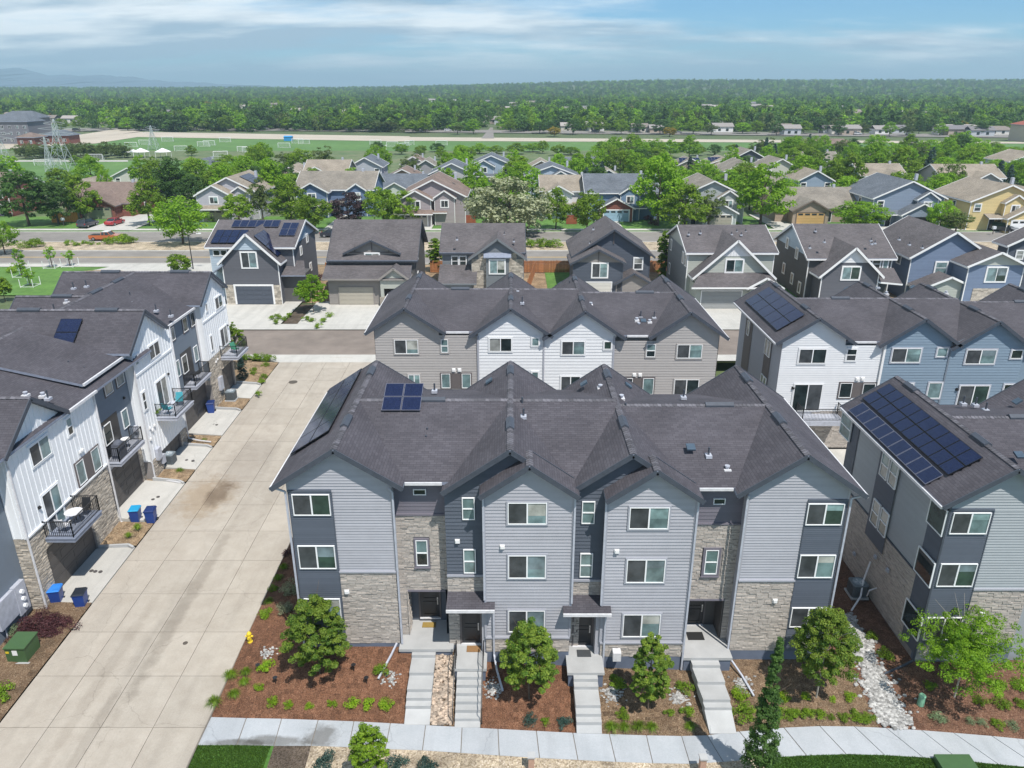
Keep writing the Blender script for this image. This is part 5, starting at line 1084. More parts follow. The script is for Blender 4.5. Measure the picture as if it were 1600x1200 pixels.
f = MB(); f.add([(-62.5 + 5.2 * math.cos(a * .35), 111.5 + 3.2 * math.sin(a * .35), .29) for a in range(18)]); struct(f.build('planting_bed', M_CHIP))
# lawns in front of the houses beyond the boulevard and the ground behind them
rect('front_lawns', -190, 200, 150.4, 166, .24, M_GRASSB)
rect('neighbourhood_ground', -260, 330, 166, 345, .02, mat('neighbourhood_ground', (0.06, 0.12, 0.035), .95, scale=.12, color2=(.16, .17, .09), var2=.2, scale2=.5))
M_FIELD = mat('field_turf', (0.068, 0.15, 0.035), .95, scale=.03, color2=(.10, .195, .05), var2=.12, scale2=.2)
M_PALE = mat('pale_road', (0.43, 0.38, 0.31), .95, .1, .05)
def psheet(name, pts, z, m): return sheet(name, [tuple(pz(x, y, z)) for x, y in pts], m)
psheet('soccer_field', [(-150, 300), (1640, 262), (1640, 221), (640, 220), (390, 217), (215, 212), (150, 222), (-150, 243)], 0.0, M_FIELD)
psheet('soccer_field', [(-150, 306), (420, 300), (420, 251), (-150, 251)], 0.05, M_FIELD); psheet('park_path', [(-150, 252.5), (200, 252.5), (200, 250.5), (-150, 250.5)], .12, M_DRIVE)
psheet('dirt_road', [(-150, 243), (150, 224), (215, 214), (640, 221), (640, 213), (220, 206), (140, 215), (-150, 233)], .1, M_PALE)
psheet('dirt_road', [(640, 220), (1640, 224.5), (1640, 222), (640, 214)], .1, M_PALE)
psheet('far_road', [(-150, 208), (300, 203), (1700, 216), (1700, 211), (300, 199), (-150, 203)], .1, M_ASPG)
psheet('far_street', [(752, 216), (772, 216), (770, 199), (766, 199)], .2, M_ASPG)
psheet('car_park', [(-100, 235), (150, 215), (220, 205), (180, 202), (100, 214), (-100, 225)], .15, M_PALE)
# mountains
m_ = MB(); rm = random.Random(3); prof = [(-60, 112), (-30, 118), (0, 112), (28, 106), (45, 110), (68, 118), (85, 119), (110, 117), (135, 120), (165, 118), (180, 120), (205, 120.5), (235, 125), (270, 128), (330, 130.5), (420, 133.5)]
for Yd, dz, nm in ((7000, 0, 0),):
    top = [py(x, y, Yd) for x, y in prof]; P = []
    for i in range(len(top) - 1):
        for k in range(6): t = k / 6; q = top[i].lerp(top[i + 1], t); q.z += rm.uniform(-8, 8); P.append(q)
    for k in range(5):
        pass
    rows = [[Vector((q.x + rm.uniform(-30, 30) * (k > 0), q.y - 500 * k, q.z * (1 - k / 5) ** 1.2 + (rm.uniform(-12, 12) if 0 < k < 5 else 0))) for q in P] for k in range(6)] 
    back = [Vector((q.x, q.y + 900, 0)) for q in P]
    for a, b in zip(rows, rows[1:]):
        for i in range(len(P) - 1): m_.add((b[i], b[i + 1], a[i + 1], a[i]))
    for i in range(len(P) - 1): m_.add((rows[0][i], rows[0][i + 1], back[i + 1], back[i]))
struct(m_.build('mountains', mat('mountain_rock', (.07, .11, .16), .95, .2, .002)))
# =============================================================== detached houses
M_SLATEW = mat('siding_slate_dark', (0.105, 0.108, 0.125), 0.7, 0.04, 2, tint=0.05)
M_CHARW = mat('siding_charcoal', (0.10, 0.098, 0.10), 0.7, 0.04, 2, tint=0.05)
M_PALEB = mat('siding_pale_blue', (0.42, 0.50, 0.58), 0.7, 0.03, 2, tint=0.03)
M_NAVY = mat('siding_navy_grey', (0.075, 0.088, 0.115), 0.7, 0.04, 2, tint=0.05)
M_BL7 = mat('siding_denim', (0.155, 0.205, 0.30), 0.7, 0.04, 2, tint=0.05)
M_SAGE = mat('siding_sage', (0.40, 0.42, 0.38), 0.7, 0.03, 2, tint=0.03)
M_TAUP = mat('siding_greige', (0.27, 0.25, 0.235), 0.7, 0.04, 2, tint=0.04)
M_GREYG = mat('siding_storm', (0.16, 0.175, 0.19), 0.7, 0.04, 2, tint=0.04)
def gblock(root, x0, x1, y0, y1, zb, ze, axis, zr, wm, rm, ov=.4, trim=None, e=.2, gm=None, sides='lr', th=.16, fov=None, zg=None, wall=True):
    trim = trim or M_FASC; fov = ov if fov is None else fov; r = MB(); fa = MB(); s = MB(); s2 = MB()
    F = Fr((0, y0, 0), (0, -1)); L = Fr((x0, 0, 0), (-1, 0)); Q = Fr((x1, 0, 0), (1, 0))
    if axis == 'y':
        xr = (x0 + x1) / 2; hw = (x1 - x0) / 2; p = (zr - ze) / hw; gable_y(r, fa, xr, hw + ov, hw + ov, zr + .16, p, y0 - fov, y1 + ov, th=th, fw=.26)
        siding(s, F, [(x0, zb), (x1, zb), (x1, ze), (x0, ze)], e); siding(s2 if gm else s, F, [(x0, ze), (x1, ze), (xr, zr)], e)
        for z_ in (x0 - ov, x1 + ov): fa.box(z_ - .04, z_ + .04, y0 - fov, y1 + ov, ze - ov * p - .1, ze - ov * p + .1)
    else:
        yr = (y0 + y1) / 2; hd = (y1 - y0) / 2; p = (zr - ze) / hd; gable_x(r, fa, yr, hd + fov, hd + ov, zr + .16, p, p, x0 - ov, x1 + ov, rakes=True, th=th, fw=.26)
        siding(s, F, [(x0, zb), (x1, zb), (x1, ze), (x0, ze)], e)
        if 'l' in sides: siding(s2 if gm else s, L, [(-y1, ze), (-y0, ze), (-yr, zr)], e)
        if 'r' in sides: siding(s2 if gm else s, Q, [(y0, ze), (y1, ze), (yr, zr)], e)
        fa.box(x0 - ov, x1 + ov, y0 - fov - .04, y0 - fov + .04, ze - fov * p - .1, ze - fov * p + .1)
    if 'l' in sides: siding(s, L, [(-y1, zb), (-y0, zb), (-y0, ze), (-y1, ze)], e)
    if 'r' in sides: siding(s, Q, [(y0, zb), (y1, zb), (y1, ze), (y0, ze)], e)
    c = MB(); c.box(x0 + .02, x1 - .02, y0 + .02, y1 - .02, zb - 1, ze - .02); c.build('wall', wm, root)
    s.build('siding', wm, root, kind='stuff')
    if gm: s2.build('gable_siding', gm, root, kind='stuff')
    r.build('roof', (rm, M_SOFF), root); fa.build('fascia', trim, root)
    k = MB()
    for x in (x0, x1): k.box(x - .06, x + .06, y0 - .05, y0 + .06, zb, ze)
    k.build('corner_board', trim if trim is M_WTRIM else wm, root)
    return F
def shed_roof(root, pts, rm, trim=None):
    r = MB(); r.slab(pts, .16, 0, 1); r.build('porch_roof', (rm, M_SOFF), root); f = MB(); f.bar(Vector(pts[0]) - Vector((0, .02, .08)), Vector(pts[1]) - Vector((0, .02, .08)), .06, .2); f.build('fascia', trim or M_FASC, root)
def roofbits(root, lst):
    for (x, y, z) in lst: pipe_vent(root, pz(x, y, z), .35, .06)
M_ROOFD = shingle('shingles_detached', (0.095, 0.086, 0.090), (0.13, 0.118, 0.122), .35, .16)
# D1
h = thing('house', (-33.5, 101, .3), 'dark slate house with white-trimmed steep gable and rooftop solar, left of its row', 'house')
gblock(h, -39.2, -28.4, 97.4, 109, .3, 7.4, 'x', 9.7, M_SLATEW, M_ROOFD, .45, M_WTRIM, gm=M_PALEB)
F = gblock(h, -36.9, -29.8, 95, 104, .3, 6.0, 'y', 9.4, M_SLATEW, M_ROOFD, .45, M_WTRIM)
s = MB(); siding(s, F, [(-35.4, 7.42), (-31.3, 7.42), (-33.35, 9.3)], .3, .02, .03); s.build('gable_siding', M_PALEB, h, kind='stuff')
s = MB(); siding(s, Fr((0, 97.36, 0), (0, -1)), [(-39.2, .4), (-36.9, .4), (-36.9, 7.3), (-39.2, 7.3)], .3, .02, .02); s.build('siding', M_PALEB, h, kind='stuff')
r = MB(); r.slab([(-38.6, 94.6, 4.3), (-36.7, 94.6, 5.6), (-36.7, 97.3, 5.6), (-38.6, 97.3, 4.3)], .16, 0, 1); r.slab([(-30.4, 95.6, 4.0), (-26.6, 95.6, 4.0), (-27.4, 98.5, 5.3), (-30, 98.5, 5.3)], .16, 0, 1); r.build_each('porch_roof', (M_ROOFD, M_SOFF), h)
q = MB(); q.box(-30, -27, 96.4, 100, .3, 3.9); q.build('wall', M_CHARW, h)
window(h, F, -34.35, -32.45, 5.15, 7.1, 'slider', (G_SCREEN, G_PALE), .03, M_WTRIM, .14); garage_door(h, F, -35.6, -30.9, .35, 2.75, M_NAVY, .03, M_WTRIM, tw=.22)
window(h, Fr((0, 97.34, 0), (0, -1)), -38.7, -37.9, 6.2, 6.9, 'fixed', (G_DARK,), .04, M_WTRIM); window(h, Fr((0, 97.34, 0), (0, -1)), -37.75, -37.0, 6.2, 6.9, 'fixed', (G_DARK,), .04, M_WTRIM)
QR = Fr((-28.38, 0, 0), (1, 0))
for (a, z) in ((101, 5.6), (104.6, 6.6), (105, 2.5)): window(h, QR, a - .4, a + .4, z, z + 1.0, 'fixed', (G_CURT,), .04, M_WTRIM, .12)
st = MB(); stones(st, F, -30.75, -29.8, .3, 2.9, d=.03, h=(.15, .3), w=(.2, .5)); stones(st, F, -36.9, -35.8, .3, 2.9, d=.03, h=(.15, .3), w=(.2, .5)); st.build('stonework', M_STONE2, h, kind='stuff')
for i, (x0, sx0, cc, rw) in enumerate(((-37.2, 2.8, 6, 1),)): solar_array('row of six solar panels high on the leftmost slate house roof', (-37.4, 101.2, 9.86 - 2.0 * .385 + .05), Vector((1, 0, 0)), Vector((0, 1, .385)).normalized(), Vector((0, -.385, 1)).normalized(), 6, 1, 1.05, 1.7, M_SOLL)
solar_array('wide dark solar field low on the leftmost slate house roof', (-39.0, 97.5, 9.86 - 5.7 * .385 + .05), Vector((1, 0, 0)), Vector((0, 1, .385)).normalized(), Vector((0, -.385, 1)).normalized(), 4, 2, 1.05, 1.6)
solar_array('two stacked solar panels near the right end of the leftmost slate house roof', (-30.6, 99.2, 9.86 - 4.0 * .385 + .05), Vector((1, 0, 0)), Vector((0, 1, .385)).normalized(), Vector((0, -.385, 1)).normalized(), 2, 2, 1.05, 1.6, M_SOLL)
pg = 3.4 / 3.55; solar_array('solar panels on the steep gable slope of the leftmost slate house', (-30.0, 95.6, 9.56 - 3.35 * pg + .05), Vector((0, 1, 0)), Vector((-1, 0, pg)).normalized(), Vector((pg, 0, 1)).normalized(), 4, 2, 1.05, 1.9)
# D2
h = thing('house', (-17.8, 101, .3), 'charcoal craftsman house with beige garage door, second from the left in its row', 'house')
gblock(h, -23.5, -12.7, 97.2, 109, .3, 5.9, 'x', 9.75, M_CHARW, M_ROOFD, .5)
gblock(h, -21.4, -15.0, 97.6, 102, 5.0, 6.6, 'y', 8.1, M_TAUP, M_ROOFD, .5, gm=M_TAUP)
F = Fr((0, 97.55, 0), (0, -1)); q = MB()
for a in (-20.4, -18.2, -16.0): F.box(q, a - .06, a + .06, 6.6, 7.4 if abs(a + 18.2) > 1 else 8.0, 0, .06)
F.box(q, -21.4, -15, 6.5, 6.66, 0, .06); q.build('gable_battens', M_DTRIM, h)
window(h, F, -19.1, -17.3, 4.85, 6.45, 'slider', (G_TEAL, G_PALE), .05, M_WTRIM, .14)
shed_roof(h, [(-24.2, 94.0, 3.9), (-13, 94.0, 3.9), (-13, 97.6, 5.3), (-24.2, 97.6, 5.3)], M_ROOFD, M_TAUP)
q = MB(); q.box(-23.6, -16.9, 94.9, 97.3, .3, 3.95); q.build('wall', M_TAUP, h); s = MB(); F = Fr((0, 94.88, 0), (0, -1)); siding(s, F, [(-23.6, .3), (-16.9, .3), (-16.9, 3.9), (-23.6, 3.9)], .2); s.build('siding', M_TAUP, h, kind='stuff')
garage_door(h, F, -22.3, -17.9, .33, 2.6, mat('garage_beige', (.40, .37, .31), .6, .04, 1), .03, M_TAUP)
gblock(h, -16.6, -13.4, 94.2, 97.2, 3.6, 4.0, 'y', 5.2, M_SAGE, M_ROOFD, .35, M_TAUP)
q = MB(); [q.box(x - .2, x + .2, 94.2, 94.6, .3, 3.7) for x in (-16.6, -13.4)]; q.build('porch_post', M_SAGE, h); q = MB(); [q.box(x - .35, x + .35, 94.05, 94.75, .3, 1.5) for x in (-16.6, -13.4)]; q.build('post_base', M_STONE2, h)
entry_door(h, Fr((0, 97.15, 0), (0, -1)), -15.6, -14.6, .35, 2.5); roofbits(h, ((580, 352, 9), (617, 358, 8.8)))
window(h, Fr((-12.68, 0, 0), (1, 0)), 100, 101, 5, 6.4, 'fixed', (G_CURT,), .04, M_WTRIM, .12); window(h, Fr((-12.68, 0, 0), (1, 0)), 99.5, 100.3, 1.8, 3.4, 'fixed', (G_CURT,), .04, M_WTRIM, .12)
# D3
h = thing('house', (-3.5, 102, .3), 'grey house with a tan stone front gable, third from the left in its row', 'house')
gblock(h, -9.2, 1.4, 99.4, 110, .3, 6.3, 'x', 9.0, M_GREYG, M_ROOFD, .4)
F = gblock(h, -5.3, 1.5, 98, 104, .3, 5.8, 'y', 8.2, M_GREYG, M_ROOFD, .45, M_GREYG)
st = MB(); stones(st, F, -5.3, 1.5, .3, 5.6, d=.02, h=(.12, .25), w=(.25, .7), holes=[(-3.4, -.4, .3, 6.6)]); stones(st, F, -4.4, .6, 5.6, 6.4, d=.02, h=(.12, .25), w=(.25, .7), holes=[(-3.4, -.4, .3, 6.6)]); st.build('stonework', M_STONE2, h, kind='stuff')
q = MB(); q.box(-3.4, -.4, 97.4, 98.1, .8, 5.9); q.build('box_bay', M_GREYG, h); q = MB(); q.slab([(-3.7, 97.1, 6.0), (-.1, 97.1, 6.0), (-.1, 98.1, 6.5), (-3.7, 98.1, 6.5)], .1); q.build('bay_roof', M_SOFF, h)
window(h, Fr((0, 97.38, 0), (0, -1)), -2.9, -.95, 3.85, 5.6, 'slider', (G_PALE, G_GREEN), .04, M_WTRIM, .14)
F = Fr((0, 99.35, 0), (0, -1)); [window(h, F, a, a + .85, 4.4, 5.7, 'hung', (G_DARK, G_DARK), .04, M_WTRIM, .08) for a in (-8.0, -6.95)]
shed_roof(h, [(-9.6, 95.6, 2.9), (-4.6, 95.6, 2.9), (-4.6, 99.4, 4.6), (-9.6, 99.4, 4.6)], M_ROOFD, M_GREYG); q = MB(); q.box(-9.3, -5.3, 96, 99.4, .3, 2.9); q.build('wall', M_GREYG, h)
roofbits(h, ((714, 374, 8), (788, 366, 8), (803, 377, 7.5), (800, 352, 8.8)))
# D4
h = thing('house', (13.5, 103, .3), 'navy grey house with two taupe gables, behind the centre rowhouse roofs', 'house')
gblock(h, 8.6, 18.6, 101, 111, .3, 5.6, 'y', 8.9, M_NAVY, M_ROOFD, .6, M_FASC)
F = gblock(h, 8.1, 14.6, 98.3, 103, .3, 5.1, 'y', 6.75, M_NAVY, M_ROOFD, .5, M_FASC, gm=M_TAUP)
window(h, F, 10.6, 12.6, 3.1, 4.95, 'slider', (G_SCREEN, G_PALE), .04, M_WTRIM, .14); F2 = Fr((0, 100.95, 0), (0, -1)); window(h, F2, 16.5, 17.6, 3.6, 5.1, 'hung', (G_SCREEN, G_CURT), .04, M_WTRIM, .14)
q = MB(); F.box(q, 11.3, 11.42, 5.1, 6.6, 0, .07); F2.box(q, 13.55, 13.67, 7, 8.6, 0, .07); q.build('gable_battens', M_DTRIM, h)
gblock(h, 13.9, 18.4, 98.3, 101, .3, 2.3, 'y', 3.6, M_TAUP, M_ROOFD, .4, M_FASC); garage_door(h, F, 9.2, 13.2, .3, 2.4, mat('garage_cream', (.62, .60, .55), .6, .04, 1), .03, M_WTRIM)
roofbits(h, ((927, 358, 8), (961, 362, 8), (953, 366, 8), (922, 380, 7)))
# D5
h = thing('house', (28, 101, .3), 'pale sage house with a tall white-edged gable and skirt roof over its garage', 'house')
gblock(h, 22.7, 33.8, 96.6, 109, .3, 6.8, 'x', 9.1, M_SAGE, M_ROOFD, .4, M_WTRIM)
s = MB(); siding(s, Fr((22.66, 0, 0), (-1, 0)), [(-109, .4), (-96.6, .4), (-96.6, 6.8), (-109, 6.8)], .22); s.build('siding', M_GREYG, h, kind='stuff')
F = gblock(h, 23.4, 33.0, 94.4, 102, 3.4, 4.3, 'y', 8.7, M_SAGE, M_ROOFD, .5, M_WTRIM)
s = MB(); bnb(s, F, [(26.0, 6.75), (30.4, 6.75), (28.2, 8.55)], .35, .04); s.build('board_and_batten', M_WHITE, h)
window(h, F, 27.1, 29.2, 4.75, 6.3, 'slider', (G_DARK, G_TEAL), .05, M_WTRIM, .16)
shed_roof(h, [(22.4, 92, 3.3), (33.6, 92, 3.3), (32.4, 94.5, 4.7), (24.0, 94.5, 4.7)], M_ROOFD, M_WTRIM); gblock(h, 29.8, 33.6, 92.4, 94.5, 3.0, 3.3, 'y', 4.4, M_SAGE, M_ROOFD, .4, M_WTRIM)
q = MB(); q.box(23.2, 33.2, 93, 102, .3, 3.3); q.build('wall', M_SAGE, h); garage_door(h, Fr((0, 93, 0), (0, -1)), 24, 29, .3, 2.6, mat('garage_grey', (.30, .31, .31), .6, .04, 1), .03, M_WTRIM)
L = Fr((22.64, 0, 0), (-1, 0)); [window(h, L, -y - .4, -y + .4, z, z + 1.4, 'fixed', (G_CURT,), .04, M_WTRIM, .1) for y, z in ((107, 5), (99, 4.9), (97.4, 4.9), (107, 1.6))]
roofbits(h, ((1076, 366, 8.5), (1094, 364, 8.6), (1143, 366, 8.4), (1151, 362, 8.6), (1158, 367, 8.4), (1165, 362, 8.6), (1181, 371, 8)))
# D6
h = thing('house', (43.8, 101, .3), 'dark house with white-trimmed front gable, between the sage house and the blue house', 'house')
gblock(h, 38.6, 49.4, 97.2, 110, .3, 6.0, 'x', 9.1, M_CHARW, M_ROOFD, .45, M_WTRIM, gm=M_PALEB)
F = gblock(h, 39.4, 46.6, 94.3, 102, .3, 4.5, 'y', 7.8, M_SLATEW, M_ROOFD, .5, M_WTRIM)
s = MB(); siding(s, F, [(41.0, 5.95), (45.0, 5.95), (43, 7.65)], .3, .02, .03); s.build('gable_siding', M_WHITE, h, kind='stuff')
window(h, F, 41.9, 44.1, 3.8, 5.4, 'slider', (G_PALE, G_GREEN), .05, M_WTRIM, .15); shed_roof(h, [(46.6, 94.2, 3.5), (49.8, 94.2, 3.2), (49.8, 97.2, 4.6), (46.6, 97.2, 4.8)], M_ROOFD, M_WTRIM)
F = Fr((0, 97.15, 0), (0, -1)); window(h, F, 46.9, 47.9, 4.6, 5.7, 'hung', (G_DARK, G_DARK), .04, M_WTRIM, .12); window(h, F, 48.3, 48.9, 3.6, 5.7, 'fixed', (G_PALE,), .04, M_WTRIM, .12)
L = Fr((38.56, 0, 0), (-1, 0)); [window(h, L, -y - .4, -y + .4, z, z + 1.3, 'fixed', (G_CURT,), .04, M_WTRIM, .14) for y, z in ((105.5, 5.6), (101.5, 5.0), (105.6, 2.0), (102, 1.4), (99, .9))]
roofbits(h, ((1274, 361, 8.6), (1265, 387, 7.5), (1288, 378, 8), (1361, 376, 8), (1367, 380, 8), (1362, 381, 8)))
# D7
h = thing('house', (58.5, 101, .3), 'denim blue house with a grey-white gable at the right, beyond the blue rowhouse', 'house')
gblock(h, 52.3, 62.4, 98, 110, .3, 6.0, 'y', 9.1, M_BL7, M_ROOFD, .5, M_WTRIM, gm=M_BL7)
F = gblock(h, 57.9, 64.9, 94.4, 100, .3, 5.6, 'y', 7.2, M_BL7, M_ROOFD, .5, M_WTRIM, gm=M_SAGE)
window(h, F, 60.3, 62.8, 3.5, 5.3, 'slider', (G_PALE, G_GREEN), .05, M_WTRIM, .15); window(h, Fr((0, 97.95, 0), (0, -1)), 55.65, 57.1, 3.7, 5.2, 'hung', (G_PALE, G_PALE), .05, M_WTRIM, .15)
L = Fr((52.26, 0, 0), (-1, 0)); [window(h, L, -y - .5, -y + .5, z, z + 1.3, 'fixed', (G_CURT,), .04, M_WTRIM, .12) for y, z in ((106, 4.6), (101, 4.4), (105, 1.6))]
gblock(h, 52.8, 59.6, 95, 98, .3, 2.4, 'y', 3.9, M_SAGE, M_ROOFD, .4, M_WTRIM); s = MB(); q = MB(); st = MB(); stones(st, F, 59, 64.9, .3, 2.6, d=.02, h=(.12, .25), w=(.25, .7)); st.build('stonework', M_STONE2, h, kind='stuff')
roofbits(h, ((1405, 374, 8), (1421, 382, 7.6), (1441, 387, 7.4), (1467, 363, 8.6)))
# D8
h = thing('house', (71, 101, .3), 'dark green-grey house cut off by the right edge', 'house')
gblock(h, 66.0, 78, 100, 102.2, .3, 7.2, 'y', 10.2, M_NAVY, M_ROOFD, .6, M_WTRIM); window(h, Fr((0, 99.95, 0), (0, -1)), 67.2, 68.1, 5.2, 6.3, 'hung', (G_CURT, G_CURT), .05, M_WTRIM, .12)

# =============================================================== houses beyond the boulevard
HM = {}
def hm(c, name):
    if name not in HM: HM[name] = mat('paint_' + name, c, .75, .04, 2, tint=.03)
    return HM[name]
RB = shingle('shingles_brown', (.17, .125, .105), (.22, .165, .14), .4, .2); RG = shingle('shingles_greybrown', (.19, .17, .145), (.25, .225, .19), .4, .2); RS = shingle('shingles_slate', (.10, .115, .135), (.14, .155, .18), .4, .2); RT = shingle('shingles_tan', (.24, .205, .165), (.30, .26, .21), .4, .2)
M_BRICK = mat('red_brick', (.20, .075, .055), .9, .25, 3, tint=.2)
def ghouse(label, px, ry, w, d, st, wm, rm, wing=0, ww=6.5, gar=None, trim=M_WTRIM, wing2=None, yb=None, ridge='x', gm=None, extra=None, brick=False, det=True, z0=.3, group=None):
    """house facing us; placed by its ridge. wing: x offset of the projecting garage gable"""
    ze = 2.9 if st == 1 else 5.6; zr = ze + d * .5 * .42; zrw = z0 + zr
    p = pz(px, ry, zrw); yf = p.y - d / 2; cx = p.x
    root = thing('house', (cx, p.y, z0), label, 'house', group)
    gblock(root, cx - w / 2, cx + w / 2, yf, yf + d, z0, z0 + ze, ridge, zrw, wm, rm, .5, trim, e=.3, gm=gm, sides='lr')
    F0_ = Fr((0, yf - .03, 0), (0, -1))
    if wing is not None:
        x0 = cx + wing - ww / 2; x1 = x0 + ww; h1 = z0 + (2.8 if (st == 1 or extra == 'low') else 5.4)
        F = gblock(root, x0, x1, yf - 3, yf + d * .4, z0, h1, 'y', h1 + ww * .27, M_BRICK if brick else wm, rm, .45, trim, e=.3, gm=gm)
        if gar: garage_door(root, F, x0 + .8, x1 - .8, z0, z0 + 2.3, gar, .03, trim, lites=4, tw=.2)
        if st == 2 and extra != 'low':
            window(root, F, cx + wing - .8, cx + wing + .8, z0 + 3.7, z0 + 5.0, 'slider', None, .04, M_WTRIM, .18)
            r = MB(); shed_roof(root, [(x0 - .5, yf - 4.4, z0 + 2.7), (x1 + .5, yf - 4.4, z0 + 2.7), (x1 + .2, yf - 2.9, z0 + 3.4), (x0 - .2, yf - 2.9, z0 + 3.4)], rm, trim)
    if wing2 is not None and det:
        x2 = cx + wing2; zt = z0 + (5.5 if st == 2 else 2.8)
        F = gblock(root, x2 - 2.0, x2 + 2.0, yf - 1.2, yf + 3, z0, zt, 'y', zt + 1.3, wm, rm, .35, trim, e=.3, gm=gm); window(root, F, x2 - .7, x2 + .7, zt - 1.9, zt - .6, 'slider', None, .04, M_WTRIM, .18)
    if det:
        for a in ((-.36, .36) if wing2 is None else (-.4,)):
            xa = cx + a * w
            if wing is not None and abs(xa - cx - wing) < ww / 2 + .7: continue
            window(root, F0_, xa - .6, xa + .6, z0 + ze - 1.9, z0 + ze - .6, 'hung', None, .04, M_WTRIM, .15)
        xa = cx + w / 2; Q = Fr((xa + .03, 0, 0), (1, 0)) if cx < 0 else Fr((cx - w / 2 - .03, 0, 0), (-1, 0))
        aa = yf + d * .4; aa = aa if cx < 0 else -aa; window(root, Q, aa - .5, aa + .5, z0 + ze - 1.9, z0 + ze - .7, 'fixed', (G_DARK,), .04, M_WTRIM, .12)
        xd = cx + (wing or 0) + (ww / 2 + 1.3) * (1 if (wing or 0) <= 0 else -1); entry_door(root, F0_, xd - .5, xd + .5, z0, z0 + 2.1, .04, M_DOOR, trim=M_WTRIM)
        if st == 2: shed_roof(root, [(xd - 1.8, yf - 2.0, z0 + 2.6), (xd + 1.8, yf - 2.0, z0 + 2.6), (xd + 1.8, yf, z0 + 3.2), (xd - 1.8, yf, z0 + 3.2)], rm, trim)
        c = MB(); c.box(cx + .3 * w, cx + .3 * w + .5, p.y - .3, p.y + .3, zrw - .6, zrw + .7); c.build('chimney', M_GUTW, root)
    return root, cx, yf, p
w_ = ghouse
r_, cx, yf, p = w_('brown-roofed brick ranch house with two sage garage doors, behind the orange pickup', 176, 285, 14.5, 16, 1, M_BRICK, RB, 1.2, 7.5, hm((.26, .28, .19), 'sage_door'), hm((.12, .09, .075), 'umber'), brick=True, gm=None)
F = Fr((0, yf - 1.5, 0), (0, -1)); gblock(r_, cx - 6.6, cx - 2.3, yf - 1.5, yf + 4, .3, 3.1, 'y', 4.6, hm((.26, .28, .19), 'sage_door'), RB, .4, hm((.12, .09, .075), 'umber')); garage_door(r_, F, cx - 6.0, cx - 3.0, .3, 2.5, hm((.26, .28, .19), 'sage_door'), .03, M_BRICK, lites=3)
w_('grey two-storey house with blue solar panels on a tan roof, left of the lime tree', 372, 272, 12, 14, 2, hm((.42, .42, .46), 'pale_mauve'), RT, -2.2, 7, hm((.34, .28, .22), 'tan_door'), ridge='y', wing2=2.6)
w_('blue two-storey house under a wide grey-brown roof, left of the purple tree', 531, 268, 16.5, 14, 2, hm((.13, .19, .31), 'house_blue'), RG, -4.2, 6.5, hm((.30, .34, .36), 'blue_door'), wing2=5)
w_('mauve two-storey house with brown roof, left of the pale silver tree', 681, 275, 13, 15, 2, hm((.33, .29, .30), 'mauve'), RB, -3.2, 6, hm((.40, .36, .33), 'putty_door'), ridge='y', wing2=2.4)
w_('blue house with slate roof and brick garage front, behind the navy grey house', 967, 272, 15, 14, 2, hm((.15, .23, .34), 'sky_blue'), RS, -1.5, 6.8, hm((.26, .40, .50), 'teal_door'), extra='low', brick=True, wing2=1.5)
w_('grey-green house with white porch rail half hidden by trees right of centre', 1103, 277, 13, 14, 2, hm((.36, .39, .39), 'grey_green'), RG, 1, 6.5, hm((.36, .33, .28), 'putty_door2'), ridge='y', extra='low', wing2=3)
w_('tan single-storey house with orange wooden garage door', 1262, 293, 17.5, 15, 1, hm((.33, .26, .20), 'tan_brown'), RG, -2.6, 7.2, hm((.52, .33, .14), 'oak_door'), hm((.16, .125, .10), 'umber2'), wing2=None)
r_, cx8, yf8, p8 = w_('slate blue house whose open garage holds a dark red car', 1398, 277, 14, 15, 2, hm((.21, .26, .34), 'slate_blue'), RS, 1.5, 7.5, None, ridge='y', extra='low', wing2=3.2)
w_('yellow two-storey house with a white garage door at the right', 1547, 283, 14, 14, 2, hm((.60, .48, .24), 'butter'), RT, 2.5, 7, hm((.80, .80, .80), 'white_door'), ridge='y', extra='low', wing2=1)
w_('brick house cut off by the left edge behind dark trees', -12, 270, 13, 13, 2, M_BRICK, RB, None)
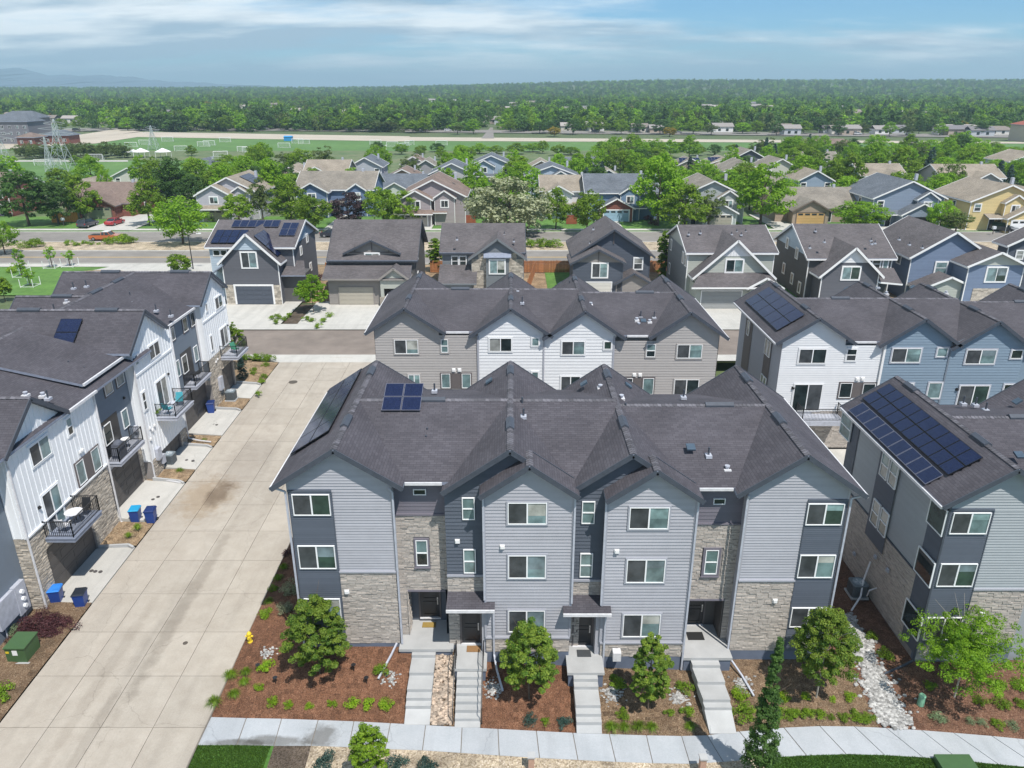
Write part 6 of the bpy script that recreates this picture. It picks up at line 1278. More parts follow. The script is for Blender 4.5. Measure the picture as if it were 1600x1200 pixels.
back = [(212, 260, 9, 10, 1, (.55, .54, .50), RS, 'cream house with slate roof at the field edge, left'), (318, 248, 9, 10, 1, (.40, .38, .36), RS, 'low grey-roofed house with a dark dormer near the playing field'),
    (515, 250, 11, 11, 2, (.36, .30, .25), RT, 'tan hip-roofed house behind the wide blue house'), (458, 258, 10, 11, 1, (.34, .28, .24), RT, 'tan house half hidden right of the lime poplar'),
    (575, 244, 9, 11, 2, (.40, .42, .46), RS, 'grey house with angled solar roof near the field, centre left'), (648, 243, 8, 10, 1, (.45, .40, .38), RB, 'small brown-roofed house by the field edge'),
    (632, 262, 9, 10, 1, (.33, .22, .17), RB, 'rust-roofed house among trees, centre left'), (636, 272, 13, 12, 1, (.50, .55, .50), RS, 'white and green house with grey-green roof left of the mauve house'),
    (708, 252, 11, 12, 2, (.42, .42, .42), RS, 'grey house with two stacked slate roofs behind the mauve house'), (668, 248, 7, 10, 1, (.30, .29, .32), RG, 'small purple-grey house by the field edge'),
    (768, 241, 11, 11, 2, (.32, .40, .50), RS, 'light blue house peeking between two lime trees'), (861, 256, 13, 11, 2, (.36, .43, .52), RS, 'grey-blue house with white windows above the white solar house'),
    (905, 246, 12, 11, 1, (.36, .40, .42), RS, 'slate-roofed house behind the round lime tree, centre'), (884, 274, 11, 12, 2, (.66, .66, .68), RT, 'white house with dark solar panels on a tan roof'),
    (948, 263, 7, 9, 1, (.16, .20, .30), RT, 'small dark blue gable behind the slate-roofed blue house'), (845, 249, 8, 10, 1, (.40, .30, .26), RT, 'small terracotta-roofed house near the playing field'),
    (1075, 246, 9, 10, 1, (.36, .30, .25), RG, 'house with pale blue solar roof, right of the tall lime tree'), (1128, 245, 14, 11, 1, (.40, .33, .26), RT, 'tan house with a long pale solar roof'),
    (1165, 232, 9, 11, 2, (.12, .12, .15), RG, 'dark house with a round gable window'), (1155, 250, 10, 11, 2, (.42, .32, .22), RG, 'tan stucco house right of the long solar roof'),
    (1212, 246, 9, 11, 2, (.50, .50, .44), RG, 'cream house peeking behind the right lime tree'), (1222, 275, 10, 11, 1, (.45, .42, .38), RG, 'grey gable behind the tan single-storey house'),
    (1275, 237, 12, 12, 1, (.28, .25, .28), RG, 'purple-grey roofed house between right-hand trees'), (1265, 264, 8, 10, 2, (.26, .33, .42), RT, 'small blue gabled house behind the tan single-storey house'),
    (1368, 256, 11, 11, 2, (.22, .29, .38), RT, 'dark blue gabled house with tan roof, right'), (1425, 270, 9, 10, 1, (.30, .29, .28), RT, 'tan-roofed house left of the tall willow'),
    (1503, 257, 15, 12, 2, (.36, .35, .34), RT, 'grey house with a long tan roof behind the yellow house'), (1598, 236, 14, 12, 2, (.36, .42, .50), RT, 'tan-roofed house at the right edge behind the spruces'),
    (1590, 290, 8, 10, 1, (.50, .42, .25), RT, 'low tan roof beside the yellow house at the right edge'), (1375, 240, 9, 10, 1, (.30, .27, .26), RG, 'grey-brown roofed house between the two big right-hand trees'), (140, 278, 8, 10, 1, (.55, .42, .30), RT, 'small peach gable behind the brick ranch house'), (238, 258, 7, 9, 1, (.45, .35, .30), RS, 'small house with a blue solar roof left of the dark spruce')]
bh = []
for (x, y, w, d, st, c, rm, lab) in back: bh.append(w_(lab, x, y, w, d, st, mat('paint_' + lab[:24].replace(' ', '_'), c, .75, .04, 2, tint=.03), rm, None if w < 10 else random.choice((-2, 2)), 5.5, None, ridge=random.choice('xy') if w > 9 else 'y', det=True, z0=.1))
def on_front(x, ry, d, st, cols, rows, lab, z0=.1, fr=M_SOLL, off=0.0):
    ze = 2.9 if st == 1 else 5.6; zr = ze + d * .21 + z0; p = pz(x, ry, zr); k = .42
    solar_array(lab, (p.x - cols * .55 + off, p.y - rows * 1.7 - .5, zr + .16 - (rows * 1.7 + .5) * k + .08), Vector((1, 0, 0)), Vector((0, 1, k)).normalized(), Vector((0, -k, 1)).normalized(), cols, rows, 1.1, 1.65, fr)
on_front(1128, 245, 11, 1, 9, 2, 'pale solar array on the long tan roof, right of centre'); on_front(1075, 246, 10, 1, 6, 2, 'pale solar array right of the tall lime tree')
p = pz(372, 272, 8.84); k = .49; solar_array('blue solar panels on the right roof slope of the grey two-storey house', (p.x + 1.0, p.y + 4, 8.84 + .2 - 1.0 * k - .0), Vector((0, -1, 0)), Vector((1, 0, -k)).normalized(), Vector((k, 0, 1)).normalized(), 5, 2, 1.3, 1.7)
# apartments at the far left and the commercial block at the far right
def blk(lab, x0, x1, ytop, Y, z1, wm, rm, d=14, hip=3, cat='building'):
    a = py(x0, 200, Y); b = py(x1, 200, Y); root = thing('apartment_building', ((a.x + b.x) / 2, Y + d / 2, 0), lab, cat); X0, X1 = a.x, b.x
    q = MB(); q.box(X0, X1, Y, Y + d, -1, z1); q.build('wall', wm, root); r = MB(); m = min(4, (X1 - X0) / 2 - .2)
    r.slab([(X0 - .6, Y - .6, z1), (X1 + .6, Y - .6, z1), (X1 - m, Y + d / 2, z1 + hip), (X0 + m, Y + d / 2, z1 + hip)], .3, 0, 1); r.slab([(X1 + .6, Y + d + .6, z1), (X0 - .6, Y + d + .6, z1), (X0 + m, Y + d / 2, z1 + hip), (X1 - m, Y + d / 2, z1 + hip)], .3, 0, 1)
    r.slab([(X0 - .6, Y + d + .6, z1), (X0 - .6, Y - .6, z1), (X0 + m, Y + d / 2, z1 + hip)], .3, 0, 1); r.slab([(X1 + .6, Y - .6, z1), (X1 + .6, Y + d + .6, z1), (X1 - m, Y + d / 2, z1 + hip)], .3, 0, 1); r.build('roof', (rm, M_SOFF), root)
    F = Fr((0, Y - .02, 0), (0, -1)); n = max(1, int((X1 - X0) / 3.4))
    for i in range(n):
        for z in ([1.2, 4.3, 7.2] if z1 > 8 else [1.2]): xx = X0 + (i + .5) * (X1 - X0) / n; window(root, F, xx - .7, xx + .7, z, z + 1.4, 'slider', None, .05)
    return root
M_APT = mat('apartment_grey', (.16, .16, .18), .8, .05)
blk('long grey apartment block with slate roof at the far left', -60, 44, 193, 385, 10.5, M_APT, RS); blk('second grey apartment block behind and right of the first', 0, 56, 188, 405, 11.5, M_APT, RS)
blk('low red-brick building in front of the grey apartments', 22, 50, 210, 372, 4.0, M_BRICK, RB, 10, 2); blk('low red-brick garage row right of the grey apartments', 64, 104, 208, 385, 4.2, M_BRICK, RS, 10, 2.2)
blk('stucco commercial building with red tile roof at the far right edge', 1618, 1670, 205, 395, 8.0, hm((.40, .36, .31), 'stucco'), mat('red_tile', (.33, .10, .07), .85, .15, 2), 20, 3)
blk('long low grey-brown roofed building before the far road, right', 1255, 1345, 216, 330, 3.2, hm((.30, .26, .26), 'lowbld'), RB, 12, 2.5)
import numpy as np
ORD = 'first second third fourth fifth sixth seventh eighth ninth tenth eleventh twelfth thirteenth fourteenth fifteenth sixteenth seventeenth eighteenth nineteenth twentieth'.split(); ORD += ['twenty-' + o for o in ORD[:9]] + ['thirtieth'] + ['thirty-' + o for o in ORD[:9]]
# =============================================================== foliage
L_MID = leafmat('leaves_green', (.085, .165, .011), (.24, .365, .026)); L_LIME = leafmat('leaves_lime', (.12, .25, .014), (.28, .46, .03), .42); L_DARK = leafmat('leaves_deep_green', (.038, .09, .02), (.10, .19, .04))
L_OLIVE = leafmat('leaves_olive', (.07, .105, .03), (.16, .21, .06)); L_SILV = leafmat('leaves_silver', (.16, .18, .10), (.38, .40, .26), .25); L_PURP = leafmat('leaves_purple', (.022, .014, .018), (.07, .04, .045), .2)
L_SPRU = leafmat('needles_blue_green', (.018, .045, .035), (.06, .11, .09), .1); L_GARD = leafmat('leaves_garden_tree', (.055, .14, .016), (.25, .33, .045), .35); L_YEL = leafmat('leaves_yellow', (.20, .16, .02), (.40, .30, .04), .3)
L_FORA = leafmat('leaves_forest', (.045, .11, .022), (.12, .22, .04)); L_RED = leafmat('leaves_plum', (.045, .016, .02), (.13, .05, .055), .25); L_BARK = mat('bark', (.10, .075, .055), .95, .3, 5, coord='Object'); L_BARKW = mat('bark_pale', (.34, .31, .27), .95, .2, 5, coord='Object')
L_PALEG = leafmat('leaves_pale_shrub', (.12, .18, .09), (.26, .33, .18), .2); L_SPIR = leafmat('leaves_spirea', (.14, .26, .01), (.34, .50, .03), .4)
def leaves(P, Nn, S, T, rng, aspect=.6):
    """a quad per leaf: positions, facing, size, tint"""
    n = len(P); r = rng.normal(size=(n, 3)); U = np.cross(Nn, r); U /= np.linalg.norm(U, axis=1)[:, None] + 1e-9; V = np.cross(Nn, U); V /= np.linalg.norm(V, axis=1)[:, None] + 1e-9
    U = U * (S * .5)[:, None]; V = V * (S * .5 * aspect)[:, None]
    vs = np.stack([P - U, P - V * 1.0 + U * .1, P + U, P + V * 1.0 + U * .1], 1).reshape(-1, 3)
    return vs
def crown_mesh(name, m, seed, R, zc, RZ, nclump, nleaf, leaf, clump=.3, shape='round', rmin=.35, aspect=.65, droop=0.0):
    rng = np.random.default_rng(seed); per = max(1, nleaf // nclump); P = []; Nn = []; T = []
    for k in range(nclump):
        d = rng.normal(size=3); d /= np.linalg.norm(d); rr = rng.uniform(rmin, 1.0) ** .6
        c = d * rr
        if shape == 'cone': z = rng.uniform(-1, 1); w = (1 - z) / 2; a = rng.uniform(0, 6.28); q = rng.uniform(.5, 1) * (w * .95 + .05); c = np.array([math.cos(a) * q, math.sin(a) * q, z])
        if shape == 'column': z = rng.uniform(-1, 1); w = (1 - abs(z) ** 3) * .9; a = rng.uniform(0, 6.28); q = rng.uniform(.2, 1) * w; c = np.array([math.cos(a) * q, math.sin(a) * q, z])
        if shape == 'egg': c[:2] *= 1 - .35 * c[2]
        if shape == 'open': c = d * rng.uniform(.15, 1.15); c[2] *= .8
        cr = clump * rng.uniform(.65, 1.25)
        if shape == 'cone': cr *= .5 + .7 * (1 - c[2]) / 2
        q = rng.normal(size=(per, 3)); q /= np.linalg.norm(q, axis=1)[:, None]; q[:, 2] = np.abs(q[:, 2]) * np.where(rng.random(per) < .75, 1, -.6)
        rad = rng.uniform(.6, 1.05, per)[:, None]
        pos = np.array([c[0] * R, c[1] * R, zc + c[2] * RZ]) + q * rad * cr * R * np.array([1, 1, .8]); pos[:, 2] -= droop * rng.random(per) * cr * R
        nn = q + np.array([0, 0, .5]) + rng.normal(size=(per, 3)) * .5; P.append(pos); Nn.append(nn); T.append(np.clip(rng.normal(.5, .22, per) + rng.uniform(-.28, .28), 0, 1))
    P = np.concatenate(P); Nn = np.concatenate(Nn); T = np.concatenate(T); Nn /= np.linalg.norm(Nn, axis=1)[:, None]
    S = leaf * rng.uniform(.6, 1.3, len(P)); vs = leaves(P, Nn, S, T, rng, aspect)
    me = bpy.data.meshes.new(name); nf = len(P); me.vertices.add(nf * 4); me.vertices.foreach_set('co', vs.ravel()); me.loops.add(nf * 4); me.loops.foreach_set('vertex_index', np.arange(nf * 4)); me.polygons.add(nf); me.polygons.foreach_set('loop_start', np.arange(nf) * 4); me.polygons.foreach_set('loop_total', np.full(nf, 4)); me.update(calc_edges=True)
    at = me.attributes.new('tint', 'FLOAT', 'FACE'); at.data.foreach_set('value', T.astype(np.float32)); me.materials.append(m); return me
def trunk_mb(h, r, rnd, R, zc, limbs=5, lean=.02):
    f = MB(); p = Vector((0, 0, -.3)); q = Vector((rnd.uniform(-lean, lean) * h, rnd.uniform(-lean, lean) * h, h)); mid = p.lerp(q, .5) + Vector((rnd.uniform(-.03, .03) * h, rnd.uniform(-.03, .03) * h, 0))
    f.tube(p, mid, r, 7, r * .75, caps=False); f.tube(mid, q, r * .75, 7, r * .3, caps=False)
    for i in range(limbs):
        a = rnd.uniform(0, 6.28); s = mid.lerp(q, rnd.uniform(0, .8)); e = s + Vector((math.cos(a) * R * .7, math.sin(a) * R * .7, R * rnd.uniform(.4, .9))); f.tube(s, e, r * .4, 5, r * .1, caps=False)
    return f
KINDS = {  # mat, H, R, centre z, RZ, clumps, leaves, leaf size, clump, shape, bark
 'maple': (L_MID, 9.5, 3.9, 5.6, 4.1, 42, 4600, .34, .30, 'egg', L_BARK), 'maple2': (L_MID, 9, 4.2, 5.2, 3.8, 40, 4600, .34, .32, 'round', L_BARK), 'lime': (L_LIME, 9, 3.8, 5.3, 4.0, 46, 4600, .33, .28, 'egg', L_BARK), 'lime2': (L_LIME, 9, 4.2, 5.2, 3.7, 40, 4600, .34, .32, 'round', L_BARK),
 'dark': (L_DARK, 10, 3.9, 5.8, 4.4, 46, 4600, .33, .28, 'egg', L_BARK), 'olive': (L_OLIVE, 9, 3.4, 5.2, 4.2, 44, 3800, .30, .26, 'open', L_BARK), 'silver': (L_SILV, 9, 5.0, 4.6, 4.2, 70, 6500, .36, .24, 'round', L_BARK), 'purple': (L_PURP, 7, 3.4, 4.0, 3.2, 42, 4000, .30, .28, 'round', L_BARK),
 'spruce': (L_SPRU, 9, 2.6, 4.8, 4.5, 60, 4600, .26, .30, 'cone', L_BARK), 'column': (L_MID, 9, 1.1, 4.8, 4.4, 40, 2400, .28, .55, 'column', L_BARK), 'willow': (L_OLIVE, 8, 4.5, 4.4, 4, 44, 4000, .38, .3, 'open', L_BARK), 'sap': (L_LIME, 3.6, 1.0, 2.6, 1.1, 16, 700, .18, .42, 'round', L_BARK), 'yellow': (L_YEL, 8, 3.4, 4.6, 3.6, 36, 2800, .4, .3, 'round', L_BARK)}
PROTO = {}
def tree(kind, loc, h, w, label, group=None, var=None, name=None):
    """h: height in metres, w: crown width"""
    var = random.randrange(3) if var is None else var; K = KINDS[kind]; key = (kind, var)
    nm = name or {'spruce': 'spruce_tree', 'column': 'columnar_tree', 'silver': 'olive_tree', 'willow': 'willow_tree', 'sap': 'young_tree'}.get(kind, 'leafy_tree')
    sc = (w / (2.3 * K[2]), w / (2.3 * K[2]), h / (K[3] + K[4] * 1.12)); rz = random.uniform(0, 6.28)
    if key not in PROTO:
        root = thing(nm, loc, label, 'tree', group); rnd = random.Random(hash(key[0]) % 100 + var * 7)
        me = crown_mesh('crown', K[0], 100 + len(PROTO) * 3 + var, K[2], K[3], K[4], int(K[5] * 2.4), int(K[6] * 1.35), K[7] * 1.2, K[8] * .72, K[9]); o = bpy.data.objects.new('crown', me); COL.objects.link(o); o.parent = root; BASE[o.name] = tuple(loc)
        f = trunk_mb(K[3] + K[4] * .3, .035 * K[1] ** .8, random.Random(var + 3), K[2], K[3]); f.v = [(v[0] + loc[0], v[1] + loc[1], v[2] + loc[2]) for v in f.v]; f.build('trunk', K[10], root, True); PROTO[key] = root
        KID[root.name] = [o for o in bpy.data.objects if o.parent == root]; root.scale = sc; root.rotation_euler = (0, 0, rz); return root
    return dup(PROTO[key], loc, rz, sc, label, group)
def treepx(kind, cx, ytop, ybase, wpx, z=.3, label='', group=None, Y=None, var=None):
    """placed by its foot (or by distance Y when the foot is hidden)"""
    p = pz(cx, ybase, z) if Y is None else py(cx, 300, Y)
    if Y is not None: p.z = z
    t = py(cx, ytop, p.y); sc = FPX / ((p.y) * _c + (CAM_H - t.z) * _s); return tree(kind, (p.x, p.y, z), max(1.5, t.z - z), wpx / sc * 1.2, label, group, var)
TP = [('dark', 46, 258, 352, 78, 'dark green tree with white trunks at the left by the green lawn'), ('dark', 92, 278, 350, 62, 'second dark green tree, left of the orange fence'), ('maple', 132, 270, 345, 50, 'green tree behind the orange wooden fence'), ('maple', 234, 277, 352, 52, 'green tree at the right corner of the brick ranch house'),
 ('lime2', 286, 307, 381, 78, 'bright lime round tree standing on the road median'), ('lime2', 8, 345, 396, 44, 'lime tree on the median cut off by the left edge'), ('maple', 375, 300, 352, 52, 'bushy green tree in front of the grey solar-roofed house'), ('olive', 412, 268, 350, 42, 'thin olive-coloured tree left of the blue two-storey house'),
 ('lime', 428, 243, None, 52, 'tall lime poplar behind the olive tree, left of centre', 176), ('maple', 455, 280, 352, 62, 'green tree left of the blue house, front of its lawn'), ('maple2', 492, 303, 362, 56, 'low green tree in front of the blue house'), ('purple', 546, 298, 352, 54, 'dark purple plum tree in front of the blue house'),
 ('maple2', 600, 290, 356, 62, 'broad green tree between the blue and mauve houses'), ('maple', 632, 296, 354, 46, 'green tree touching the left side of the mauve house'), ('sap', 666, 324, 350, 26, 'small young tree in front of the mauve house'), ('silver', 796, 272, 366, 128, 'very wide pale silver-green tree, centre'),
 ('lime', 740, 249, None, 44, 'bright lime tree left behind the silver tree', 172), ('maple', 868, 290, 358, 46, 'rounded fresh green tree right of the silver tree'), ('maple2', 917, 296, 366, 54, 'green tree left of the brick garage front'), ('lime', 1028, 236, 352, 84, 'tallest lime-green tree, right of centre'),
 ('maple', 1068, 285, 362, 70, 'dense green tree right under the tallest lime tree'), ('olive', 1106, 292, 356, 44, 'sparse olive green tree left of the white porch rail'), ('lime', 1188, 250, 352, 84, 'big yellow-lime tree left of the tan single-storey house'), ('lime2', 1341, 312, 362, 76, 'wide low lime tree covering the yard between tan and slate houses'),
 ('maple', 1322, 236, None, 54, 'large rounded tree behind the tan single-storey house', 192), ('lime', 1250, 238, None, 50, 'yellow-green tree rising behind the tan house ridge', 196), ('lime2', 1467, 312, 362, 42, 'lime tree left half of the pair by the yellow house'), ('olive', 1492, 322, 366, 44, 'pale olive tree beside the yellow house driveway'),
 ('maple', 1404, 226, None, 56, 'big green tree behind the slate blue house', 205), ('lime', 1352, 219, None, 48, 'lime tree right of the purple-grey roofs', 228), ('willow', 1487, 249, None, 50, 'soft willow-like tree left of the long tan roof', 188), ('spruce', 1443, 232, None, 30, 'blue spruce left of the willow-like tree', 215),
 ('spruce', 1555, 248, None, 34, 'blue-green spruce behind the yellow house', 195), ('spruce', 1572, 255, None, 28, 'second blue-green spruce at the right edge', 200), ('purple', 1338, 296, None, 32, 'dark plum tree right of the tan house roof', 168), ('dark', 270, 239, None, 58, 'tall dark tree behind the lime median tree', 180),
 ('lime', 225, 240, None, 34, 'small lime tree by the cream house at the field edge', 210), ('lime2', 166, 262, None, 22, 'little lime tree over the brick ranch roof', 186), ('dark', 300, 270, None, 50, 'dark green tree left of the grey solar-roofed house', 176), ('maple', 345, 258, None, 60, 'bushy tree behind the grey solar-roofed house', 200),
 ('column', 1037, 356, 432, 26, 'narrow columnar tree between the navy and sage houses'), ('column', 681, 370, 422, 26, 'slim pale young tree between the charcoal and stone houses'), ('dark', 585, 236, None, 20, 'small dark tree at the field edge, centre left', 240), ('yellow', 1040, 196, None, 0, '', 0)]
for t in TP:
    if t[4] == 0: continue
    k, x, yt, yb, w, lab = t[:6]; treepx(k, x, yt, yb or 0, w, .3, lab, Y=t[6] if yb is None else None)
rt = random.Random(21)
# trees filling the gardens between the houses
hs = [o for o in bpy.data.objects if o.parent is None and o.name.startswith('house')]
hx = [(o.location.x, o.location.y) for o in hs]
cnt = 0; placed = []; used_ = set()
for _ in range(6000):
    if cnt >= 175: break
    y = rt.uniform(170, 325); x = rt.uniform(-.7, .72) * y
    if (x < -.42 * y and y > 225) or (x < .12 * y and y > 262): continue
    if any(abs(x - a) < 7 and -10 < y - b < 7 for a, b in hx): continue
    if any((x - a) ** 2 + (y - b) ** 2 < 30 for a, b in placed): continue
    placed.append((x, y)); cnt += 1; k = rt.choice(['maple', 'maple', 'maple2', 'lime', 'lime2', 'lime', 'dark', 'olive', 'spruce', 'lime2', 'lime', 'lime', 'lime2'])
    h = rt.uniform(6.5, 10.0); w = rt.uniform(7.0, 10.5) if k != 'spruce' else 5.5
    hn = min(hs, key=lambda o: (o.location.x - x) ** 2 + (o.location.y - y) ** 2); short = hn['label'].split(',')[0]
    for cut in (' with ', ' behind ', ' peeking ', ' above ', ' under ', ' near ', ' beside ', ' between '):
        if len(short.split()) > 7: short = short.split(cut)[0]
    sd_ = ('left of', 'right of')[x > hn.location.x] if abs(x - hn.location.x) > abs(y - hn.location.y) else ('in front of', 'behind')[y > hn.location.y]
    cn = {'maple': 'mid-green tree', 'maple2': 'rounded green tree', 'lime': 'bright lime tree', 'lime2': 'wide lime tree', 'dark': 'dark green tree', 'olive': 'olive green tree', 'spruce': 'blue-green spruce'}[k]
    lab = '%s %s the %s' % (cn, sd_, short)
    for ex in ('smaller ', 'farther ', 'third ', 'fourth ', 'fifth '):
        if lab not in used_: break
        lab = ex + '%s %s the %s' % (cn, sd_, short)
    used_.add(lab); tree(k, (x, y, .05), h, w, lab, 'trees among the back rooftops', rt.randrange(3))
# willows and brush along the left field
for i in range(26):
    x = 35 + i * 6.5 + rt.uniform(-2.5, 2.5); yb = rt.uniform(243, 250); treepx(rt.choice(['willow', 'willow', 'maple', 'olive']), x, rt.uniform(219, 228), yb, rt.uniform(16, 26), 0, ORD[i] + ' greyish willow from the left in the brush belt between the left fields', 'willows between the left fields')
for q_, (x, yt, yb) in enumerate(((118, 242, 258), (140, 240, 262), (300, 226, 244), (655, 232, 242), (690, 228, 250), (718, 228, 250), (735, 230, 248), (848, 218, 240), (965, 219, 240))): treepx('maple', x, yt, yb, 18, 0, ORD[q_] + ' lone tree from the left at the edge of the playing fields', 'lone trees by the fields')
for i in range(34): x = 590 + i * 31 + rt.uniform(-9, 9); b = rt.uniform(237, 244); treepx(rt.choice(['maple', 'lime', 'maple2', 'dark', 'lime2']), x, b - rt.uniform(13, 19), b, rt.uniform(20, 30), 0, ORD[i] + ' tree from the left along the near edge of the playing field', 'trees along the near edge of the field')
# row of trees on the far side of the field road
for i in range(52):
    x = -30 + i * 32 + rt.uniform(-12, 12); b = 206 + 6 * (x / 1600) + rt.uniform(-3, 1) - (3 if 100 < x < 600 else 0)
    if 752 < x < 776: continue
    k = rt.choice(['maple', 'maple2', 'dark', 'dark', 'olive', 'maple', 'lime']); treepx(k, x, b - rt.uniform(18, 27), b, rt.uniform(18, 28), .1, {'lime': 'light green', 'olive': 'olive', 'dark': 'dark green'}.get(k, 'green') + ' tree in the line beyond the field road', 'trees lining the far road')
for (x, y) in ((1046, 205), (90, 178), (326, 166), (713, 182), (1095, 178), (988, 174), (1258, 178), (961, 190), (1448, 192), (1500, 195), (1556, 190), (866, 205)):
    p = pz(x, y + 6, 0); treepx('yellow', x, y - 8, y + 8, 20, 0, 'golden yellow tree standing out in the distant canopy', 'yellow trees in the canopy')
# the distant wood: one object, crowns instanced on scattered points
def forest(name, protos, pts, smin, smax):
    me = bpy.data.meshes.new(name); me.vertices.add(len(pts)); me.vertices.foreach_set('co', np.array(pts, dtype=np.float32).ravel()); o = bpy.data.objects.new(name, me); COL.objects.link(o); o['kind'] = 'stuff'
    ng = bpy.data.node_groups.new(name, 'GeometryNodeTree'); ng.interface.new_socket('Geometry', in_out='INPUT', socket_type='NodeSocketGeometry'); ng.interface.new_socket('Geometry', in_out='OUTPUT', socket_type='NodeSocketGeometry')
    n = ng.nodes; gi = n.new('NodeGroupInput'); go = n.new('NodeGroupOutput'); jn = n.new('GeometryNodeJoinGeometry'); ix = n.new('GeometryNodeInputIndex')
    N_ = len(protos); md = n.new('FunctionNodeRandomValue'); md.data_type = 'INT'; md.inputs['Min'].default_value = 0; md.inputs['Max'].default_value = N_ - 1; md.inputs['Seed'].default_value = 5
    rv = n.new('FunctionNodeRandomValue'); rv.data_type = 'FLOAT_VECTOR'; rv.inputs[0].default_value = (smin, smin, smin * .8); rv.inputs[1].default_value = (smax, smax, smax * .9); rr_ = n.new('FunctionNodeRandomValue'); rr_.data_type = 'FLOAT_VECTOR'; rr_.inputs[0].default_value = (0, 0, 0); rr_.inputs[1].default_value = (0, 0, 6.28); rr_.inputs['Seed'].default_value = 9
    for i, po in enumerate(protos):
        ob = n.new('GeometryNodeObjectInfo'); ob.inputs['Object'].default_value = po; ob.inputs['As Instance'].default_value = True
        ip = n.new('GeometryNodeInstanceOnPoints'); cmp_ = n.new('FunctionNodeCompare'); cmp_.data_type = 'INT'; cmp_.operation = 'EQUAL'; cmp_.inputs[3].default_value = i
        ng.links.new(md.outputs[2], cmp_.inputs[2]); ng.links.new(gi.outputs[0], ip.inputs['Points']); ng.links.new(cmp_.outputs[0], ip.inputs['Selection']); ng.links.new(ob.outputs['Geometry'], ip.inputs['Instance']); ng.links.new(rv.outputs[0], ip.inputs['Scale']); ng.links.new(rr_.outputs[0], ip.inputs['Rotation']); ng.links.new(ip.outputs[0], jn.inputs[0])
    ng.links.new(jn.outputs[0], go.inputs[0]); md_ = o.modifiers.new('scatter', 'NODES'); md_.node_group = ng; return o
# crowns for the wood sit on real trees at its near edge
fp = []
FK = [('forest_tree', L_FORA, 'egg'), ('forest_tree', L_FORA, 'round'), ('forest_tree', L_DARK, 'egg'), ('forest_tree', L_MID, 'round'), ('forest_tree', L_LIME, 'egg'), ('forest_tree', L_OLIVE, 'egg'), ('forest_tree', L_DARK, 'cone')]
for i, (nm, m, shp) in enumerate(FK):
    p = pz(150 + i * 190, 199, .1); root = thing('forest_tree', tuple(p), ['rounded green tree at the front of the distant wood, far left', 'green tree at the front of the distant wood, left', 'dark tree at the front of the distant wood, left of centre', 'green tree at the front of the wood, by the far street', 'bushy green tree at the front of the wood, right of centre', 'olive tree at the front of the wood, right', 'dark conifer at the front of the wood, far right'][i], 'tree')
    me = crown_mesh('crown', m, 300 + i, 4.6 if shp != 'cone' else 3, 5.6, 4.6, 26, 620, 1.15, .34, shp); o = bpy.data.objects.new('crown', me); COL.objects.link(o); o.parent = root; fp.append(o)
rf = random.Random(77); pts = []
GAPS = [(x, y, w) for x, y, w in ((683, 196, 26), (768, 200, 14), (795, 195, 20), (1315, 205, 30), (1500, 207, 60), (1120, 200, 20), (1225, 205, 18), (465, 190, 25), (560, 188, 25), (1340, 180, 10), (900, 145, 22), (120, 137, 20))]
rg = random.Random(15); FAR2 = [(rg.uniform(10, 1590), rg.triangular(150, 197, 192)) for _ in range(75)]
def gap(x, y):
    for (gx, gy) in FAR2:
        if abs(x - gx) < 9 and -2 < y - gy < 5: return True
    for (gx, gy, w) in GAPS:
        if abs(x - gx) < w and abs(y - gy) < 5: return True
    return False
n_try = 0
while len(pts) < 18500:
    n_try += 1; u = rf.random(); Y = 520 * (4800 / 520) ** (u ** 1.0); X = rf.uniform(-.95, .95) * Y
    if X < -.5 * Y and Y < 620: continue
    z = th(X, Y); zc = Y * _c + (CAM_H - z) * _s; sx_ = 800 + FPX * X / zc; sy_ = 600 + FPX * ((CAM_H - z) * _c - Y * _s) / zc
    if gap(sx_, sy_): continue
    if noise.noise((X / 70, Y / 130, 4)) > .32 and rf.random() < .55: continue
    pts.append((X, Y, z - rf.uniform(0, 1.5)))
for _ in range(7000):
    Y = rf.uniform(1400, 3300); X = rf.uniform(-.95, .95) * Y
    if noise.noise((X / 120, Y / 160, 9)) < .38: pts.append((X, Y, th(X, Y) - 1))
for i in range(500):
    X = rf.uniform(-.5, .72) * 530; Y = rf.uniform(492, 560); zc = Y * _c + CAM_H * _s; sx_ = 800 + FPX * X / zc
    if not (745 < sx_ < 785): pts.append((X, Y, -rf.uniform(0, 2)))
forest('distant_wood', fp, pts, .7, 1.6)
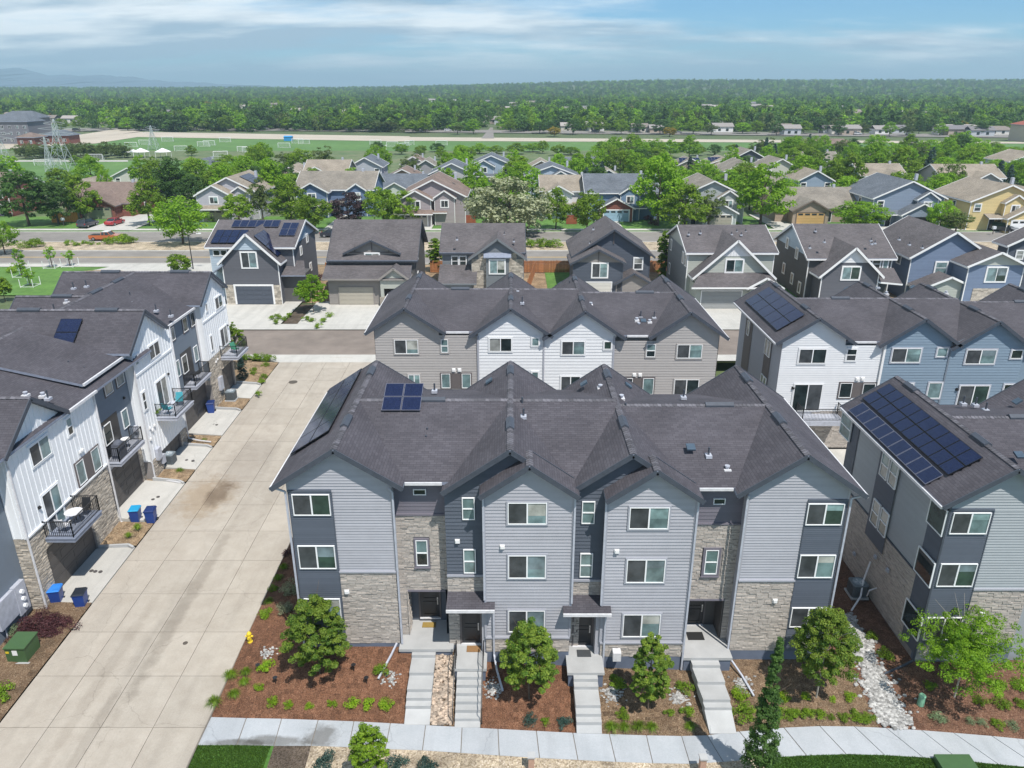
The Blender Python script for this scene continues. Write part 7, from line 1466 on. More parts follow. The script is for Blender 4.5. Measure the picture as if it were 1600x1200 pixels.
# houses showing through the wood
labs = []
cols_ = [(.62, .60, .56), (.40, .33, .28), (.55, .50, .45), (.70, .70, .70), (.36, .30, .27), (.45, .47, .50)]
mh = [mat('far_house_%d' % i, c, .8, .05) for i, c in enumerate(cols_)]; mr = [mat('far_roof_%d' % i, c, .9, .08) for i, c in enumerate([(.20, .17, .15), (.26, .24, .23), (.33, .30, .28), (.17, .16, .17)])]
def far_house(x, y, w, hgt, i, rank):
    p = pz(x, y, .5)
    for _ in range(12): p = pz(x, y, min(th(p.x, p.y) + .5, 26))
    p.y = min(p.y, 5000); w *= max(1, p.y / 900); root = thing('house', (p.x, p.y, 0), 'small pale-walled house whose roof shows through the distant wood', 'house', 'distant houses in the wood'); X0, X1 = p.x - w / 2, p.x + w / 2; z0 = th(p.x, p.y)
    hgt += 2 * (p.y > 620); q = MB(); q.box(X0, X1, p.y, p.y + 8, z0 - 1, z0 + hgt); q.build('wall', mh[i % 6], root); r = MB(); r.slab([(X0 - .5, p.y - .5, z0 + hgt), (X1 + .5, p.y - .5, z0 + hgt), (X1 + .5, p.y + 4, z0 + hgt + 2), (X0 - .5, p.y + 4, z0 + hgt + 2)], .2); r.slab([(X1 + .5, p.y + 8.5, z0 + hgt), (X0 - .5, p.y + 8.5, z0 + hgt), (X0 - .5, p.y + 4, z0 + hgt + 2), (X1 + .5, p.y + 4, z0 + hgt + 2)], .2); r.build('roof', mr[i % 4], root)
    F = Fr((0, p.y - .02, 0), (0, -1))
    for k in range(2): f = MB(); xx = X0 + w * (.3 + .4 * k); F.box(f, xx - .8, xx + .8, z0 + 1, z0 + 2.4, 0, .06); f.build('window', G_DARK, root)
FH = sorted([(x, y) for x, y in FAR2 if y > 160] + list(((683, 199), (676, 196), (700, 200), (795, 199), (801, 194), (812, 201), (1315, 209), (1330, 210), (1300, 208), (1480, 210), (1500, 211), (1520, 210), (1535, 212), (1560, 210), (1120, 203), (1130, 206), (1225, 208), (1238, 210), (460, 193), (475, 194), (555, 192), (570, 193), (595, 196), (1380, 209), (1400, 208), (890, 203), (905, 201), (1000, 206), (1030, 207), (930, 204), (45, 178), (160, 192), (180, 193), (385, 188), (300, 180), (1150, 190), (1220, 188), (1340, 187), (1270, 195))))
for i, (x, y) in enumerate(FH): far_house(x, y, random.uniform(9, 14), random.uniform(2.8, 4), i, i)
# =============================================================== garden trees and shrubs close to us
def near_tree(label, bx, by, z, ytop, wpx, m, nclump=60, nleaf=15000, leaf=.11, shape='egg', low=.12, clump=.24, seed=1, bark=None, Y=None, rmin=.35):
    p = pz(bx, by, z) if Y is None else py(bx, 600, Y)
    z = gh(p.x, p.y) if z is None else z; t = py(bx, ytop, p.y); H = t.z - z; R = wpx / (FPX / (p.y * _c + (CAM_H - z - H * .5) * _s)) / 2
    loc = (p.x, p.y, z); root = thing('garden_tree', loc, label, 'tree'); lo = low * H
    me = crown_mesh('crown', m, seed, R / (1 + clump * .6), (H + lo) / 2, (H - lo) / 2 / (1 + clump * .25), int(nclump * 3.2), int(nleaf * 1.8), leaf * .8, clump * .6, shape, rmin); o = bpy.data.objects.new('crown', me); COL.objects.link(o); o.parent = root
    f = trunk_mb(H * .8, .05, random.Random(seed), R, H * .5, 9); f.v = [(v[0] + loc[0], v[1] + loc[1], v[2] + loc[2]) for v in f.v]; f.build('trunk', bark or L_BARK, root, True); return root
near_tree('bushy round garden tree by the left slate corner of the centre rowhouse', 500, 1056, -.65, 928, 108, L_GARD, 75, 19000, .115, seed=1)
near_tree('bushy tree between the two canopied doors, hiding a ground floor window', 827, 1090, -.95, 968, 100, L_GARD, 70, 17000, .11, seed=2)
near_tree('narrow upright bushy tree right of the third front door', 1013, 1104, -1.1, 990, 76, L_GARD, 55, 14000, .11, seed=3)
near_tree('round garden tree with pale trunk at the right slate corner of the centre rowhouse', 1276, 1086, -1.2, 948, 112, L_GARD, 80, 19000, .11, seed=4, bark=L_BARKW, low=.2)
near_tree('airy light green multi-trunk tree before the right rowhouse', 1492, 1086, -1.3, 960, 178, L_LIME, 85, 17000, .11, 'open', .2, .2, 5, L_BARKW)
near_tree('tall slender columnar tree crossing the sidewalk at lower right', 1182, 1230, -1.6, 985, 76, L_DARK, 80, 16000, .10, 'cone', .03, .42, 6)
near_tree('small tree cut off by the bottom edge below the sidewalk', 582, 1240, -1.3, 1130, 74, L_MID, 50, 9000, .10, 'egg', .1, .28, 7)
near_tree('leafy green tree at the far end of the left rowhouse, by its last balcony', 374, 575, .2, 502, 34, L_MID, 45, 6000, .14, 'round', .15, .3, 8)
near_tree('blue-green spruce below the last balcony of the left rowhouse', 380, 592, .1, 552, 24, L_SPRU, 40, 4000, .10, 'cone', .03, .4, 9)
near_tree('lime maple between the two driveways of the dark and charcoal houses', 490, 488, .3, 428, 55, L_LIME, 50, 6000, .22, 'egg', .22, .28, 10)
near_tree('spiky green shrub tree behind the left rowhouse roof, by the plaza', 282, 425, .3, 396, 42, L_MID, 30, 2500, .28, 'round', 0, .35, 11)
near_tree('green tree at the left edge in the park lawn', 8, 470, .2, 432, 30, L_MID, 30, 2500, .24, 'egg', .2, .35, 12)
SHK = {'lime': (L_SPIR, .34, .26, 900, .055), 'green': (L_MID, .40, .34, 1200, .055), 'small': (L_MID, .22, .18, 500, .045), 'silver': (L_SILV, .5, .5, 1500, .06), 'grass': (L_MID, .34, .3, 0, 0), 'red': (L_RED, .35, .3, 700, .06), 'pale': (L_PALEG, .42, .36, 1100, .05), 'plum': (L_RED, .9, .7, 4200, .075), 'juniper': (L_PALEG, .9, .8, 3800, .06), 'blue': (L_SPRU, .45, .35, 1200, .06)}
SHP = {}
def grass_mesh(name, m, seed, n=220, r=.4, h=.42):
    rng = np.random.default_rng(seed); V = []; F_ = []
    for i in range(n):
        a = rng.uniform(0, 6.28); d = rng.uniform(.0, 1) ** .7; b = np.array([math.cos(a) * d * r * .25, math.sin(a) * d * r * .25, 0]); o = np.array([math.cos(a) * d, math.sin(a) * d, 0]); hh = h * rng.uniform(.6, 1.1); s = np.array([-math.sin(a), math.cos(a), 0]) * .008
        m1 = b + o * r * .45 + [0, 0, hh * .8]; t = b + o * r * 1.05 + [0, 0, hh * (.75 - .45 * d)]; k = len(V); V += [b - s, b + s, m1 + s * .8, m1 - s * .8, t]; F_ += [(k, k + 1, k + 2, k + 3), (k + 3, k + 2, k + 4)]
    me = bpy.data.meshes.new(name); me.from_pydata([tuple(v) for v in V], [], F_); at = me.attributes.new('tint', 'FLOAT', 'FACE'); at.data.foreach_set('value', rng.random(len(F_)).astype(np.float32)); me.materials.append(m); return me
SHN = {'lime': 'spirea_bush', 'green': 'green_shrub', 'small': 'small_shrub', 'silver': 'silver_shrub', 'grass': 'grass_clump', 'red': 'red_shrub', 'pale': 'pale_shrub', 'plum': 'plum_shrub', 'juniper': 'juniper_shrub', 'blue': 'blue_shrub'}
def shrub(kind, x, y, label, group=None, s=1.0, z=None, hf=None):
    K = SHK[kind]; p = pz(x, y, -.8 if z is None else z)
    if z is None:
        for _ in range(3): p = pz(x, y, (hf or gh)(p.x, p.y))
    v = random.randrange(2)
    if (kind, v) not in SHP:
        if kind == 'grass': me = grass_mesh('grass_clump', K[0], 40 + v)
        else: me = crown_mesh('shrub', K[0], 50 + v * 5 + len(SHP), K[1], K[2] * .55, K[2] * .55, 18, K[3], K[4], .42, 'round', .2)
        SHP[(kind, v)] = me
    o = bpy.data.objects.new(SHN[kind], SHP[(kind, v)]); COL.objects.link(o); o.location = (p.x, p.y, p.z - .03); o.rotation_euler = (0, 0, random.uniform(0, 6.28)); o.scale = (s * random.uniform(.9, 1.1), s * random.uniform(.9, 1.1), s); BASE[o.name] = tuple(o.location)
    return tag(o, label, 'shrub', group)
G1 = 'lime bushes along the left front bed'
for i, (x, y, s, l) in enumerate(((416, 1046, 1.2, 'lime bush just below the white splash rocks in the left bed'), (406, 1076, .8, 'small lime bush below the left path light'), (425, 1099, .9, 'lime bush, first of the row along the left sidewalk'), (450, 1103, .75, 'small lime bush, second of the row along the left sidewalk'), (484, 1104, .65, 'smallest green bush, third of the row along the left sidewalk'), (518, 1102, .75, 'small green bush, fourth of the row along the left sidewalk'), (551, 1101, 1.0, 'bright bush, fifth of the row along the left sidewalk'), (577, 1103, 1.05, 'yellowest bush, sixth of the row along the left sidewalk'), (605, 1105, 1.2, 'largest lime bush, last of the row by the left steps'), (1157, 1090, 1.3, 'bright lime bush beside the splash rocks right of the slanting path'), (1226, 1093, 1.05, 'lime bush, leftmost under the round tree at right'), (1259, 1091, .75, 'small lime bush left of the pale trunk'), (1300, 1093, .6, 'tiny lime bush right of the pale trunk'), (1329, 1092, .95, 'yellow-lime bush right of the round tree'))): shrub('lime', x, y, l, G1 if i < 9 else None, s)
for (x, y, s, l) in ((598, 1050, 1.15, 'large green ball shrub beside the first downspout'), (963, 1072, 1.2, 'green shrub between the stair and narrow tree'), (1069, 1078, 1.05, 'green shrub beside the second downspout splash rocks'), (971, 1119, .9, 'round green shrub low in the middle bed'), (1046, 1117, .7, 'small shrub in the middle of the tan bed'), (1074, 1117, .95, 'green shrub at the right of the tan bed'), (1014, 1090, .9, 'shrub at the foot of the narrow tree'), (1362, 998, .95, 'dark green shrub beside the swale, upper'), (1380, 1026, 1.2, 'dark green shrub beside the swale, lower'), (1560, 1075, 1.1, 'green shrub right of the airy tree'), (1592, 1073, 1.0, 'green shrub at the right edge, upper row'), (1531, 1098, .9, 'green shrub in the second row right of the airy tree'), (1564, 1101, 1.0, 'green shrub in the second row near the right edge'), (1594, 1104, .9, 'green shrub at the right edge, second row'), (1452, 1073, .8, 'small dark shrub at the foot of the airy tree'), (1160, 1118, 1.5, 'loose green shrub behind the columnar tree'), (6, 1088, 1.6, 'deep green shrub at the left edge below the transformer'), (1558, 1134, .8, 'green shrub near the right sidewalk edge'), (427, 921, .7, 'small green shrub beside the alley, middle'), (414, 962, 1.1, 'green shrub beside the alley, lower')): shrub('green', x, y, l, None, s)
for i, (x, s) in enumerate(((1210, 1.0), (1230, 1.0), (1247, .8), (1262, .9), (1279, .95), (1299, .5), (1316, .8), (1335, 1.0), (1355, .95))): shrub('green', x, 1117 + i * .9, ['leftmost green shrub of the row along the right sidewalk', 'second green shrub of the right sidewalk row', 'third green shrub of the right sidewalk row', 'fourth green shrub of the right sidewalk row', 'middle green shrub of the right sidewalk row', 'tiny shrub in the gap of the right sidewalk row', 'seventh shrub of the right sidewalk row', 'second to last shrub of the right sidewalk row', 'last shrub of the right sidewalk row, nearest the rock swale'][i], 'shrubs along the right sidewalk', s)
for (x, y, s, l) in ((361, 1058, 1.1, 'green grass clump nearest the alley in the left bed'), (384, 1053, .95, 'grass clump second from the alley in the left bed'), (382, 1068, .9, 'grass clump below the pair in the left bed'), (366, 1087, .95, 'greyish grass clump in the left bed corner'), (335, 1101, 1.2, 'grass clump at the alley and sidewalk corner'), (956, 1139, 1.0, 'grass clump in the tan bed, leftmost'), (976, 1139, .9, 'grass clump in the tan bed, second'), (997, 1138, 1.0, 'grass clump in the tan bed, third'), (1018, 1139, .9, 'grass clump in the tan bed, fourth'), (1078, 1137, .8, 'grass clump in the tan bed, right'), (443, 888, .9, 'grass clump by the slate corner, upper'), (435, 905, .85, 'grass clump by the slate corner, lower'), (420, 941, .8, 'grass clump beside the alley below the silver shrubs')): shrub('grass', x, y, l, None, s)
for (x, y, s, l) in ((455, 925, 1.1, 'silver shrub against the slate wall, larger'), (446, 955, .95, 'silver shrub against the slate wall, lower')): shrub('silver', x, y, l, None, s)
shrub('red', 450, 866, 'dark red shrub at the top of the strip beside the alley'); shrub('blue', 828, 1127, 'blue-grey shrub in the bed below the bushy tree', None, .8); shrub('small', 852, 1130, 'small green shrub between two blue-grey ones', None, 1.2); shrub('blue', 880, 1132, 'blue-grey shrub left of the third stair', None, .85)
shrub('pale', 1465, 1126, 'largest pale green mound along the right mulch edge', None, 1.0); shrub('pale', 1515, 1128, 'small pale mound along the right mulch edge, middle', None, .6); shrub('pale', 1534, 1131, 'small pale mound along the right mulch edge, right', None, .6); shrub('pale', 1580, 1136, 'pale mound at the right end of the mulch edge', None, .8)
for (x, y, s, l) in ((95, 985, 1.0, 'plum-leaved shrub in front of the blue bins'), (60, 985, 1.1, 'plum-leaved shrub under the meter cabinet'), (40, 1000, .8, 'plum-leaved shrub nearest the green transformer')): shrub('plum', x, y, l, None, s, z=-1.0)
shrub('juniper', 5, 970, 'silvery green juniper cut off by the left edge', None, 1.3, z=-1.0); shrub('juniper', 10, 995, 'lower juniper beside the plum shrubs', None, .8, z=-1.0)
for (x, y, s, l) in ((215, 826, 1.0, 'grass clump between the first two driveways, right'), (201, 838, .8, 'grass clump between the first two driveways, left'), (281, 737, .9, 'grass clump in the bed between second and third driveways'), (320, 690, .9, 'grass clump in the bed between third and fourth driveways'), (378, 628, .9, 'grass clump in the bed by the last driveway')): shrub('grass', x, y, l, None, s, z=-.4)
for i, (x, y) in enumerate(((397, 585), (412, 590), (408, 598), (397, 580), (405, 617), (415, 572))): shrub('green', x, y, 'green shrub in the corner bed at the alley end, ' + ['left', 'right', 'lower right', 'upper', 'lowest', 'reddish top'][i], None, 1.0, z=.15)
for i, (x, y) in enumerate(((385, 562), (398, 562), (412, 562), (422, 563))): shrub('green', x, y, 'clump of the low green hedge by the side street', 'low green hedge clumps by the side street', 1.6, z=.2)
for i, (x, y) in enumerate(((425, 499), (435, 497), (445, 500), (432, 505), (452, 495), (486, 502), (505, 503), (498, 512), (515, 494), (478, 500))): shrub('small', x, y, 'low green plant in the bed between the two driveways', 'low plants between the two driveways', 2.4, z=.35)
for (x, y, s, l) in ((508, 1197, 1.2, 'blue-green yucca below the sidewalk, left'), (620, 1199, 1.1, 'blue-green yucca below the sidewalk, middle'), (668, 1198, 1.1, 'blue-green yucca below the sidewalk, right')): shrub('blue', x, y, l, None, s, z=-1.35)
for i, (x, y, s) in enumerate(((55, 386, 5), (40, 387, 4), (190, 380, 5.5), (172, 381, 4), (208, 380, 4), (848, 386, 5), (832, 386, 4.5), (866, 386, 4.5))): shrub('green', x, y, 'low green spreading shrub on the boulevard median', 'spreading shrubs on the median', s * .75, z=.3)
for i, (x, y, s) in enumerate(((108, 383, 4), (119, 384, 3.4), (132, 381, 3.2), (143, 382, 3), (155, 382, 2))): shrub('small', x, y, ['largest', 'second', 'middle', 'fourth', 'smallest'][i] + ' round green bush on the median, counted from the left', 'round bushes on the median', s, z=.3)
for i in range(46):
    x = random.uniform(-80, 90); y = random.choice((random.uniform(98, 117), random.uniform(152, 163)));
    p = Vector((x, y, .25)); zc = y * _c + (CAM_H) * _s; shrub(random.choice(('green', 'small', 'lime', 'red')), 800 + FPX * x / zc, 600 + FPX * ((CAM_H - .25) * _c - y * _s) / zc, 'yard shrub near the boulevard houses', 'yard shrubs near the boulevard', random.uniform(1.5, 3.2), z=.2)
# fallen rocks, path lights, hydrant and utilities
def px_loc(x, y, z=None):
    p = pz(x, y, -.8 if z is None else z)
    if z is None:
        for _ in range(3): p = pz(x, y, gh(p.x, p.y))
    return p
for i, (x, y) in enumerate(((431, 1068), (573, 1068), (553, 1048), (404, 1048), (976, 1075))):
    p = px_loc(x, y); f = MB(); f.tube(p, p + Vector((0, 0, .3)), .02, 6); f.tube(p + Vector((0, 0, .3)), p + Vector((0, 0, .37)), .05, 8, .11); f.tube(p + Vector((0, 0, .37)), p + Vector((0, 0, .39)), .12, 8)
    tag(f.build('path_light', M_BLACK), ['black path light left of the bushy left tree', 'black path light right of the bushy left tree', 'black path light nearest the wall in the left bed', 'black path light beside the white splash rocks', 'black path light beside the narrow tree'][i], 'path light')
p = px_loc(391, 1003); f = MB(); Y_ = mat('hydrant_yellow', (.70, .52, .03), .5, .05); root = thing('fire_hydrant', tuple(p), 'small yellow fire hydrant in the mulch beside the alley', 'fire hydrant')
f.lathe(p, [(.14, 0), (.14, .06), (.10, .07), (.10, .48), (.13, .5), (.13, .55), (.09, .62), (.03, .68)], 12); f.build('barrel', Y_, root, True); f = MB(); f.tube(p + Vector((-.2, 0, .38)), p + Vector((.2, 0, .38)), .055, 8); f.tube(p + Vector((0, -.2, .36)), p + Vector((0, 0, .36)), .07, 8); f.build('outlet', Y_, root)
GRN = mat('utility_green', (.055, .115, .045), .5, .06, 2); p = pz(13, 1037, -.95); root = thing('transformer', (p.x + .5, p.y + .6, -1), 'green ground transformer box with a white sticker on a pale pad', 'transformer'); x0, y0 = p.x, p.y; f = MB(); f.box(x0 - .1, x0 + 1.15, y0 - .12, y0 + 1.3, -1.05, -.85); f.build('pad', M_CONC, root)
f = MB(); f.hexa([(x0, y0, -.85), (x0 + 1.02, y0, -.85), (x0 + 1.02, y0 + 1.15, -.85), (x0, y0 + 1.15, -.85)], [(x0, y0 - .0, .0), (x0 + 1.02, y0 - .0, .0), (x0 + 1.02, y0 + 1.15, .06), (x0, y0 + 1.15, .06)]); f.build('cabinet', GRN, root); f = MB(); f.slab([(x0 - .04, y0 - .05, .05), (x0 + 1.06, y0 - .05, .05), (x0 + 1.06, y0 + 1.2, .1), (x0 - .04, y0 + 1.2, .1)], .06); f.build('lid', GRN, root)
f = MB(); f.box(x0 + .36, x0 + .62, y0 - .012, y0 - .003, -.42, -.12); f.build('sticker', M_WTRIM, root); f = MB(); f.box(x0 + .03, x0 + .2, y0 - .012, y0 - .003, -.3, -.18); f.build('sticker', Y_, root)
f = MB(); p = pz(25, 1062, -1.0); f.lathe(p, [(.14, 0), (.14, .04), (.01, .05)], 12); tag(f.build('valve_cover', mat('valve_green', (.25, .38, .27), .7)), 'pale green round valve cover below the transformer', 'valve cover')
p = px_loc(1438, 1101); f = MB(); f.lathe(p, [(.17, 0), (.15, .5), (.17, .52), (.17, .58), (.14, .62), (.02, .63)], 14); tag(f.build('utility_pedestal', mat('pedestal_green', (.20, .42, .28), .5)), 'pale green cylindrical utility pedestal in the right mulch', 'pedestal')
p = pz(1490, 1200, -1.9); f = MB(); f.box(p.x - .8, p.x + .8, p.y - .6, p.y + .35, -1.9, -1.45); tag(f.build('utility_box', GRN), 'flat green utility box in the lower right lawn', 'utility box')
for (x, y, lab) in ((830, 1205, 'left tan stone post at the bottom edge below the sidewalk'), (1096, 1208, 'right tan stone post at the bottom edge below the sidewalk')):
    p = pz(x, y, -1.5); root = thing('stone_post', (p.x, p.y, -1.5), lab, 'post'); f = MB(); f.box(p.x - .13, p.x + .13, p.y - .13, p.y + .13, -1.6, -.6); f.build('shaft', mat('post_stone', (.42, .27, .20), .9, .1, 8), root); f = MB(); f.box(p.x - .17, p.x + .17, p.y - .17, p.y + .17, -.6, -.52); f.build('cap', M_CONC, root)
def ac_unit(p, label, s=.42, m=None):
    m = m or mat('ac_grey', (.16, .19, .21), .5, .05); root = thing('air_conditioner', tuple(p), label, 'air conditioner'); f = MB(); f.box(p.x - s * 1.15, p.x + s * 1.15, p.y - s * 1.15, p.y + s * 1.15, p.z - .05, p.z + .06); f.build('pad', M_CONC, root); k = s * .75
    ring = [(s * (1 if abs(math.cos(a)) > .5 else 1) * max(-1, min(1, 1.35 * math.cos(a))), s * max(-1, min(1, 1.35 * math.sin(a)))) for a in [i * math.pi / 10 for i in range(20)]]
    f = MB(); f.hexa([(p.x + a, p.y + b, p.z + .06) for a, b in ring], [(p.x + a, p.y + b, p.z + .85) for a, b in ring]); f.build('casing', m, root)
    f = MB()
    for i in range(14): z = p.z + .12 + i * .05; f.hexa([(p.x + a * 1.015, p.y + b * 1.015, z) for a, b in ring], [(p.x + a * 1.015, p.y + b * 1.015, z + .015) for a, b in ring])
    f.build('louvres', M_BLACK, root, kind='stuff'); f = MB(); f.lathe((p.x, p.y, p.z), [(k, .85), (k, .9), (k * .9, .9), (k * .88, .862), (.02, .862)], 18); f.build('fan_guard', mat('ac_top', (.30, .36, .40), .5), root)
    f = MB()
    for a in range(4): c, s2 = math.cos(a * 1.57), math.sin(a * 1.57); f.add([(p.x, p.y, p.z + .872), (p.x + k * .8 * c, p.y + k * .8 * s2, p.z + .872), (p.x + k * .7 * c - k * .3 * s2, p.y + k * .7 * s2 + k * .3 * c, p.z + .88)])
    f.build('fan', M_GUTL, root); return root
ac_unit(pz(1338, 928, -.9), 'dark grey air conditioner in the shaded side yard at right', .45); ac_unit(pz(266, 724, -.28), 'grey air conditioner beside the third driveway on the left', .42); ac_unit(pz(362, 624, .05), 'grey air conditioner beside the last driveway on the left', .42)
for i, (x, y) in enumerate(((1347, 930),)):
    f = MB(); p = pz(1352, 930, -.3); f.path([(20.75, p.y, .2), (20.3, p.y - .1, .1), (p.x + .1, p.y, -.35)], .04, 6); tag(f.build('refrigerant_pipe', M_GUTL), 'pale insulated pipe from the wall to the air conditioner', 'pipe')
# wheeled bins
BB = mat('bin_blue', (.015, .055, .26), .4, .04); BLU = mat('bin_lid_cyan', (.02, .30, .55), .4, .04); BLK = mat('bin_lid_navy', (.012, .03, .13), .4); BLD = mat('bin_lid_black', (.02, .025, .035), .4); BLB = mat('bin_lid_sky', (.03, .20, .62), .4)
def bin_(x, y, z, rz, body, lid, label):
    p = pz(x, y, z); root = thing('wheeled_bin', tuple(p), label, 'bin'); P = lambda a, b, c: (p.x + a, p.y + b, p.z + c); f = MB(); f.hexa([P(-.24, -.26, .06), P(.24, -.26, .06), P(.24, .24, .06), P(-.24, .24, .06)], [P(-.31, -.34, 1.0), P(.31, -.34, 1.0), P(.31, .34, 1.0), P(-.31, .34, 1.0)]); f.box(p.x - .33, p.x + .33, p.y - .36, p.y + .36, p.z + .94, p.z + 1.0); f.build('body', body, root)
    f = MB(); f.hexa([P(-.34, -.38, 1.0), P(.34, -.38, 1.0), P(.34, .38, 1.0), P(-.34, .38, 1.0)], [P(-.28, -.32, 1.07), P(.28, -.32, 1.07), P(.28, .32, 1.10), P(-.28, .32, 1.10)]); l = f.build('lid', lid, root); f = MB(); f.tube(P(-.25, .42, 1.0), P(.25, .42, 1.0), .02, 6); f.build('handle', body, root)
    for s in (-1, 1): f = MB(); f.tube(P(s * .27, .24, .12), P(s * .33, .24, .12), .13, 12); f.build('wheel', M_BLACK, root)
    root.rotation_euler = (0, 0, rz); return root
bin_(214, 815, -.62, .12, BB, BLU, 'blue bin with a cyan lid on the second driveway'); bin_(238, 816, -.62, .1, BB, BLK, 'all dark blue bin right of the cyan-lidded one'); bin_(91, 942, -.95, .2, BB, BLB, 'blue bin with sky blue lid behind the plum shrubs'); bin_(129, 948, -.95, .15, BB, BLD, 'blue bin with a black lid at the first driveway'); bin_(331, 645, -.1, .2, BB, BLK, 'blue bin with dark lid beside the fourth garage')
bin_(1233, 497, .2, 0, BB, BLK, 'dark bin behind the rowhouse roofs by the orange fence')
# patio furniture on the balconies
def table_(p, r, h, label, m=M_GUTL):
    root = thing('patio_table', p, label, 'table'); f = MB(); f.lathe(p, [(r, h - .03), (r, h), (.01, h)], 20); f.build('tabletop', m, root)
    for a in range(4): f = MB(); c, s = math.cos(a * 1.57 + .4) * r * .6, math.sin(a * 1.57 + .4) * r * .6; f.tube((p[0] + c, p[1] + s, p[2]), (p[0] + c * .7, p[1] + s * .7, p[2] + h - .03), .02, 5); f.build('leg', M_BLACK, root)
def chair_(p, rz, label, m):
    root = thing('patio_chair', p, label, 'chair'); P = lambda a, b, c: Vector((p[0] + a, p[1] + b, p[2] + c)); f = MB(); f.box(p[0] - .25, p[0] + .25, p[1] - .25, p[1] + .25, p[2] + .4, p[2] + .44); f.build('seat', m, root); f = MB(); f.hexa([P(-.25, .22, .44), P(.25, .22, .44), P(.25, .27, .44), P(-.25, .27, .44)], [P(-.25, .36, .95), P(.25, .36, .95), P(.25, .41, .95), P(-.25, .41, .95)]); f.build('backrest', m, root)
    for a, b in ((-.22, -.22), (.22, -.22), (-.22, .22), (.22, .22)): f = MB(); f.tube(P(a, b, 0), P(a, b, .4), .018, 5); f.build('leg', M_BLACK, root)
    for a in (-.27, .27): f = MB(); f.bar(P(a, -.2, .62), P(a, .28, .64), .05, .03); f.tube(P(a, -.2, .4), P(a, -.2, .62), .015, 5); f.build('armrest', m, root)
    root.rotation_euler = (0, 0, rz)
TEALF = mat('patio_teal', (.05, .30, .36), .6)
table_((-25.5, 38.1, 3.0), .5, .74, 'round grey table on the nearest balcony at left'); chair_((-25.6, 37.2, 3.0), 3.0, 'pale patio chair behind the round table on the nearest balcony', M_GUTL); chair_((-25.4, 39.0, 3.0), 0, 'dark patio chair at the rail of the nearest balcony', M_BLACK)
chair_((-25.5, 53.4, 3.9), .3, 'turquoise patio chair on the third balcony', TEALF); chair_((-25.7, 51.8, 3.9), 2.9, 'teal patio chair partly hidden by the rail of the third balcony', TEALF); chair_((-25.4, 65.6, 3.9), 1.0, 'green patio chair on the farthest balcony', mat('patio_green', (.05, .22, .14), .6)); table_((-26.4, 58.9, 3.76), .42, .7, 'small dark table on the fourth balcony', M_BLACK); table_((-26.6, 46.9, 3.5), .3, .7, 'small white round table on the second balcony', M_WTRIM)
p = (-26.45, 45.6, 3.5); f = MB(); f.hexa([(p[0] - .3, p[1] - .5, p[2]), (p[0] + .3, p[1] - .5, p[2]), (p[0] + .3, p[1] + .5, p[2]), (p[0] - .3, p[1] + .5, p[2])], [(p[0] - .25, p[1] - .35, p[2] + 1.0), (p[0] + .25, p[1] - .35, p[2] + 1.0), (p[0] + .25, p[1] + .35, p[2] + 1.0), (p[0] - .25, p[1] + .35, p[2] + 1.0)]); f.blob((p[0], p[1], p[2] + .98), .28, .4, .22, 10, 6, .05); tag(f.build('covered_grill', mat('grill_cover', (.10, .11, .14), .8), None, True), 'grill under a dark grey cover on the second balcony', 'grill')
shrub('small', 247, 645, 'potted green plant on the third balcony', None, 1.4, z=4.1)
# fences
def fence(p0, p1, h, label, m, z=.2, sp=.16):
    a = Vector((p0[0], p0[1], z)); b = Vector((p1[0], p1[1], z)); root = thing('wooden_fence', tuple(a), label, 'fence'); L = (b - a).length; d = (b - a) / L; f = MB(); n = int(L / sp)
    for i in range(n): q = a + d * sp * i; w = d * sp * .46; s = d.cross(Vector((0, 0, 1))) * .012; hh = Vector((0, 0, h + random.uniform(-.02, .02))); f.hexa([q - w - s, q + w - s, q + w + s, q - w + s], [q - w - s + hh, q + w - s + hh, q + w + s + hh, q - w + s + hh])
    f.build('pickets', m, root, kind='stuff')
    for i in range(int(L / 2.4) + 1): q = a + d * min(L, 2.4 * i); f = MB(); f.box(q.x - .05, q.x + .05, q.y - .05, q.y + .05, z, z + h + .08); f.build('post', m, root)
    for zz in (.35, h - .3): f = MB(); f.bar(a + Vector((0, 0, zz)), b + Vector((0, 0, zz)), .05, .09); f.build('rail', m, root)
WF = mat('fence_cedar', (.36, .15, .06), .85, .15, 4, tint=.25); WFO = mat('fence_orange', (.62, .27, .06), .85, .12, 4, tint=.15)
fence((-12.4, 113.5), (24, 113.5), 1.8, 'brown cedar fence behind the detached houses along the boulevard', WF); fence((-28, 112), (-24, 112), 1.8, 'short cedar fence between the slate and charcoal houses', WF); fence((1.9, 99), (3.5, 113), 1.8, 'cedar fence running back beside the stone-gabled house', WF); fence((34, 112), (38.5, 112), 1.8, 'short cedar fence between sage and dark houses', WF)
a = pz(82, 348, .3); b = pz(124, 346, .3); fence((a.x, a.y), (b.x, b.y), 1.9, 'bright orange wooden fence left of the brick ranch house', WFO, .3)
a = pz(1243, 530, .1); fence((35.2, 92.5), (38.4, 92.5), 1.6, 'orange fence section below the dark house', WFO, .2); a = pz(722, 350, .3); b = pz(745, 350, .3); fence((a.x, a.y), (b.x, b.y), 1.8, 'red-brown fence right of the mauve house', mat('fence_red', (.30, .07, .035), .85, .1), .3); a = pz(885, 350, .3); b = pz(903, 350, .3); fence((a.x, a.y), (b.x, b.y), 1.8, 'red-brown fence between two green trees, centre', mat('fence_red', (.30, .07, .035), .85, .1), .3)
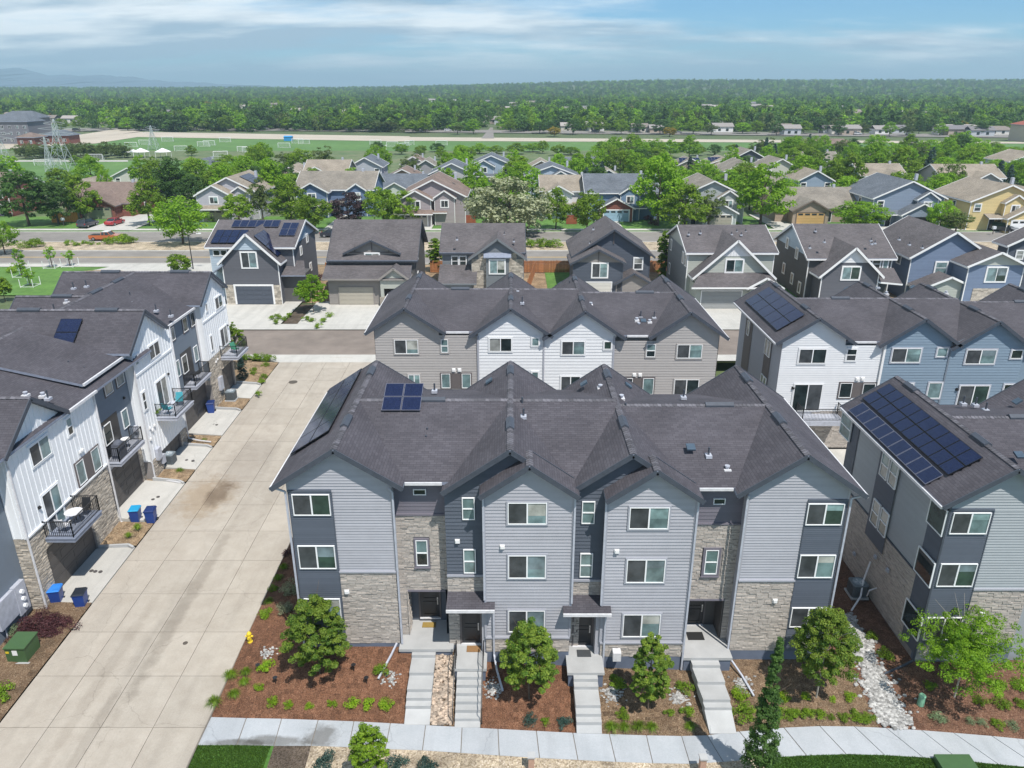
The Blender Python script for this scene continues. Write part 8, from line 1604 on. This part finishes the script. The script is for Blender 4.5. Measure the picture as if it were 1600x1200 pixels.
# vehicles
CG = glass('car_glass', (.02, .028, .035), .05); TY = mat('tyre', (.02, .02, .02), .8); RIM = mat('rim', (.5, .5, .52), .3, metal=.8); LH = mat('headlamp', (.7, .7, .72), .2); LT = mat('tail_lamp', (.35, .02, .02), .3)
def vehicle(p, rz, color, label, kind='suv', roofc=None, cat='car', name='parked_car'):
    L, Wd = {'suv': (4.7, 1.9), 'car': (4.5, 1.8), 'pickup': (5.6, 1.95), 'van': (5.0, 2.0)}[kind]; root = thing(name, tuple(p), label, cat); m = mat('paint_' + label[:18].replace(' ', '_'), color, .25, .02, 2, coat=.8); h = L / 2; P = lambda x, y, z: (p.x + x, p.y + y, p.z + z)
    prof = {'suv': [(-h, .45), (-h + .05, .95), (-h + .25, 1.08), (h - 1.15, 1.05), (h - .1, .85), (h, .45)], 'car': [(-h, .4), (-h + .05, .82), (-h + .6, .95), (h - 1.0, .92), (h - .08, .72), (h, .4)], 'pickup': [(-h, .5), (-h, 1.0), (h - 1.6, 1.02), (h - 1.5, 1.05), (h - .05, .98), (h, .5)], 'van': [(-h, .45), (-h + .05, 1.0), (-h + .1, 1.1), (h - 1.0, 1.05), (h - .1, .8), (h, .45)]}[kind]
    cab = {'suv': [(-h + .12, 1.07), (-h + .45, 1.66), (h - 2.2, 1.68), (h - 1.3, 1.05)], 'car': [(-h + .7, .94), (-h + 1.5, 1.38), (h - 2.0, 1.38), (h - 1.1, .92)], 'pickup': [(h - 3.3, 1.02), (h - 3.2, 1.6), (h - 2.1, 1.6), (h - 1.55, 1.04)], 'van': [(-h + .08, 1.08), (-h + .35, 1.72), (h - 1.9, 1.72), (h - .95, 1.04)]}[kind]
    def ext(f, pr, w, w2=None, mi=0):
        w2 = w2 or [w] * len(pr); A = [P(x, -ww, z) for (x, z), ww in zip(pr, w2)]; B = [P(x, ww, z) for (x, z), ww in zip(pr, w2)]; f.add(A, mi, .5); f.add(list(reversed(B)), mi, .5)
        for i in range(len(pr)): j = (i + 1) % len(pr); f.add((A[j], A[i], B[i], B[j]), mi, .5)
    f = MB(); low = [(-h + .02, .45), (-h + .1, .28), (h - .1, .28), (h - .02, .45)]; w = Wd / 2
    ext(f, [low[1], low[0]] + prof[1:-1] + [low[3], low[2]], w, [w - .06] + [w] * (len(prof)) + [w - .06]); body = f.build('body', m, root)
    if kind == 'pickup': f = MB(); f.box(p.x - h + .12, p.x + h - 3.45, p.y - w + .12, p.y + w - .12, p.z + 1.0, p.z + 1.035); f.build('bed', TY, root); 
    f = MB(); ext(f, cab, w, [w - .1, w - .24, w - .24, w - .1]); f.build('cabin_glass', CG, root)
    f = MB(); r0, r1 = cab[1], cab[2]; f.box(p.x + r0[0] - .03, p.x + r1[0] + .05, p.y - w + .22, p.y + w - .22, p.z + r0[1] - .02, p.z + r1[1] + .04); f.build('roof_panel', mat('paint_roof_white', (.7, .7, .68), .3) if roofc else m, root)
    f = MB()
    for s in (-1, 1):
        for k in (0, 3): f.bar(P(cab[k][0], s * (w - .09), cab[k][1]), P(cab[1 if k == 0 else 2][0], s * (w - .22), cab[1 if k == 0 else 2][1]), .07, .07)
        mx = (cab[1][0] + cab[2][0]) / 2; f.bar(P(mx, s * (w - .09), cab[0][1]), P(mx, s * (w - .23), cab[1][1]), .08, .05)
    f.build('pillars', m, root)
    for x in (-h + .85, h - .9):
        for s in (-1, 1):
            f = MB(); f.tube(P(x, s * (w - .2), .34), P(x, s * (w + .01), .34), .34, 16); wh = f.build('wheel', TY, root); f = MB(); f.tube(P(x, s * (w + .0), .34), P(x, s * (w + .025), .34), .2, 10); f.build('rim', RIM, wh)
    for s in (-1, 1):
        f = MB(); f.box(p.x + h - .14, p.x + h + .0, p.y + s * (w - .15) - .14, p.y + s * (w - .15) + .12, p.z + .62, p.z + .78); f.build('headlight', LH, root); f = MB(); f.box(p.x - h - .0, p.x - h + .1, p.y + s * (w - .14) - .1, p.y + s * (w - .14) + .1, p.z + .72, p.z + .95); f.build('tail_light', LT, root)
        f = MB(); f.box(p.x + cab[3][0] - .3, p.x + cab[3][0] - .12, p.y + s * (w + .1) - .09, p.y + s * (w + .1) + .09, p.z + 1.0, p.z + 1.14); f.build('mirror', m, root)
    root.rotation_euler = (0, 0, rz)
    return root
vehicle(pz(167, 375, .2), 0, (.52, .14, .045), 'old orange pickup truck with a white cab roof parked on the boulevard', 'pickup', True, 'pickup truck', 'pickup_truck')
vehicle(pz(138, 354, .32), R(86), (.05, .055, .07), 'dark grey sport utility car on the brick house driveway', 'suv'); vehicle(pz(180, 351, .32), R(84), (.40, .02, .03), 'bright red car beside the dark one on the brick house driveway', 'car')
vehicle(pz(1569, 362, .32), R(-62), (.03, .035, .05), 'dark blue minivan before the white garage at right', 'van', None, 'minivan', 'minivan'); vehicle(Vector((cx8 + 1.5, yf8 - 2.2, .32)), R(-70), (.30, .012, .02), 'dark red car half inside the open garage', 'suv'); vehicle(pz(520, 370, .2), 0, (.02, .025, .04), 'dark car half hidden behind the charcoal house roof', 'car')
f = MB(); f.box(cx8 - 1.4, cx8 + 4.4, yf8 - 3.08, yf8 - 3.0, .3, 2.6); tag(f.build('garage_shade_panel', M_BLACK), 'dark open garage mouth behind the dark red car', 'shade panel')  # black panel on the wing front stands in for the shaded garage interior
for (a, b, k) in ((-80, -70, 0), (70, 82, 1)):
    pass
for (x0, x1, y) in ((124, 200, 0), (330, 352, 0), (500, 530, 0), (645, 672, 0), (940, 978, 0), (1090, 1118, 0), (1218, 1272, 0), (1372, 1440, 0), (1542, 1600, 0)):
    a = pz(x0, 362, .3); b = pz(x1, 362, .3); rect('driveway', a.x, b.x, 148.6, 168, .36, M_DRIVE)
for (x, y) in ((100, 344), (1401, 362)): pass
for (x, y, c, lab) in ((100, 352, (.6, .62, .66), 'white mailbox on the lawn left of the driveway'), (1551, 366, (.8, .8, .8), 'white mailbox by the right-hand lawn')):
    p = pz(x, y, .3); root = thing('mailbox', tuple(p), lab, 'mailbox'); f = MB(); f.box(p.x - .06, p.x + .06, p.y - .06, p.y + .06, p.z, p.z + 1.0); f.build('post', M_DTRIM, root); f = MB(); f.box(p.x - .3, p.x + .3, p.y - .25, p.y + .25, p.z + 1.0, p.z + 1.5); f.build('box', mat('mailbox_white', c, .5), root)
# park saplings with stakes
for i, (x, y, h) in enumerate(((32, 421, 27), (82, 418, 27), (35, 432, 28), (48, 447, 30), (110, 416, 14))):
    p = pz(x, y, .2); tree('sap', tuple(p), 3.4 if i < 2 else 2.6, 2.0, ['lime sapling with a stake cage, left of two near the white path', 'lime sapling with a stake cage, right of two near the white path', 'dark little tree inside a white stake cage on the park lawn', 'small conifer inside a white stake cage, nearest the roof', 'tiny dark tree beside the stone planter'][i], None, i % 2)
    root = thing('tree_stakes', tuple(p), ['white stakes round the left lime sapling', 'white stakes round the right lime sapling', 'white stakes round the dark little tree', 'white stakes round the small conifer', 'white stakes round the tiny dark tree'][i], 'stakes'); c = [(-.9, -.9), (.9, -.9), (.9, .9), (-.9, .9)]
    for k in range(4): a, b = c[k], c[(k + 1) % 4]; f = MB(); f.tube((p.x + a[0], p.y + a[1], .2), (p.x + a[0], p.y + a[1], 1.4), .05, 5); f.build('stake', M_WTRIM, root); f = MB(); f.tube((p.x + a[0], p.y + a[1], .3), (p.x + b[0], p.y + b[1], .3), .035, 4); f.build('guy_rope', M_WTRIM, root)
p = pz(302, 420, .3); root = thing('street_lamp', tuple(p), 'black street lamp with a curved arm behind the left rowhouse roof', 'street lamp'); f = MB(); f.tube(p, p + Vector((0, 0, 5.2)), .09, 8, .06); f.build('pole', M_BLACK, root); f = MB(); f.path([p + Vector((0, 0, 5.1)), p + Vector((.8, 0, 5.5)), p + Vector((1.6, 0, 5.5))], .05, 6); f.build('arm', M_BLACK, root); f = MB(); f.box(p.x + 1.3, p.x + 2.0, p.y - .15, p.y + .15, p.z + 5.4, p.z + 5.52); f.build('lamp_head', M_WTRIM, root)
# soccer goals
gg = None
for i, (x, y, rz) in enumerate(((66, 259, 0), (84, 258, 0), (150, 250, 0), (205, 230, 0.1), (226, 226, -0.1), (262, 221, 0.2), (283, 236, 0.1), (318, 229, 0), (327, 227, 0), (345, 245, 0.4), (352, 222, 0.1), (381, 237, 0), (389, 238, 0), (444, 231, 0), (465, 224, 0.1), (475, 225, 0), (587, 226, 0.3), (594, 235, 0.2), (613, 229, 0), (632, 231, 0.8), (640, 227, 0.8), (690, 227, 0.1))):
    p = pz(x, y, 0)
    if gg is None:
        gg = thing('soccer_goal', tuple(p), 'first white soccer goal from the left on the distant playing fields', 'soccer goal', 'soccer goals on the playing fields'); q = lambda a, b, c: (p.x + a, p.y + b, p.z + c)
        f = MB(); f.path([q(-2.7, 0, 0), q(-2.7, 0, 2.1), q(2.7, 0, 2.1), q(2.7, 0, 0)], .1, 6); f.build('goal_frame', M_WTRIM, gg); f = MB(); f.path([q(-2.7, 0, 2.1), q(-2.7, 1.6, 0), q(2.7, 1.6, 0), q(2.7, 0, 2.1)], .07, 6); f.build('back_frame', M_WTRIM, gg); f = MB()
        for k in range(13): f.tube(q(-2.7 + .45 * k, 0, 2.1), q(-2.7 + .45 * k, 1.6, 0), .03, 4, caps=False)
        for k in range(5): f.tube(q(-2.7, .32 * k, 2.1 - .42 * k), q(2.7, .32 * k, 2.1 - .42 * k), .03, 4, caps=False)
        f.build('net', M_WTRIM, gg, kind='stuff'); gg.rotation_euler = (0, 0, rz); KID[gg.name] = [o for o in bpy.data.objects if o.parent == gg]
    else: dup(gg, tuple(p), rz, 1.0, ORD[i] + ' white soccer goal from the left on the distant playing fields', 'soccer goals on the playing fields')
for (x, lab) in ((100, 'white canopy tents row behind the cream house'), ):
    for k, xx in enumerate((205, 222, 256)): p = pz(xx, 246, 0); f = MB(); f.lathe(p, [(3.2, 2.2), (.1, 3.6)], 8); [f.tube(p + Vector((2.2 * a, 2.2 * b, 0)), p + Vector((2.2 * a, 2.2 * b, 2.3)), .08, 5) for a in (-1, 1) for b in (-1, 1)]; tag(f.build('canopy_tent', M_WTRIM), ['white canopy tent, left, at the near edge of the field', 'white canopy tent, middle, at the near edge of the field', 'white canopy tent, right, at the near edge of the field'][k], 'tent')
p = pz(451, 220, 0); f = MB(); f.box(p.x - 2, p.x + 2, p.y - 1.5, p.y + 1.5, 0, 2.0); f.hexa([(p.x - 2.2, p.y - 1.7, 2.0), (p.x + 2.2, p.y - 1.7, 2.0), (p.x + 2.2, p.y + 1.7, 2.0), (p.x - 2.2, p.y + 1.7, 2.0)], [(p.x - 2, p.y, 2.5), (p.x + 2, p.y, 2.5), (p.x + 2, p.y + .1, 2.5), (p.x - 2, p.y + .1, 2.5)]); tag(f.build('container_hut', mat('hut_blue', (.03, .25, .55), .5)), 'small bright blue hut at the far edge of the field', 'hut')
# transmission towers
STL = mat('galvanised_steel', (.50, .54, .55), .5, .05, metal=.3)
def pylon(bx, by, ytop, label, w=5.0):
    p = pz(bx, by, 0); t = py(bx, ytop, p.y); H = t.z; root = thing('transmission_tower', tuple(p), label, 'pylon'); f = MB(); lv = [0, .22, .42, .6, .72, .82, .9, 1.0]; wd = [w, w * .78, w * .56, w * .36, w * .22, w * .2, w * .18, .15]; r = .075
    for (a, u), (b, v) in zip(zip(lv, wd), zip(lv[1:], wd[1:])):
        c0 = [Vector((p.x + sx * u / 2, p.y + sy * u / 2, a * H)) for sx, sy in ((-1, -1), (1, -1), (1, 1), (-1, 1))]; c1 = [Vector((p.x + sx * v / 2, p.y + sy * v / 2, b * H)) for sx, sy in ((-1, -1), (1, -1), (1, 1), (-1, 1))]
        for i in range(4): j = (i + 1) % 4; f.tube(c0[i], c1[i], r, 4, caps=False); f.tube(c0[i], c1[j], r * .55, 4, caps=False); f.tube(c0[j], c1[i], r * .55, 4, caps=False); f.tube(c1[i], c1[j], r * .55, 4, caps=False)
    f.build('lattice_mast', STL, root, kind='stuff')
    for z in (.72, .82, .92): f = MB(); L = w * (.95 if z < .9 else .6); [f.tube((p.x + s * wd[4] / 2, p.y, z * H + .6), (p.x + s * L, p.y, z * H), r * .7, 4) or f.tube((p.x + s * wd[4] / 2, p.y, z * H - .5), (p.x + s * L, p.y, z * H), r * .7, 4) for s in (-1, 1)]; f.build('cross_arm', STL, root)
pylon(100, 267, 186, 'large lattice transmission tower standing on the left field', 6); pylon(241, 234, 196, 'slim lattice tower in the middle of the left field', 4); pylon(7, 266, 196, 'lattice tower at the left edge before the grey apartments', 5); pylon(80, 268, 214, 'thin lattice tower just left of the largest one', 2.5); pylon(305, 190, 178, 'small lattice tower beyond the field road', 6)
# cars on the distant road
for i, x in enumerate((62, 120, 300, 338, 415, 520, 585, 700, 716, 930, 1060, 1340, 1420, 1500)):
    y = 201 + 12 * max(0, x - 300) / 1400 + (3 if x < 300 else 0); p = pz(x, y + .5, .15); vehicle(p, 0, [(.7, .7, .7), (.05, .05, .06), (.3, .3, .32), (.6, .6, .62)][i % 4], ['white', 'black', 'grey', 'silver'][i % 4] + ' car on the far road beyond the playing field, ' + ['far left', 'left', 'left of the tower', 'near the slim tower', 'above the field centre', 'above the blue hut', 'left of the far street', 'at the far street corner', 'right of the far street', 'above the round trees', 'centre right', 'right', 'far right', 'near the red-roofed building'][i], 'suv' if i % 2 else 'car')
def lawn_blades(name, poly, n, m, hf, h=.07, seed=1):
    rng = np.random.default_rng(seed); xs = [p[0] for p in poly]; yy = [p[1] for p in poly]; V = []; T = []
    while len(V) < n * 3:
        x, y = rng.uniform(min(xs), max(xs)), rng.uniform(min(yy), max(yy)); z = hf(x, y)
        if z is None: continue
        a = rng.uniform(0, 6.28); d = np.array([math.cos(a), math.sin(a), 0]) * .018; t = rng.normal(size=2) * .03; hh = h * rng.uniform(.5, 1.3)
        V += [(x - d[0], y - d[1], z), (x + d[0], y + d[1], z), (x + t[0], y + t[1], z + hh)]; T.append(rng.random())
    me = bpy.data.meshes.new(name); me.from_pydata(V, [], [(i * 3, i * 3 + 1, i * 3 + 2) for i in range(len(T))]); at = me.attributes.new('tint', 'FLOAT', 'FACE'); at.data.foreach_set('value', np.array(T, dtype=np.float32)); me.materials.append(m); o = bpy.data.objects.new(name, me); COL.objects.link(o); o['kind'] = 'stuff'
L_BL = leafmat('grass_blade', (.035, .09, .012), (.11, .21, .03), .3)
def low_h(x, y):
    e = tab([(p.x, p.y) for p in L_], x)
    if y > e - .02: return None
    return tab([(p.x, p.z) for p in L_], x) - .02 - .08 * (e - y)
lawn_blades('grass_blades', [(L_[0].x, L_[0].y - 1.7), (L_[2].x - .15, L_[0].y + .1)], 16000, L_BL, low_h); lawn_blades('grass_blades', [(L_[15].x, L_[18].y - 1.3), (L_[23].x, L_[18].y + .2)], 30000, L_BL, low_h, seed=2)
# =============================================================== air
f = MB(); f.box(-15400, 15400, -80, 13600, -9, 205); hz_ = f.build('haze', MATS['bark']); hz_['kind'] = 'stuff'
hm_ = bpy.data.materials.new('haze_air'); hm_.use_nodes = True; t_ = hm_.node_tree; t_.nodes.clear(); ov_ = t_.nodes.new('ShaderNodeOutputMaterial'); pv = t_.nodes.new('ShaderNodeVolumePrincipled'); pv.inputs['Color'].default_value = (.58, .82, .96, 1); pv.inputs['Density'].default_value = .00021; pv.inputs['Anisotropy'].default_value = .1; t_.links.new(pv.outputs[0], ov_.inputs['Volume']); hz_.data.materials.clear(); hz_.data.materials.append(hm_)
